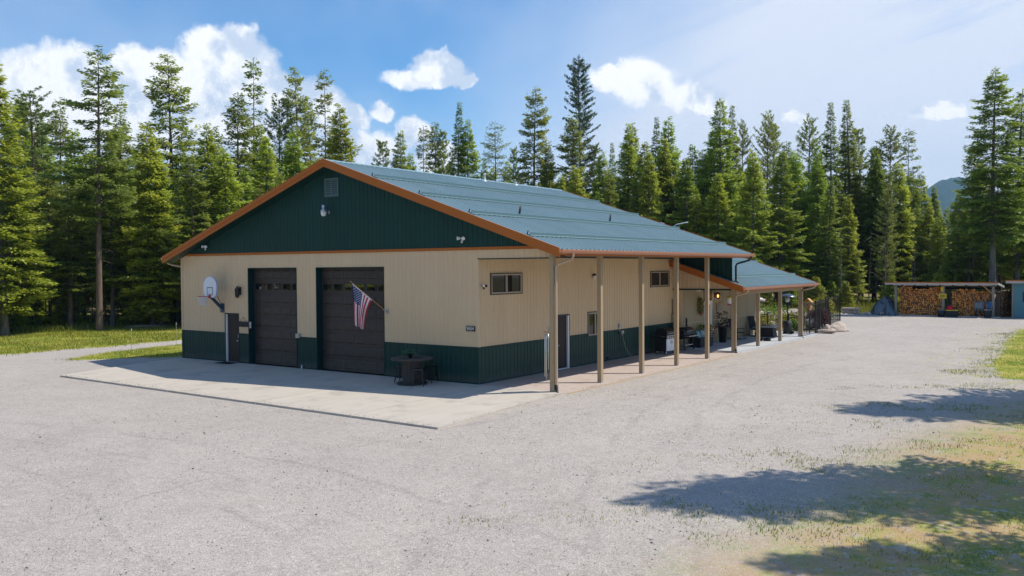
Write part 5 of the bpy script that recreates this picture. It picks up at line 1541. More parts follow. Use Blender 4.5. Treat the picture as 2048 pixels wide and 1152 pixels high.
def rock(loc, r, seed, label, squash=(1.2, 1, .7), mt='rock', rz=0, group=None, sub=2):
    m = MB(); m.blob((0, 0, r * squash[2] * .62), r, seed, .32, sub, squash)
    o = m.build('boulder', mt); o.location = loc; o.rotation_euler = (0, 0, rz); tag(o, label, 'boulder', group)
rock((3.70, 33.6, -.1), .52, 31, 'largest pinkish boulder at the end of the black fence', (1.15, .9, .72), 'rock_pale', .5, sub=3)
rock((3.42, 31.6, -.1), .44, 32, 'long flat tan boulder lying lowest at the foot of the fence post', (1.35, .7, .36), 'rock_pale', .1, sub=3)
rock((3.62, 32.5, -.1), .32, 33, 'angular tan rock between the flat boulder and the largest boulder', (1.2, .8, .6), 'rock_pale', 1.1)
rock((3.25, 32.9, -.1), .32, 34, 'upright tan rock against the fence beside the largest boulder', (.8, .7, .9), 'rock_pale', 2)
rock((4.25, 34.0, -.12), .16, 35, 'small pale rock on the gravel side of the largest boulder', (1.1, 1, .7), 'rock_pale', 2)
rg = random.Random(77)
k = 0
for i in range(46):
    x = rg.uniform(-6.5, 2.0); y = rg.uniform(31.6, 43.0)
    if x > 2.6 - (y - 30.5) * .17: continue
    rock((x, y, -.05 + .05 * (y - 31)), rg.uniform(.22, .62), 100 + i, 'rockery stone among the shrubs inside the pool fence', (rg.uniform(.9, 1.5), rg.uniform(.7, 1.1), rg.uniform(.5, .85)), rg.choice(['rock', 'rock_pale', 'rock']), rg.uniform(0, 6), 'rockery stones in the pool garden')
def shrub(loc, r, h, mt, label, seed, n=700, leaf=(.16, .05), group=None):
    t = thing('shrub', label, 'shrub', loc, 0, group)
    rg = np.random.default_rng(seed)
    V = []; F = []; T = []
    lobes = [(rg.normal(0, r * .38), rg.normal(0, r * .38), rg.uniform(.45, .75) * h, rg.uniform(.45, .7) * r) for _ in range(9)]
    for i in range(n):
        lx, ly, lz, lr = lobes[rg.integers(len(lobes))]
        d = rg.normal(0, 1, 3); d /= np.linalg.norm(d); q = rg.uniform(.55, 1.05)
        p = np.array([lx, ly, lz]) + d * np.array([lr, lr, lr * .8 * h / r if h < r else lr]) * q
        p[2] = max(.05, min(p[2], h * 1.05))
        e = d * .7 + rg.normal(0, .5, 3) + np.array([0, 0, .4]); e /= np.linalg.norm(e); s = np.cross(e, rg.normal(0, 1, 3)); s /= np.linalg.norm(s) + 1e-9
        L = leaf[0] * rg.uniform(.6, 1.4); w = leaf[1] * rg.uniform(.7, 1.3); k = len(V)
        V += [p, p + e * L * .5 + s * w, p + e * L, p + e * L * .5 - s * w]; F.append((k, k + 1, k + 2, k + 3))
        b0 = np.clip(.15 + .55 * p[2] / h + .3 * (q - .7) + rg.normal(0, .12), 0, 1); T += [b0 * .7, b0, min(1, b0 + .2), b0]
    link('leaves', np_mesh('leaves', V, F, mt, T), t)
    m = MB(); r3 = random.Random(seed)
    for k in range(6):
        a = r3.uniform(0, 6.28); m.tube([(0, 0, 0), (r * .35 * math.cos(a), r * .35 * math.sin(a), h * .6)], [.03, .012], 5)
    m.build('stems', 'bark_brown', t)
shrub((2.15, 34.5, -.05), .95, 1.25, 'plum_leaves', 'dark purple barberry shrub behind the black fence', 1, 1300, (.15, .05))
shrub((1.2, 38.5, -.05), .8, 2.3, 'gold_leaves', 'yellow-green climber on the far fence post', 2, 700, (.18, .06))
for i, (x, y, r, h, mt, lb) in enumerate([(-.6, 31.9, .75, .95, 'gold_leaves', 'golden shrub behind the waist-high fence, next to the wing corner'), (.75, 32.4, .80, 1.0, 'gold_leaves', 'golden shrub behind the patio heater'),
                                         (-2.0, 32.2, .8, 1.0, 'shrub_leaves', 'bright green shrub below the pink umbrella'), (1.6, 31.8, .5, .7, 'shrub_leaves', 'small green shrub just inside the corner of the two fences'),
                                         (-1.5, 36.5, 1.1, 1.3, 'shrub_leaves', 'wide green shrub in the middle of the rockery'), (-4.0, 38.0, 1.2, 1.6, 'gold_leaves', 'large golden shrub toward the rear fence'), (.2, 41.5, 1.0, 1.4, 'shrub_leaves', 'green shrub before the rear corner of the fence')]):
    shrub((x, y, -.03), r, h, mt, lb, 20 + i, 800)
def birdhouse():
    t = thing('birdhouse', 'orange-brown wooden birdhouse on a post in the rockery', 'birdhouse', (1.05, 36.2, 0))
    m = MB(); m.box(-.05, .05, -.05, .05, 0, 1.25); m.build('post', 'cedar', t)
    m = MB(); m.box(-.19, .19, -.19, .19, 1.25, 1.70); b_ = m.build('box', 'birdhouse', t)
    m = MB(); m.tube([(0, -.191, 1.52), (0, -.20, 1.52)], .05, 10); m.build('hole', 'black_plastic', b_)
    m = MB(); m.prism([(-.28, 1.68), (0, 1.92), (.28, 1.68), (.28, 1.72), (0, 1.97), (-.28, 1.72)], 'y', -.25, .25); m.build('roof', 'birdhouse', t)
birdhouse()
def pink_bed():
    t = thing('pink_flowers', 'low patch of pink flowers inside the pool fence', 'flowers', (1.3, 35.0, .1))
    leaf_clump('leaves', 'shrub_leaves', t, 200, .55, 0, .25, (.12, .04), 5)
    m = MB(); rg = random.Random(6)
    for i in range(26): m.blob((rg.gauss(0, .28), rg.gauss(0, .28), .28 + rg.uniform(0, .1)), .06, i, .3, 1)
    m.build('blossoms', 'pink_flower', t)
pink_bed()
m = MB(); m.box(-2.6, 2.6, -1.6, 1.6, -.5, .02); o = m.build('pool_water', 'pool_water'); o.location = (-4.5, 34.4, 0.0); tag(o, kind='structure')

# snow stakes beside the gravel lane
def stake(loc, h, label):
    t = thing('snow_stake', label, 'marker stake', loc)
    m = MB(); m.tube([(0, 0, -.05), (.02, 0, h)], .007, 6); m.build('rod', 'fascia_pale', t)
    m = MB(); m.tube([(.017, 0, h * .82), (.0195, 0, h * .95)], .010, 6); m.build('reflector', 'lamp_glass', t)
stake((-23.9, .9, -.09), 1.25, 'thin white marker stake on the tip of the small west lawn')
stake((-25.7, 4.75, -.09), 1.3, 'thin white marker stake where the gravel lane meets the barn')
# pale fallen log and stones at the edge of the west wood
m = MB(); m.tube([(-1.6, 0, .06), (-.5, .15, .10), (.6, .05, .09), (1.7, .2, .05)], [.09, .12, .11, .07], 8)
o = m.build('fallen_log', 'grey_wood'); o.location = (-41.0, 12.5, -.08); o.rotation_euler = (0, 0, 1.0); tag(o, 'pale fallen log in the grass right of the tall bare-trunked tree', 'log')
# ------------------------------------------------------------------ woodshed, its contents, neighbours
GZ = -0.09
def woodshed():
    t = thing('woodshed', 'open-fronted woodshed with low orange-edged roof on square posts, filled with firewood', 'woodshed', (6.5, 55.2, GZ))
    ph = .095
    for x, zt in ((-3.66, 2.62), (0.05, 2.60), (3.72, 2.58)):
        m = MB(); m.box(x - ph, x + ph, -ph, ph, 0, zt); m.build('post', 'grey_wood', t)
        m = MB(); m.box(x - ph, x + ph, 2.9 - ph, 2.9 + ph, 0, 2.25); m.build('post', 'grey_wood', t)
    m = MB(); m.box(-3.9, 3.95, -.07, .07, 2.56, 2.72); m.build('header_beam', 'fascia_pale', t)
    m = MB(); m.box(-3.9, 3.95, 2.83, 2.97, 2.22, 2.38); m.build('header_beam', 'dark_trim', t)
    for x0, x1 in ((-3.56, -2.95), (3.62, 3.0)):
        m = MB(); m.tube([(x0, 0, 1.95), (x1, 0, 2.58)], .07, 4, True, False); m.build('brace', 'brace_wood', t)
    def roof(z0, z1, za, zb, mt, nm, y0=-.55, y1=3.5, xa=-4.42, xb=4.1):
        m = MB(); m.add([(xa, y0, z0), (xb, y0, z0), (xb, y1, z1), (xa, y1, z1), (xa, y0, z0 + za), (xb, y0, z0 + za), (xb, y1, z1 + zb), (xa, y1, z1 + zb)],
                        [(0, 3, 2, 1), (4, 5, 6, 7), (0, 1, 5, 4), (1, 2, 6, 5), (2, 3, 7, 6), (3, 0, 4, 7)]); m.build(nm, mt, t)
    roof(2.735, 2.42, .05, .05, 'dark_trim', 'roof_deck')
    roof(2.79, 2.475, .05, .05, 'roof_steel', 'roof_sheet', -.58, 3.53)
    m = MB(); m.box(-4.44, 4.12, -.60, -.552, 2.66, 2.80); m.build('fascia', 'fascia_pale', t)
    m = MB(); m.box(-4.46, 4.14, -.63, -.585, 2.805, 2.885); m.build('roof_edge', 'copper_trim', t)
    m = MB(); m.add([(4.105, -.6, 2.66), (4.105, 3.5, 2.345), (4.105, 3.5, 2.52), (4.105, -.6, 2.84), (4.15, -.6, 2.66), (4.15, 3.5, 2.345), (4.15, 3.5, 2.52), (4.15, -.6, 2.84)],
                    [(0, 1, 2, 3), (7, 6, 5, 4), (0, 4, 5, 1), (3, 2, 6, 7), (1, 5, 6, 2), (0, 3, 7, 4)]); m.build('side_fascia', 'fascia_pale', t)
    for i in range(9):
        x = -4.1 + i * .98
        m = MB(); m.add([(x - .03, -.5, 2.59), (x + .03, -.5, 2.59), (x + .03, 3.4, 2.285), (x - .03, 3.4, 2.285), (x - .03, -.5, 2.733), (x + .03, -.5, 2.733), (x + .03, 3.4, 2.42), (x - .03, 3.4, 2.42)],
                        [(0, 3, 2, 1), (4, 5, 6, 7), (0, 1, 5, 4), (1, 2, 6, 5), (2, 3, 7, 6), (3, 0, 4, 7)]); m.build('rafter', 'dark_trim', t)
woodshed()
slab('shed_slab', [(2.4, 54.95), (10.75, 54.95), (10.75, 58.4), (2.4, 58.4)], [-.03] * 4, 'concrete')

# split firewood: three wedge-shaped pieces of mesh data shared by every log
def log_mesh(seed, L=.5):
    rg = random.Random(seed); m = MB()
    kind = seed % 4
    if kind == 0: pts = [(math.cos(a), math.sin(a)) for a in [2 * math.pi * k / 9 for k in range(9)]]
    elif kind == 1: pts = [(-.95, -.55), (.95, -.6)] + [(1.0 * math.cos(a), -.55 + 1.35 * math.sin(a)) for a in (.35, .9, 1.57, 2.2, 2.8)]
    elif kind == 2: pts = [(-.9, .75), (0.05, -1.0), (.95, .6), (.6, .95), (0, 1.05), (-.55, 1.0)]
    else: pts = [(-.9, -.8), (.8, -.9), (1.0, .5), (.4, .95), (-.8, .8)]
    pts = [(x * rg.uniform(.85, 1.1), y * rg.uniform(.85, 1.1)) for x, y in pts]
    n = len(pts)
    m.add([(x, 0, y) for x, y in pts] + [(x * .97, L, y * .97) for x, y in pts], [tuple(range(n)), tuple(range(n, 2 * n))[::-1]])
    m.mi = [0, 0]; m.cur = 1
    o = len(m.v)
    m.add([(x, 0, y) for x, y in pts] + [(x * .97, L, y * .97) for x, y in pts], [(k, (k + 1) % n, n + (k + 1) % n, n + k) for k in range(n)])
    return m.mesh('log', ['log_end', 'bark_log'])
LOGS = [log_mesh(s) for s in range(12)]
def firewood(name_label, x0, x1, z0, ztop, y, seed, loc, rotz=0, lim=296):
    t = thing('firewood_stack', name_label, 'firewood', loc, rotz)
    rg = random.Random(seed); z = z0; n = 0
    while z < ztop:
        r0 = .088
        x = x0 + rg.uniform(0, .06)
        while x < x1 and n < lim:
            r = r0 * rg.uniform(.78, 1.25)
            top = ztop + .10 * math.sin(x * 2.1 + seed) + rg.uniform(-.05, .05)
            if z < top:
                o = link('log', LOGS[rg.randrange(12)], t)
                o.location = (x + r, y + rg.gauss(0, .035), z + r * .9 + rg.uniform(-.015, .015)); o.rotation_euler = (rg.gauss(0, .05), rg.uniform(0, 6.28), rg.gauss(0, .06)); o.scale = (r * 1.06, rg.uniform(.8, 1.05), r * 1.06)
                n += 1
            x += 2 * r * .97
        z += .158
    m = MB(); m.box(x0, x1, y + .13, y + .9, z0, ztop - .1); m.build('inner_logs', 'bark_log', t)
    return n
n1 = firewood('tall stack of orange split firewood in the bay of the woodshed next to the tarp', -1.72, 1.72, 0, 2.22, 0, 5, (4.70, 55.75, -.03))
n2 = firewood('stack of split firewood in the bay of the woodshed behind the wheelbarrows', -1.55, 1.62, 0, 2.06, 0, 9, (8.58, 55.9, -.03))
n3 = firewood('grey bark-side stack of firewood outside the end post of the woodshed', -1.3, 1.3, 0, 2.0, 0, 13, (11.0, 56.9, GZ), R(80))
def woodshed_bits():
    t = thing('warning_sign', 'square yellow sign with black lettering on the middle woodshed post', 'sign', (6.50, 55.09, 1.62))
    m = MB(); m.box(-.29, .29, -.02, 0, -.20, .20); m.build('plate', 'sign_yellow', t)
    m = MB(); m.box(-.20, .20, -.024, -.0205, .06, .11); m.box(-.22, .22, -.024, -.0205, -.03, .02); m.box(-.17, .17, -.024, -.0205, -.12, -.07); m.build('lettering', 'black_plastic', t)
    t = thing('post_reflector', 'small narrow yellow marker high on the middle woodshed post', 'sign', (6.46, 55.09, 2.22))
    m = MB(); m.box(-.09, .09, -.02, 0, -.18, .18); m.build('plate', 'sign_yellow', t)
    m = MB(); m.tube([(0, -.0205, .06), (0, -.026, .06)], .05, 10); m.build('disc', 'tote_yellow', t)
    t = thing('storage_tote', 'black storage tote with a bright yellow lid in front of the firewood', 'tote', (7.28, 54.85, GZ + .02))
    m = MB(); m.add([(-.38, -.26, 0), (.38, -.26, 0), (.38, .26, 0), (-.38, .26, 0), (-.44, -.30, .50), (.44, -.30, .50), (.44, .30, .50), (-.44, .30, .50)], [(0, 3, 2, 1), (4, 5, 6, 7), (0, 1, 5, 4), (1, 2, 6, 5), (2, 3, 7, 6), (3, 0, 4, 7)]); m.build('bin', 'black_plastic', t)
    m = MB(); m.box(-.47, .47, -.33, .33, .50, .56); m.build('lid', 'tote_yellow', t)
    m = MB(); m.blob((0, 0, .17), .30, 3, .35, 2, (1, .8, .75)); o = m.build('red_bag', 'cloth_red'); o.location = (7.12, 54.87, GZ + .56); tag(o, 'red crumpled bag lying on the yellow tote lid', 'bag')
    for x, y, h, lb in ((6.48, 54.55, .55, 'dark barrel at the foot of the middle woodshed post'), (9.85, 54.75, .62, 'dark barrel with a pale rim in front of the blue wheelbarrow')):
        t = thing('barrel', lb, 'barrel', (x, y, GZ))
        m = MB(); m.lathe([(.24, 0), (.30, h * .5), (.28, h), (.24, h), (.24, h - .1), (.0, h - .1)], (0, 0, 0), 16); m.build('body', 'black_plastic' if h < .6 else 'plank_wood', t)
        m = MB(); m.lathe([(.285, h), (.30, h + .015), (.285, h + .03), (.24, h + .03)], (0, 0, 0), 16); m.build('rim', 'steel_grey' if h < .6 else 'fascia_pale', t)
woodshed_bits()
def wheelbarrow(loc, mt, label, rz):
    """stood on its nose against the logs, handles up"""
    t = thing('wheelbarrow', label, 'wheelbarrow', loc, rz, 'wheelbarrows in the woodshed')
    t.scale = (1.12, 1.12, 1.06)
    tilt = Euler((R(-16), 0, 0)).to_matrix()
    P_ = lambda x, y, z: tuple(tilt @ Vector((x, y, z)))
    m = MB()
    rim = [(-.30, .50), (.30, .50), (.34, 1.18), (-.34, 1.18)]; flo = [(-.20, .62), (.20, .62), (.22, 1.05), (-.22, 1.05)]
    m.add([P_(x, 0, z) for x, z in rim] + [P_(x, -.24, z) for x, z in flo], [(4, 5, 6, 7), (0, 1, 5, 4), (1, 2, 6, 5), (2, 3, 7, 6), (3, 0, 4, 7)])
    m.build('tray', mt, t)
    m = MB(); m.tube([P_(x, 0, z) for x, z in rim + [rim[0]]], .018, 6); m.build('tray_rim', mt, t)
    for s in (-1, 1):
        m = MB(); m.tube([P_(s * .06, -.28, .22), P_(s * .24, -.28, 1.0), P_(s * .32, -.20, 1.72)], .024, 6); m.build('handle', 'handle_wood', t)
        m = MB(); m.tube([P_(s * .22, -.28, .95), P_(s * .20, -.52, 1.02), P_(s * .22, -.28, 1.15)], .014, 6); m.build('leg', 'handle_wood', t)
    m = MB(); m.tube([P_(-.05, -.26, .20), P_(.05, -.26, .20)], .19, 16); w = m.build('wheel', 'rubber', t)
    m = MB(); m.tube([P_(-.055, -.26, .20), P_(.055, -.26, .20)], .09, 12); m.build('hub', 'steel_grey', w)
wheelbarrow((9.12, 55.05, -.02), 'barrow_grey', 'grey-blue wheelbarrow stood on end, nearer the middle post', R(-14))
wheelbarrow((9.95, 55.15, -.02), 'barrow_blue', 'bright blue wheelbarrow stood on end beside the end post of the woodshed', R(-8))

def tarp_pile():
    n = 26; V = []; TJ = random.Random(8)
    for i in range(n + 1):
        for j in range(n + 1):
            u, v = i / n, j / n
            x = -1.15 + 2.35 * u; y = -.75 + 1.6 * v
            top = 1.16 * math.exp(-((u - .70) / .26) ** 2 - ((v - .5) / .50) ** 2) + .60 * math.exp(-((u - .34) / .22) ** 2 - ((v - .45) / .5) ** 2) + .22
            edge = sstep(np.array(min(u * 4, (1 - u) * 8, v * 5, (1 - v) * 5)), 0, 1)
            fold = .10 * math.sin(u * 13 + 2.5 * math.sin(v * 6)) + .06 * math.sin(v * 21 + u * 9) + TJ.uniform(-.11, .11)
            z = float(top * edge) * (1 + fold) + .015
            V.append((x + .08 * math.sin(v * 14), y + .16 * math.sin(u * 15 + 2 * v) * (1 - v), max(.01, z + fold * .3 * float(edge))))
    i = (np.arange(n)[:, None] * (n + 1) + np.arange(n)[None, :]).ravel()
    F = np.stack([i, i + n + 1, i + n + 2, i + 1], 1)
    t = thing('tarp_pile', 'heap covered by a crumpled dark blue-grey tarp beside the woodshed', 'tarp', (1.72, 55.2, GZ))
    o = link('tarp', np_mesh('tarp', V, F, 'tarp'), t)
    m = MB(); rg = random.Random(3)
    for k in range(4): m.tube([(-.1 + k * .28, -.82, .08 + .02 * k), (-.05 + k * .28, .3, .12)], .075, 8)
    m.build('logs', 'bark_log', t)
tarp_pile()
def stone_bench():
    t = thing('stone_bench', 'low grey stone ledge in the grass left of the tarp heap', 'stone ledge', (-.95, 55.6, GZ))
    m = MB(); m.box(-.75, .75, -.3, .3, .42, .56); m.build('top', 'rock', t)
    m = MB(); rg = random.Random(3)
    for i in range(7): m.blob((-.62 + .2 * i, rg.uniform(-.1, .1), .2), .22, i, .25, 1)
    m.build('stones', 'rock', t)
stone_bench()
for i in range(6):
    rock((-.0 + .36 * i, 54.9 + .15 * math.sin(i * 2.1), GZ), .17 + .05 * (i % 3), 300 + i, 'pale stone in the row along the gravel below the stone ledge', (1.3, 1, .7), 'rock_pale', i, 'stones along the gravel by the tarp')

def teal_shed():
    t = thing('teal_shed', 'teal painted shed with a pale fascia and orange roof edge', 'shed', (14.3, 57.4, GZ))
    W, D = 2.62, 2.1
    for i in range(13):
        a = -W + i * 2 * W / 13
        m = MB()
        zt = 2.86
        if 3 - .5 < i - 0 and False: pass
        m.box(a + .006, a + 2 * W / 13 - .006, -D - .03, -D, .05, zt); m.build('board', 'teal_paint', t)
    m = MB(); m.box(-W - .02, W + .02, -D, D, 0, 2.86); m.build('wall', 'teal_paint', t)
    m = MB(); m.box(-W - .16, -W - .02, -D - .05, -D + .1, 0, 2.80); m.build('corner_post', 'grey_wood', t)
    m = MB(); m.box(-W - .55, W + .5, -D - .42, -D - .37, 2.80, 2.98); m.build('fascia', 'fascia_pale', t)
    m = MB(); m.box(-W - .58, W + .5, -D - .46, -D - .425, 2.985, 3.07); m.build('roof_edge', 'copper_trim', t)
    m = MB(); m.add([(-W - .55, -D - .37, 2.97), (W + .5, -D - .37, 2.97), (W + .5, D + .4, 2.6), (-W - .55, D + .4, 2.6), (-W - .55, -D - .37, 3.04), (W + .5, -D - .37, 3.04), (W + .5, D + .4, 2.68), (-W - .55, D + .4, 2.68)],
                    [(0, 3, 2, 1), (4, 5, 6, 7), (0, 1, 5, 4), (1, 2, 6, 5), (2, 3, 7, 6), (3, 0, 4, 7)]); m.build('roof', 'roof_steel', t)
    m = MB(); m.box(-2.02, -1.1, -D - .06, -D - .032, 1.30, 2.12); w = m.build('window', 'dark_trim', t)
    m = MB(); m.box(-1.95, -1.17, -D - .068, -D - .061, 1.37, 2.05); m.build('pane', 'window_glass', w)
    m = MB(); m.box(-1.58, -1.54, -D - .075, -D - .069, 1.37, 2.05); m.build('mullion', 'dark_trim', w)
teal_shed()
def cream_house():
    t = thing('cream_house', 'cream house with a red roof glimpsed through the trees above the woodshed', 'house', (-1.5, 110, 0))
    m = MB(); m.box(-1.7, 1.9, 0, 7, -.2, 2.75); m.build('wall', 'cream_paint', t)
    m = MB(); m.prism([(-.5, 2.75), (3.5, 3.5), (7.5, 2.75)], 'x', -1.65, 1.85); m.build('gable_wall', 'cream_paint', t)
    m = MB(); m.prism([(-.9, 2.65), (3.5, 3.6), (7.9, 2.65), (7.9, 2.80), (3.5, 3.78), (-.9, 2.80)], 'x', -2.0, 2.2); m.build('roof', 'red_roof', t)
    for x in (-.8, 1.0):
        m = MB(); m.box(x - .5, x + .5, -.06, -.01, 1.0, 2.1); w = m.build('window', 'white_paint', t)
        m = MB(); m.box(x - .42, x + .42, -.07, -.061, 1.08, 2.02); m.build('pane', 'window_glass', w)
cream_house()
# ------------------------------------------------------------------ conifers
def trunk_mesh(h, r0, seed, mt, flare=1.35, lean=.01, snags=0, snag_z=(1, 5), n=9):
    rg = np.random.default_rng(seed); m = MB()
    zs = [0, .25, .8, .1 * h, .25 * h, .45 * h, .65 * h, .82 * h, .94 * h, h]
    pts = []; rs = []
    ph = rg.uniform(0, 6.28)
    for z in zs:
        t = z / h
        pts.append((lean * h * math.sin(ph + 2.2 * t) * t, lean * h * math.cos(ph * 1.7 + 2.0 * t) * t, z))
        rs.append(r0 * ((1 - t) ** .85 * .97 + .03) * (1 + (flare - 1) * math.exp(-z / .35)))
    m.tube(pts, rs, n, True)
    for k in range(snags):                                          # dead side twigs
        z = rg.uniform(*snag_z); a = rg.uniform(0, 6.28); L = rg.uniform(.5, 1.8)
        i = max(0, min(len(zs) - 2, int(np.searchsorted(zs, z)) - 1)); f = (z - zs[i]) / (zs[i + 1] - zs[i])
        p = Vector(pts[i]).lerp(Vector(pts[i + 1]), f)
        d = Vector((math.cos(a), math.sin(a), rg.uniform(-.35, .1)))
        m.tube([tuple(p), tuple(p + d * L * .5), tuple(p + d * L + Vector((0, 0, -.12 * L)))], [.022, .014, .004], 3, False)
    axis = (np.array(zs), np.array(pts))
    return m.mesh('trunk', mt), axis

def crown(axis, h, base, rad, seed, whorl=.42, nb=(5, 8), shape=.85, rise=(.35, -.28), curl=.16, dens=1.0, twig=(.34, .10), layers=3, gap=.0, irregular=.25, tuft=False, top_open=0.0, tipb=0.0):
    """needle sprays: every branch is a frond of side twigs, each twig a pair of narrow leaf-shaped faces"""
    rg = np.random.default_rng(seed)
    zs, pts = axis
    ax = lambda z: np.array([np.interp(z, zs, pts[:, 0]), np.interp(z, zs, pts[:, 1]), z])
    P0 = []; D = []; S_ = []; LW = []; TP = []
    z = base * h; sect = rg.uniform(.75, 1.15, 6)
    bw = MB()
    while z < h - .12:
        t = (z - base * h) / (h - base * h)
        env = rad * max(.0, (1 - t)) ** shape * min(1.0, .55 + t * 4.0)
        nbr = rg.integers(nb[0], nb[1] + 1)
        a0 = rg.uniform(0, 6.28)
        for b in range(nbr):
            if rg.uniform() < gap: continue
            a = a0 + 6.283 * b / nbr + rg.normal(0, .28)
            k6 = sect[int((a % 6.283) / 6.283 * 6) % 6]
            L = max(.14, env * rg.uniform(1 - irregular * 1.6, 1 + irregular * .7) * (k6 if t < .85 else 1))
            zz = z + rg.uniform(-.95, .95) * whorl
            p = ax(min(zz, h - .05))
            out = np.array([math.cos(a), math.sin(a), 0]); lat = np.array([-math.sin(a), math.cos(a), 0])
            sl = rise[1] + (rise[0] - rise[1]) * (t ** 1.2) + rg.normal(0, .15)
            cu = curl * (1 - t * .6) * rg.uniform(.5, 1.4)
            q = lambda s: p + out * (L * s * .97) + np.array([0, 0, L * (sl * s + cu * s * s)])
            if L > .7: bw.tube([tuple(q(0)), tuple(q(.45)), tuple(q(.9))], [.012 + .010 * L, .010, .004], 3, False)
            st = (.10 if not tuft else .16) / dens
            ns = max(3, int(L * (1 - (.22 if L > 1 else .05)) / st))
            for i in range(ns):
                s = (.22 if L > 1 else .05) + (1 - (.22 if L > 1 else .05)) * (i + rg.uniform(.2, .8)) / ns
                c = q(s)
                if tuft:
                    if s < .30 or rg.uniform() > .70: continue
                    for m_ in range(9):
                        d = out * rg.normal(.75, .5) + lat * rg.normal(0, .6) + np.array([0, 0, rg.normal(.45, .5)])
                        d /= np.linalg.norm(d); sd = np.cross(d, rg.normal(0, 1, 3)); sd /= np.linalg.norm(sd) + 1e-9
                        c2 = c + lat * rg.normal(0, .10 * L) * (1 - s * .4) + np.array([0, 0, rg.normal(0, .05)])
                        P0.append(c2); D.append(d); S_.append(sd); LW.append((twig[0] * rg.uniform(.6, 1.2), twig[1] * rg.uniform(.7, 1.3))); TP.append(np.clip(.25 + .45 * s + rg.normal(0, .18), 0, 1))
                    continue
                tl = (.50 * L * (1 - s) ** .9 + twig[0] * .55)
                tl = min(tl, .95 + .1 * L)
                for sg in (-1, 1):
                    sub = max(1, int(round(tl / (twig[0] * .75))))
                    dirn = out * .62 + lat * sg * .85; dirn = dirn / np.linalg.norm(dirn)
                    for m_ in range(sub):
                        r = (m_ + rg.uniform(.15, .85)) / sub * tl
                        c2 = c + dirn * r + np.array([0, 0, -.12 * r * r / max(tl, .2) + rg.normal(0, .07)])
                        d = dirn * rg.uniform(.4, 1.0) + out * rg.uniform(.0, .7) + lat * rg.normal(0, .25) + np.array([0, 0, rg.normal(-.05, .24)])
                        d /= np.linalg.norm(d)
                        up = np.array([rg.normal(0, .75), rg.normal(0, .75), 1.0])
                        sd = np.cross(d, up); sd /= np.linalg.norm(sd) + 1e-9
                        P0.append(c2); D.append(d); S_.append(sd)
                        LW.append((twig[0] * rg.uniform(.65, 1.25), twig[1] * rg.uniform(.7, 1.35)))
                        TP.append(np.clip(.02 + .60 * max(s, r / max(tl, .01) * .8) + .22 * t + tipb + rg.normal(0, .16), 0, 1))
        z += whorl * rg.uniform(.75, 1.25) * (1.0 if t < .7 else .72)
    # leader shoot
    for k in range(14):
        zz = h - .9 * k / 14; d = np.array([rg.normal(0, .5), rg.normal(0, .5), .8]); d /= np.linalg.norm(d); sd = np.cross(d, rg.normal(0, 1, 3)); sd /= np.linalg.norm(sd)
        P0.append(ax(zz)); D.append(d); S_.append(sd); LW.append((.22, .035)); TP.append(.7)
    P0 = np.array(P0); D = np.array(D); S_ = np.array(S_); LW = np.array(LW); TP = np.array(TP)
    L = LW[:, :1]; W = LW[:, 1:]
    n = len(P0)
    V = np.stack([P0 - D * L * .15, P0 + D * L * .35 + S_ * W, P0 + D * L + np.array([0, 0, -1]) * L * .05, P0 + D * L * .38 - S_ * W], 1).reshape(-1, 3)
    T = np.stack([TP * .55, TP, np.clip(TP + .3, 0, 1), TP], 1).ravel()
    F = np.arange(4 * n).reshape(-1, 4)
    return V, F, T, bw

PROTO = {}
def proto(key, h, r0, base, rad, leaf, bark, seed, tk={}, **kw):
    me, ax = trunk_mesh(h, r0, seed, bark, **tk)
    V, F, T, bw = crown(ax, h, base, rad, seed, **kw)
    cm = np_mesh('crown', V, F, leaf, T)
    bm_ = bw.mesh('branches', bark) if bw.v else None
    PROTO[key] = (h, me, cm, bm_, len(F))
SN = dict(snags=26, snag_z=(1.2, 7))
# grand firs: dense, layered, bright new growth
proto('F1', 20, .24, .10, 4.01, 'fir_needles', 'bark_grey', 1, SN, whorl=0.33, nb=(6, 8), shape=0.78, rise=(.42, -.22), curl=.14, twig=(0.272, 0.0615), irregular=.22, tipb=.08)
proto('F2', 18, .22, .06, 3.72, 'fir_needles', 'bark_grey', 2, SN, whorl=0.34, nb=(5, 8), shape=0.71, rise=(.40, -.30), curl=.18, twig=(0.272, 0.0615), irregular=.30, tipb=.10)
proto('F3', 22, .27, .20, 4.32, 'fir_needles', 'bark_grey', 3, SN, whorl=0.38, nb=(5, 7), shape=0.83, rise=(.35, -.30), curl=.20, twig=(0.288, 0.0656), irregular=.32, gap=0.048, tipb=.04)
# douglas firs: open, ragged
proto('D1', 23, .27, .38, 3.96, 'douglas_needles', 'bark_brown', 4, dict(snags=20, snag_z=(4, 9)), whorl=0.48, nb=(4, 6), shape=0.56, rise=(.30, -.20), curl=.22, twig=(0.272, 0.0697), irregular=.48, gap=0.112)
proto('D2', 22, .26, .22, 3.68, 'douglas_needles', 'bark_brown', 5, SN, whorl=0.44, nb=(4, 6), shape=0.53, rise=(.35, -.24), curl=.20, twig=(0.264, 0.0656), irregular=.42, gap=0.08)
proto('D3', 20, .22, .15, 2.73, 'douglas_needles', 'bark_brown', 6, SN, whorl=0.37, nb=(4, 6), shape=0.5, rise=(.40, -.26), curl=.18, twig=(0.256, 0.0615), irregular=.36, gap=0.064)
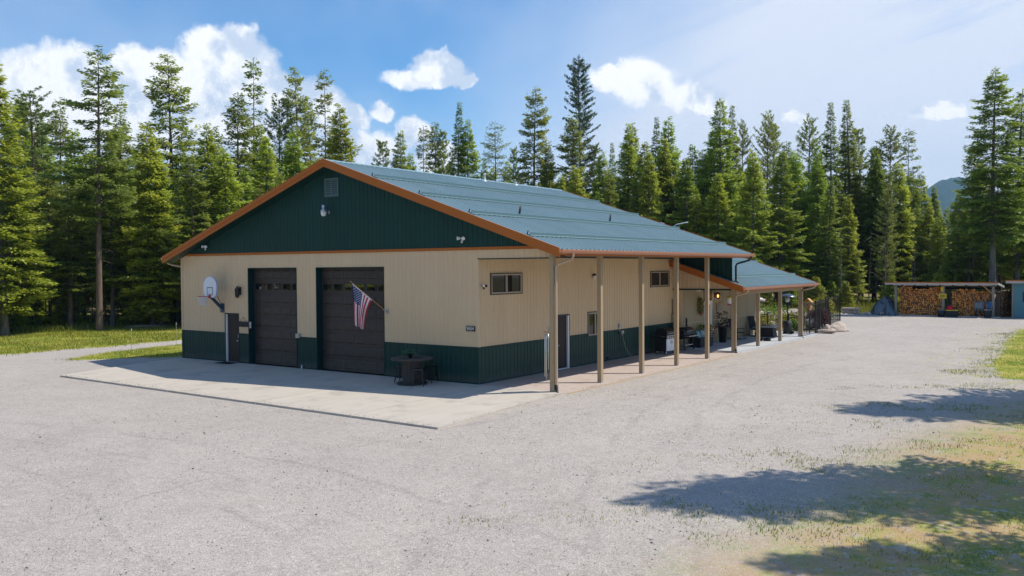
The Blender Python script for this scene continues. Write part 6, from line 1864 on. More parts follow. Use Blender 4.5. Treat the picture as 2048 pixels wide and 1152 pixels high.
# narrow spires
proto('S1', 21, .22, .12, 2.67, 'spruce_needles', 'bark_grey', 7, SN, whorl=0.34, nb=(5, 7), shape=0.84, rise=(.35, -.32), curl=.16, twig=(0.248, 0.0574), irregular=.25)
proto('S2', 24, .30, .30, 3.65, 'spruce_needles', 'bark_grey', 8, dict(snags=16, snag_z=(3, 8)), whorl=0.4, nb=(5, 7), shape=0.59, rise=(.25, -.50), curl=.22, twig=(0.264, 0.0656), irregular=.30, gap=0.04)
# pines: tufted ends
proto('P1', 20, .19, .34, 2.78, 'pine_needles', 'bark_brown', 9, dict(snags=18, snag_z=(2, 8)), whorl=0.4, nb=(4, 6), shape=0.44, rise=(.75, .05), curl=.25, twig=(.27, .036), irregular=.40, gap=0.064, tuft=True, dens=1.5)
proto('P2', 18, .17, .22, 2.48, 'pine_needles', 'bark_brown', 10, dict(snags=14, snag_z=(1, 5)), whorl=0.34, nb=(4, 6), shape=0.48, rise=(.85, .15), curl=.22, twig=(.27, .036), irregular=.38, gap=0.048, tuft=True, dens=1.5)
proto('W1', 26, .30, .25, 3.08, 'dark_pine_needles', 'bark_grey', 11, SN, whorl=0.4, nb=(5, 7), shape=0.34, rise=(.55, -.02), curl=.15, twig=(0.240, 0.0328), irregular=.28, gap=0.032, tuft=True, dens=1.9)
# thin tall ones and larch
proto('T1', 21, .15, .45, 1.75, 'douglas_needles', 'bark_grey', 12, dict(snags=30, snag_z=(2, 10)), whorl=0.49, nb=(3, 5), shape=0.36, rise=(.25, -.20), curl=.1, twig=(.28, .065), irregular=.50, gap=0.176)
proto('L1', 20, .17, .30, 2.81, 'larch_needles', 'bark_grey', 13, dict(snags=20, snag_z=(2, 7)), whorl=0.46, nb=(4, 6), shape=0.44, rise=(.22, -.18), curl=.10, twig=(.20, .045), irregular=.35, gap=0.112, dens=.75)
proto('Y1', 6, .07, .03, 1.75, 'fir_needles', 'bark_grey', 14, {}, whorl=0.22, nb=(5, 7), shape=0.88, rise=(.5, -.10), curl=.15, twig=(.26, .06), irregular=.25, tipb=.12)
print('tree quads', {k: v[4] for k, v in PROTO.items()})
NAME = {'F': 'grand_fir', 'D': 'douglas_fir', 'S': 'spruce', 'P': 'pine', 'W': 'white_pine', 'T': 'slender_fir', 'L': 'larch', 'Y': 'fir_sapling'}
CATN = {'F': 'fir tree', 'D': 'fir tree', 'S': 'spruce tree', 'P': 'pine tree', 'W': 'pine tree', 'T': 'fir tree', 'L': 'larch tree', 'Y': 'sapling'}
TR = random.Random(21)
def tree(key, x, y, h, wk, label, group=None, rz=None, z=None):
    ph, tm, cm, bm_, _ = PROTO[key]
    t = thing(NAME[key[0]], label, CATN[key[0]], (x, y, GZ if z is None else z), TR.uniform(0, 6.28) if rz is None else rz, group)
    s = h / ph; w = wk * s ** .45
    t.scale = (w, w, s)
    t.rotation_euler[0] = TR.gauss(0, .014); t.rotation_euler[1] = TR.gauss(0, .014)
    link('trunk', tm, t); link('crown', cm, t)
    if bm_: link('branches', bm_, t)
    return t
TREES = [
    ('F1', -41.94, 2.73, 18.8, 1.05, 'bright dense fir with a thin spire at the west edge of the wood'),
    ('P1', -48.4, 7.96, 17.9, 1.35, 'broad pine with several tufted tops between the two tall trees by the west lawn'),
    ('F2', -61.86, 13.12, 20.02, 0.8, 'fir half hidden behind the spire-topped fir at the west edge'),
    ('D1', -40.67, 8.54, 20.22, 0.95, 'tall ragged fir with a long bare trunk standing in the west lawn'),
    ('D2', -48.93, 19.85, 23.07, 1.1, 'tall broad open-branched fir rising above the west eave'),
    ('D3', -48.64, 15.14, 17.2, 1.0, 'mid-height fir between the bare-trunked tree and the broad fir above the eave'),
    ('F2', -41.19, 13.07, 15.47, 1.0, 'bright fir with low branches just west of the barn'),
    ('F1', -42.98, 19.16, 16.37, 0.95, 'bright green fir over the lower slope of the west rake'),
    ('D3', -44.26, 23.16, 19.75, 1.1, 'dark fir beside the slender tall tree above the west roof slope'),
    ('T1', -49.88, 28.98, 24.66, 1.0, 'slender tall tree with a tufted tip above the west roof slope'),
    ('P1', -49.15, 31.95, 20.97, 1.0, 'sparse bluish pine between the slender tall tree and the pair by the ridge'),
    ('D2', -47.46, 33.15, 24.08, 0.75, 'narrow tall fir, left one of the pair above the barn ridge'),
    ('T1', -47.2, 35.79, 24.23, 1.0, 'thin-limbed tall fir, right one of the pair above the barn ridge'),
    ('F2', -39.7, 31.3, 19.31, 0.95, 'dense bright cone-shaped fir just right of the barn ridge'),
    ('D3', -54.05, 40.74, 23.1, 0.8, 'fir seen between the pair of tall trees above the ridge'),
    ('D3', -51.07, 40.4, 20.45, 0.8, 'short dark fir between the pair and the dense cone-shaped fir'),
    ('F3', -39.03, 21.96, 15.31, 0.9, 'rounded bright fir in front of the bluish pine'),
    ('F2', -36.56, 16.36, 13.36, 1.0, 'low bright fir leaning over the west roof slope'),
    ('P2', -47.53, 45.37, 18.29, 1.0, 'pale pine, left of the dark fir behind the front part of the ridge'),
    ('F3', -42.47, 41.6, 18.48, 0.85, 'dark fir behind the front part of the ridge, left of the gap of sky'),
    ('F1', -42.59, 43.96, 16.37, 0.8, 'low fir whose tip just clears the ridge, right of the dark fir'),
    ('T1', -46.94, 50.69, 20.61, 0.9, 'thin tree with a small crown and bare stem above the ridge'),
    ('D3', -47.26, 52.92, 21.27, 0.9, 'narrow fir beside the thin bare-stemmed tree above the ridge'),
    ('P2', -46.25, 53.63, 20.1, 0.85, 'small pine between the narrow fir and the green spire over the ridge'),
    ('S1', -41.19, 49.87, 22.39, 0.9, 'green spire with a long thin tip above the middle of the ridge'),
    ('F1', -40.47, 50.38, 20.58, 0.85, 'full fir leaning on the green spire above the middle of the ridge'),
    ('L1', -43.8, 60.27, 22.07, 1.05, 'pale feathery larch standing alone above the ridge'),
    ('P2', -40.76, 59.98, 18.46, 0.7, 'small pine right of the feathery larch'),
    ('F2', -46.43, 65.77, 18.28, 0.7, 'low fir at the foot of the feathery larch'),
    ('F3', -48.95, 63.98, 18.04, 0.7, 'low fir left of the feathery larch'),
    ('D2', -34.31, 54.75, 23.97, 0.95, 'tall open fir with drooping arms near the rear end of the ridge'),
    ('F2', -32.91, 55.74, 17.78, 0.8, 'shorter fir touching the right side of the tall open fir'),
    ('W1', -35.21, 66.37, 29.29, 1.0, 'very tall dark columnar pine above the rear of the barn roof'),
    ('D3', -30.89, 57.18, 20.94, 1.1, 'green fir standing in front of the dark columnar pine'),
    ('P2', -33.87, 67.32, 19.02, 1.0, 'drooping pine at the right foot of the dark columnar pine'),
    ('S1', -29.18, 63.29, 18.46, 0.75, 'small bluish spire between the columnar pine and the bright firs'),
    ('F1', -27.02, 62.37, 20.41, 0.85, 'bright fir, first in the row right of the columnar pine'),
    ('F2', -27.95, 66.62, 21.11, 0.8, 'bright fir, second in the row right of the columnar pine'),
    ('S1', -27.12, 69.66, 21.96, 0.9, 'dark spire in the middle of the bright fir row'),
    ('F2', -22.98, 65.24, 21.04, 0.9, 'broad bright fir at the right end of the bright fir row'),
    ('F1', -20.54, 64.52, 16.14, 0.8, 'shorter fir in the dip before the tall wide fir'),
    ('F3', -15.87, 62.93, 21.92, 1.05, 'tall wide fir above the rear gable corner of the barn'),
    ('S1', -17.33, 69.25, 22.17, 0.9, 'thin spire showing behind the tall wide fir'),
    ('F2', -17.46, 61.8, 15.85, 0.8, 'low fir at the left foot of the tall wide fir'),
    ('P1', -21.3, 83.61, 22.6, 0.85, 'sparse pine just right of the tall wide fir'),
    ('P1', -19.04, 85.21, 23.67, 1.0, 'sparse grey-green pine above the lower wing roof'),
    ('P2', -18.49, 88.05, 22.7, 1.0, 'sparse pine touching the grey-green pine above the wing roof'),
    ('F1', -12.13, 75.4, 17.58, 0.85, 'bright fir in front of the sparse pines'),
    ('P1', -13.98, 86.35, 22.78, 1.1, 'see-through pine left of the two slim spires'),
    ('S1', -8.2, 75.74, 22.65, 0.95, 'left one of the two slim dark spires above the fence'),
    ('S1', -6.93, 79.09, 23.23, 1.1, 'right one of the two slim dark spires above the fence'),
    ('P2', -7.4, 86.11, 20.86, 1.0, 'pine tucked against the right slim spire'),
    ('P2', -4.82, 80.59, 17.75, 1.0, 'shorter pine right of the two slim spires'),
    ('P1', -3.23, 81.72, 19.9, 1.2, 'wide pine above the left end of the woodshed'),
    ('T1', -2.64, 89.49, 20.88, 1.0, 'thin tree with a flat top and bare stem above the woodshed'),
    ('F2', -0.13, 83.91, 14.91, 0.8, 'low bright fir left of the blue hill'),
    ('F1', -0.01, 91.36, 13.9, 0.7, 'low bright fir under the blue hill'),
    ('S2', 9.53, 61.34, 21.33, 1.05, 'tallest spruce behind the woodshed with a pale bare lower trunk'),
    ('F3', 10.71, 67.08, 20.26, 1.1, 'dense dark fir above the teal shed'),
    ('D3', 6.82, 69.23, 15.91, 1.0, 'ragged dark fir left of the tallest spruce'),
    ('F2', 5.36, 70.64, 11.44, 0.8, 'small fir just right of the blue hill'),
    ('F1', 12.37, 73.17, 18.17, 1.0, 'fir at the east edge behind the teal shed'),
]
FILL = [
    ('F1', -59.78, 8.12, 11.73, 0.99, 'west'),
    ('F3', -63.04, 10.94, 16.37, 0.94, 'west'),
    ('D3', -49.16, 5.86, 13.81, 0.87, 'west'),
    ('F3', -55.5, 9.8, 12.52, 0.93, 'west'),
    ('F3', -49.26, 8.02, 10.42, 0.79, 'west'),
    ('D2', -47.5, 8.52, 11.63, 0.78, 'west'),
    ('D2', -44.43, 8.42, 10.64, 0.97, 'west'),
    ('F1', -56.69, 16.13, 13.35, 0.91, 'west'),
    ('F3', -55.81, 16.88, 15.4, 0.82, 'west'),
    ('F3', -44.01, 11.47, 14.05, 0.83, 'west'),
    ('F1', -48.36, 15.59, 12.4, 0.83, 'west'),
    ('D3', -50.39, 18.15, 13.42, 0.8, 'west'),
    ('F3', -41.11, 13.7, 13.48, 0.99, 'west'),
    ('F3', -43.04, 16.25, 12.34, 0.84, 'west'),
    ('D2', -37.09, 13.69, 12.57, 0.91, 'west'),
    ('F3', -37.24, 15.47, 11.94, 0.84, 'west'),
    ('F3', -41.13, 19.67, 10.21, 0.9, 'west'),
    ('F3', -38.08, 19.13, 12.11, 0.99, 'west'),
    ('D2', -36.95, 19.48, 10.7, 0.83, 'west'),
    ('D3', -37.99, 22.25, 12.29, 0.83, 'west'),
    ('D3', -37.65, 23.9, 10.54, 1.0, 'west'),
    ('S2', -30.52, 19.03, 8.76, 0.98, 'west'),
    ('D3', -37.11, 26.23, 12.43, 0.86, 'west'),
    ('F3', -28.92, 20.29, 9.04, 0.95, 'west'),
    ('D1', -89.01, 20.36, 17.0, 0.91, 'west'),
    ('D1', -75.91, 16.26, 16.1, 0.76, 'west'),
    ('D1', -85.21, 21.61, 17.2, 0.99, 'west'),
    ('D3', -80.0, 20.59, 14.81, 0.82, 'west'),
    ('D1', -66.07, 15.34, 11.49, 0.91, 'west'),
    ('D2', -64.59, 15.82, 14.07, 0.88, 'west'),
    ('P1', -63.04, 16.28, 13.24, 0.92, 'west'),
    ('D2', -67.98, 20.14, 12.61, 0.96, 'west'),
    ('P1', -74.0, 24.51, 12.07, 0.91, 'west'),
    ('D2', -69.51, 23.56, 16.82, 0.83, 'west'),
    ('P1', -67.62, 23.75, 15.26, 0.84, 'west'),
    ('P1', -72.69, 28.19, 13.57, 0.98, 'west'),
    ('P1', -64.57, 24.68, 12.18, 0.99, 'west'),
    ('P1', -58.2, 22.24, 13.28, 0.98, 'west'),
    ('S2', -67.35, 29.32, 13.59, 0.79, 'west'),
    ('S2', -65.08, 29.61, 14.06, 0.83, 'west'),
    ('F1', -56.88, 25.75, 11.83, 0.8, 'west'),
    ('D1', -54.21, 25.43, 12.82, 0.91, 'west'),
    ('F1', -54.2, 26.56, 13.64, 0.97, 'west'),
    ('F1', -57.76, 30.32, 11.66, 0.85, 'west'),
    ('D1', -49.78, 25.91, 12.4, 0.81, 'west'),
    ('D2', -54.16, 30.98, 16.38, 0.96, 'west'),
    ('F1', -55.23, 33.7, 13.19, 0.89, 'west'),
    ('D2', -53.67, 33.96, 15.14, 0.99, 'west'),
    ('P1', -57.17, 38.84, 15.17, 0.87, 'west'),
    ('D1', -50.92, 35.03, 14.59, 0.99, 'west'),
    ('F1', -56.2, 41.5, 15.71, 0.85, 'west'),
    ('P1', -49.72, 37.42, 11.94, 0.91, 'west'),
    ('D1', -46.81, 36.84, 14.49, 0.87, 'west'),
    ('D1', -45.04, 36.92, 12.71, 0.9, 'west'),
    ('S2', -45.72, 39.2, 11.51, 0.75, 'west'),
    ('F3', -124.92, 35.41, 18.7, 0.94, 'west'),
    ('P1', -106.32, 28.94, 14.64, 0.81, 'west'),
    ('D2', -106.43, 30.35, 16.44, 0.88, 'west'),
    ('P1', -96.57, 27.86, 12.93, 1.05, 'west'),
    ('S2', -103.54, 32.89, 17.25, 0.96, 'west'),
    ('D1', -115.47, 40.72, 13.76, 1.03, 'west'),
    ('P1', -95.33, 32.39, 14.9, 1.02, 'west'),
    ('D2', -105.7, 39.02, 17.39, 0.84, 'west'),
    ('D1', -104.66, 39.92, 15.8, 1.07, 'west'),
    ('S2', -106.11, 42.64, 20.39, 0.98, 'west'),
    ('S2', -100.28, 41.53, 12.56, 0.94, 'west'),
    ('S2', -106.54, 47.21, 15.03, 1.05, 'west'),
    ('S2', -98.88, 44.38, 13.55, 0.97, 'west'),
    ('F3', -85.45, 38.39, 15.17, 0.94, 'west'),
    ('F3', -84.65, 39.76, 15.05, 0.93, 'west'),
    ('P1', -95.29, 48.47, 19.85, 1.05, 'west'),
    ('T1', -72.69, 35.9, 12.99, 0.93, 'west'),
    ('D1', -85.14, 45.72, 16.19, 1.05, 'west'),
    ('T1', -97.3, 55.93, 15.7, 1.07, 'west'),
    ('F3', -80.74, 46.87, 13.8, 0.98, 'west'),
    ('D1', -84.53, 51.64, 18.48, 0.97, 'west'),
    ('D2', -73.51, 45.61, 13.07, 0.97, 'west'),
    ('S2', -68.06, 43.58, 11.79, 0.83, 'west'),
    ('T1', -72.49, 49.31, 15.07, 0.91, 'west'),
    ('T1', -66.06, 45.68, 13.03, 1.0, 'west'),
    ('F3', -75.23, 55.31, 12.24, 0.88, 'west'),
    ('D2', -78.86, 60.86, 18.15, 1.09, 'west'),
    ('S2', -69.64, 55.37, 12.58, 0.85, 'west'),
    ('T1', -59.01, 48.02, 13.09, 0.81, 'west'),
    ('S2', -66.42, 57.67, 15.18, 1.06, 'west'),
    ('D1', -73.16, 66.76, 17.7, 0.96, 'west'),
    ('D3', -65.79, 60.2, 16.46, 0.87, 'north'),
    ('S1', -64.87, 61.68, 18.52, 0.91, 'north'),
    ('F1', -53.24, 51.74, 15.53, 0.77, 'north'),
    ('D3', -58.7, 60.86, 16.44, 0.73, 'north'),
    ('D3', -57.02, 62.3, 16.59, 0.94, 'north'),
    ('F1', -58.5, 66.81, 18.74, 0.89, 'north'),
    ('F1', -42.31, 50.05, 15.82, 0.75, 'north'),
    ('D2', -50.38, 62.8, 15.45, 0.7, 'north'),
    ('D3', -48.27, 63.07, 15.46, 0.78, 'north'),
    ('F2', -47.27, 64.77, 17.31, 0.79, 'north'),
    ('F2', -38.83, 56.01, 14.33, 0.73, 'north'),
    ('F1', -44.34, 67.4, 15.9, 0.82, 'north'),
    ('F1', -39.12, 62.19, 14.72, 0.87, 'north'),
    ('F2', -45.07, 74.94, 17.31, 0.9, 'north'),
    ('F3', -34.63, 61.58, 15.49, 0.71, 'north'),
    ('F1', -31.21, 55.11, 14.23, 0.9, 'north'),
    ('F2', -27.03, 51.32, 14.61, 0.89, 'north'),
    ('S1', -27.48, 54.06, 11.93, 0.86, 'north'),
    ('F2', -27.77, 57.35, 12.41, 0.98, 'north'),
    ('D3', -25.29, 55.32, 14.39, 0.9, 'north'),
    ('F1', -28.57, 63.52, 14.88, 0.94, 'north'),
    ('S1', -21.6, 53.7, 12.84, 0.92, 'north'),
    ('F1', -20.44, 54.65, 15.83, 0.92, 'north'),
    ('F2', -23.44, 64.1, 17.09, 0.88, 'north'),
    ('F2', -23.5, 66.77, 17.42, 0.97, 'north'),
    ('F3', -17.36, 56.65, 15.18, 1.0, 'north'),
    ('F1', -16.07, 56.15, 11.48, 1.01, 'north'),
    ('F2', -17.61, 62.47, 16.58, 0.91, 'north'),
    ('F1', -13.91, 57.11, 13.48, 1.03, 'north'),
    ('F2', -17.17, 68.42, 15.02, 0.94, 'north'),
    ('F3', -15.96, 68.36, 14.76, 1.0, 'north'),
    ('F2', -10.99, 58.19, 15.09, 0.97, 'north'),
    ('F3', -13.07, 68.18, 12.18, 0.82, 'north'),
    ('F3', -9.43, 61.61, 15.68, 1.02, 'north'),
    ('F2', -11.13, 71.58, 16.74, 0.99, 'north'),
    ('S1', -9.44, 70.52, 12.48, 0.83, 'north'),
    ('S1', -8.74, 71.67, 16.2, 1.04, 'north'),
    ('S1', -5.64, 65.63, 12.82, 1.0, 'north'),
    ('F3', -38.24, 66.26, 14.97, 0.87, 'north'),
    ('P2', -33.66, 62.06, 14.57, 0.81, 'north'),
    ('D3', -42.37, 79.27, 11.76, 1.01, 'north'),
    ('D3', -33.22, 67.51, 13.0, 0.83, 'north'),
    ('F3', -31.29, 66.81, 14.36, 0.98, 'north'),
    ('F3', -30.35, 67.71, 13.34, 0.91, 'north'),
    ('D2', -28.21, 67.61, 11.66, 0.91, 'north'),
    ('F1', -27.71, 69.59, 12.93, 0.99, 'north'),
    ('F1', -34.88, 88.98, 15.01, 0.83, 'north'),
    ('F1', -23.48, 68.95, 13.68, 0.81, 'north'),
    ('D3', -30.68, 89.26, 15.15, 0.92, 'north'),
    ('P2', -23.63, 76.53, 11.76, 0.89, 'north'),
    ('F1', -22.64, 78.72, 15.45, 1.0, 'north'),
    ('S1', -18.52, 72.76, 10.82, 0.9, 'north'),
    ('F1', -21.36, 83.87, 11.99, 0.82, 'north'),
    ('F1', -18.23, 79.69, 12.1, 1.0, 'north'),
    ('P2', -18.36, 85.39, 14.2, 0.96, 'north'),
    ('P2', -13.1, 75.02, 13.75, 0.95, 'north'),
    ('F1', -11.9, 76.24, 11.25, 0.95, 'north'),
    ('D3', -14.56, 90.4, 14.17, 0.91, 'north'),
    ('P2', -15.75, 101.48, 14.45, 0.97, 'north'),
    ('F1', -10.35, 87.78, 11.89, 0.97, 'north'),
    ('F2', -7.21, 67.99, 15.18, 0.94, 'east'),
    ('D3', -8.93, 79.55, 11.15, 0.83, 'east'),
    ('F2', -4.67, 69.59, 11.65, 0.76, 'east'),
    ('D2', -6.9, 83.17, 15.22, 0.92, 'east'),
    ('F1', -4.48, 79.96, 12.93, 0.87, 'east'),
    ('P2', -0.96, 68.83, 13.38, 0.86, 'east'),
    ('P1', -1.77, 80.4, 14.18, 0.88, 'east'),
    ('D2', -0.76, 81.25, 14.51, 0.78, 'east'),
    ('F2', 0.97, 79.74, 10.91, 0.8, 'east'),
    ('F3', 2.95, 74.84, 9.25, 0.77, 'east'),
    ('P1', 4.26, 73.96, 9.96, 0.96, 'east'),
    ('P2', 4.04, 85.78, 10.96, 0.9, 'east'),
    ('D2', 5.9, 80.26, 15.31, 0.8, 'east'),
    ('D1', 7.52, 74.73, 12.14, 0.89, 'east'),
    ('D2', 8.1, 79.79, 15.0, 0.93, 'east'),
    ('F2', 8.68, 83.69, 11.16, 0.83, 'east'),
    ('F1', 9.74, 87.99, 10.82, 0.97, 'east'),
    ('F1', 10.76, 92.08, 11.52, 0.8, 'east'),
    ('D1', 12.73, 77.92, 14.22, 0.94, 'east'),
    ('F3', -14.71, 94.38, 14.56, 1.01, 'east'),
    ('F2', -15.95, 106.11, 11.31, 0.91, 'east'),
    ('F3', -11.58, 96.66, 16.34, 0.94, 'east'),
    ('D3', -8.06, 89.14, 11.74, 1.08, 'east'),
    ('D2', -14.09, 122.24, 20.27, 0.84, 'east'),
    ('F2', -7.8, 100.11, 15.0, 0.95, 'east'),
    ('S1', -3.78, 89.34, 11.76, 1.1, 'east'),
    ('F3', -4.67, 102.37, 16.35, 0.89, 'east'),
    ('F2', -4.81, 111.95, 10.83, 0.92, 'east'),
    ('F1', -0.93, 99.89, 11.35, 0.88, 'east'),
    ('D3', -1.35, 113.48, 10.12, 1.1, 'east'),
    ('D2', 2.54, 96.99, 9.49, 0.84, 'east'),
    ('F1', 3.36, 99.62, 11.25, 0.81, 'east'),
    ('F2', 1.45, 128.59, 11.6, 0.82, 'east'),
    ('S1', 4.61, 113.09, 10.68, 0.96, 'east'),
    ('S1', 4.84, 129.79, 14.56, 0.95, 'east'),
    ('D3', 6.33, 128.32, 16.11, 1.06, 'east'),
    ('D1', 8.61, 123.25, 13.46, 0.81, 'east'),
    ('D3', 10.34, 115.93, 12.13, 1.07, 'east'),
    ('D3', -60.94, 16.22, 19.4, 1.0, 'west'),
    ('F3', -57.84, 15.97, 16.97, 0.96, 'west'),
    ('F1', -57.01, 19.01, 17.09, 0.98, 'west'),
    ('F2', -45.84, 14.68, 13.96, 0.87, 'west'),
    ('F3', -46.98, 20.0, 15.26, 0.97, 'west'),
    ('D3', -48.95, 24.73, 17.34, 0.91, 'west'),
    ('F1', -47.39, 28.29, 17.87, 1.0, 'west'),
    ('F2', -43.52, 28.59, 16.98, 1.0, 'west'),
    ('D2', -68.57, 15.71, 20.52, 0.88, 'west'),
    ('F1', -53.77, 11.5, 16.75, 0.91, 'west'),
    ('F2', -28.68, 59.97, 17.05, 0.9, 'north'),
    ('F3', -19.46, 64.06, 17.53, 0.94, 'north'),
    ('F2', -15.4, 70.62, 17.35, 0.91, 'north'),
    ('D3', -14.36, 78.72, 19.01, 0.98, 'north'),
    ('F1', -10.37, 79.1, 18.41, 0.87, 'north'),
    ('F3', -8.75, 82.7, 19.73, 0.88, 'north'),
    ('F1', -3.47, 79.09, 17.25, 0.94, 'north'),
    ('F2', -1.43, 78.09, 15.76, 0.86, 'north'),
    ('F3', -23.23, 63.84, 18.67, 0.93, 'north'),
    ('F1', -17.51, 64.22, 19.26, 1.03, 'north'),
    ('F3', -24.37, 61.81, 17.98, 1.03, 'north'),
    ('S1', -140.58, 40.42, 16.97, 1.19, 'deep'),
    ('D2', -148.83, 46.6, 18.12, 1.18, 'deep'),
    ('D2', -156.15, 52.03, 18.6, 0.94, 'deep'),
    ('D2', -143.3, 49.32, 16.94, 1.06, 'deep'),
    ('F1', -134.64, 48.59, 14.58, 0.93, 'deep'),
    ('S1', -169.82, 68.67, 19.63, 1.19, 'deep'),
    ('F1', -138.2, 55.61, 15.8, 1.12, 'deep'),
    ('F1', -155.89, 67.48, 17.77, 0.9, 'deep'),
    ('F3', -153.95, 69.44, 19.3, 1.14, 'deep'),
    ('S1', -122.3, 54.49, 15.35, 1.17, 'deep'),
    ('F1', -136.88, 66.29, 16.36, 1.1, 'deep'),
    ('S1', -137.65, 70.73, 17.72, 1.2, 'deep'),
    ('F1', -151.81, 82.86, 20.44, 1.09, 'deep'),
    ('F1', -136.77, 76.28, 18.94, 1.18, 'deep'),
    ('F3', -142.73, 83.66, 17.59, 1.04, 'deep'),
    ('S1', -130.0, 78.08, 19.91, 0.91, 'deep'),
    ('D2', -139.48, 89.04, 20.49, 1.19, 'deep'),
    ('F1', -133.05, 88.0, 19.08, 0.98, 'deep'),
    ('F3', -115.17, 78.89, 15.65, 1.11, 'deep'),
    ('F3', -131.77, 96.16, 15.68, 1.08, 'deep'),
    ('F1', -108.77, 81.57, 13.98, 0.9, 'deep'),
    ('F1', -111.67, 87.2, 14.78, 0.91, 'deep'),
    ('S1', -110.46, 90.1, 17.25, 1.08, 'deep'),
    ('F1', -93.9, 78.67, 13.02, 1.12, 'deep'),
    ('D2', -111.58, 99.49, 20.09, 1.09, 'deep'),
    ('D2', -87.43, 80.96, 14.03, 0.94, 'deep'),
    ('F1', -72.54, 119.34, 16.86, 0.94, 'deep'),
    ('F3', -69.28, 119.6, 16.45, 1.07, 'deep'),
    ('D2', -72.15, 131.26, 17.68, 0.99, 'deep'),
    ('D2', -60.34, 116.09, 17.13, 1.05, 'deep'),
    ('F1', -67.41, 136.23, 19.81, 1.0, 'deep'),
    ('F3', -65.72, 139.13, 16.48, 0.91, 'deep'),
    ('D2', -58.16, 133.02, 17.31, 0.93, 'deep'),
    ('D2', -48.82, 121.75, 13.47, 1.12, 'deep'),
    ('D2', -41.82, 112.97, 12.87, 0.92, 'deep'),
    ('S1', -52.14, 142.86, 19.36, 0.93, 'deep'),
    ('D2', -37.16, 114.3, 15.98, 1.1, 'deep'),
    ('F1', -40.29, 130.58, 16.62, 1.04, 'deep'),
    ('F1', -34.25, 121.21, 13.46, 0.93, 'deep'),
    ('D2', -36.35, 137.53, 15.6, 0.99, 'deep'),
    ('F3', -28.08, 121.42, 12.95, 1.01, 'deep'),
    ('F1', -29.62, 136.13, 13.15, 0.94, 'deep'),
    ('S1', -29.48, 143.98, 13.36, 1.07, 'deep'),
    ('F3', -23.98, 136.29, 14.46, 1.12, 'deep'),
    ('F1', -27.74, 161.36, 16.92, 0.94, 'deep'),
    ('F1', -24.99, 161.68, 15.43, 1.03, 'deep'),
    ('S1', -21.63, 159.29, 17.83, 0.98, 'deep'),
    ('S1', -20.56, 168.85, 15.71, 0.93, 'deep'),
    ('F1', -13.58, 149.21, 16.77, 1.06, 'deep'),
    ('S1', -12.9, 161.91, 15.48, 1.09, 'deep'),
    ('D2', -7.98, 149.09, 11.36, 0.92, 'deep'),
    ('F3', -6.39, 155.1, 13.83, 0.99, 'deep'),
    ('S1', -2.01, 139.57, 12.05, 1.18, 'deep'),
    ('S1', -3.62, 173.11, 14.12, 1.15, 'deep'),
    ('D2', -2.13, 188.15, 17.24, 1.11, 'deep'),
    ('S1', 4.24, 150.99, 13.11, 1.1, 'deep'),
    ('D2', 5.49, 168.79, 15.67, 0.91, 'deep'),
    ('F3', 9.14, 152.27, 14.61, 0.95, 'deep'),
]
for k, x, y, h, w, lb in TREES:
    tree(k, x, y, h, w, lb)
KIND = {'F': 'bushy fir', 'D': 'ragged fir', 'S': 'narrow spruce', 'P': 'tufted pine', 'T': 'slender fir'}
SHORT = {}
def short(lb):
    w = lb.split()
    for cut in (' with ', ' between ', ' above ', ' behind ', ' over ', ' beside ', ' in front ', ' standing ', ' rising ', ' just ', ' just', ' touching ', ' leaning ', ', ', ' at the ', ' half ', ' right of', ' left of', ' seen ', ' showing ', ' tucked ', ' whose ', ' under ', ' in the '):
        k = lb.find(cut)
        if k > 8: lb = lb[:k]
    return lb
used = {}
def bearing(x, y): return math.atan2(x - CAM[0], y - CAM[1])
for k, x, y, h, w, z in FILL:
    b, d = bearing(x, y), math.hypot(x - CAM[0], y - CAM[1])
    near = min(TREES, key=lambda t: abs(bearing(t[1], t[2]) - b) + .0008 * abs(math.hypot(t[1] - CAM[0], t[2] - CAM[1]) - d))
    nb, nd = bearing(near[1], near[2]), math.hypot(near[1] - CAM[0], near[2] - CAM[1])
    rel = ('deep behind' if d > nd + 32 else 'behind' if d > nd + 4 else 'in front of' if d < nd - 4 else 'beside')
    sd = 'to the right' if b > nb + .006 else 'to the left' if b < nb - .006 else 'straight in line'
    lb = f"{'taller' if h > near[3] else 'shorter'} {KIND[k[0]]} {rel} the {short(near[5])}, {sd}"
    lb = ' '.join(lb.split()[:15])
    used.setdefault(lb, []).append((k, x, y, h, w))
for lb, ts in used.items():
    ts.sort(key=lambda q: math.hypot(q[1] - CAM[0], q[2] - CAM[1]))
    for n_, t_ in enumerate(ts):
        if len(ts) == 2: tree(*t_, lb + (', nearer' if n_ == 0 else ', farther'))
        else: tree(*t_, lb, lb + ' (close cluster)' if len(ts) > 2 else None)
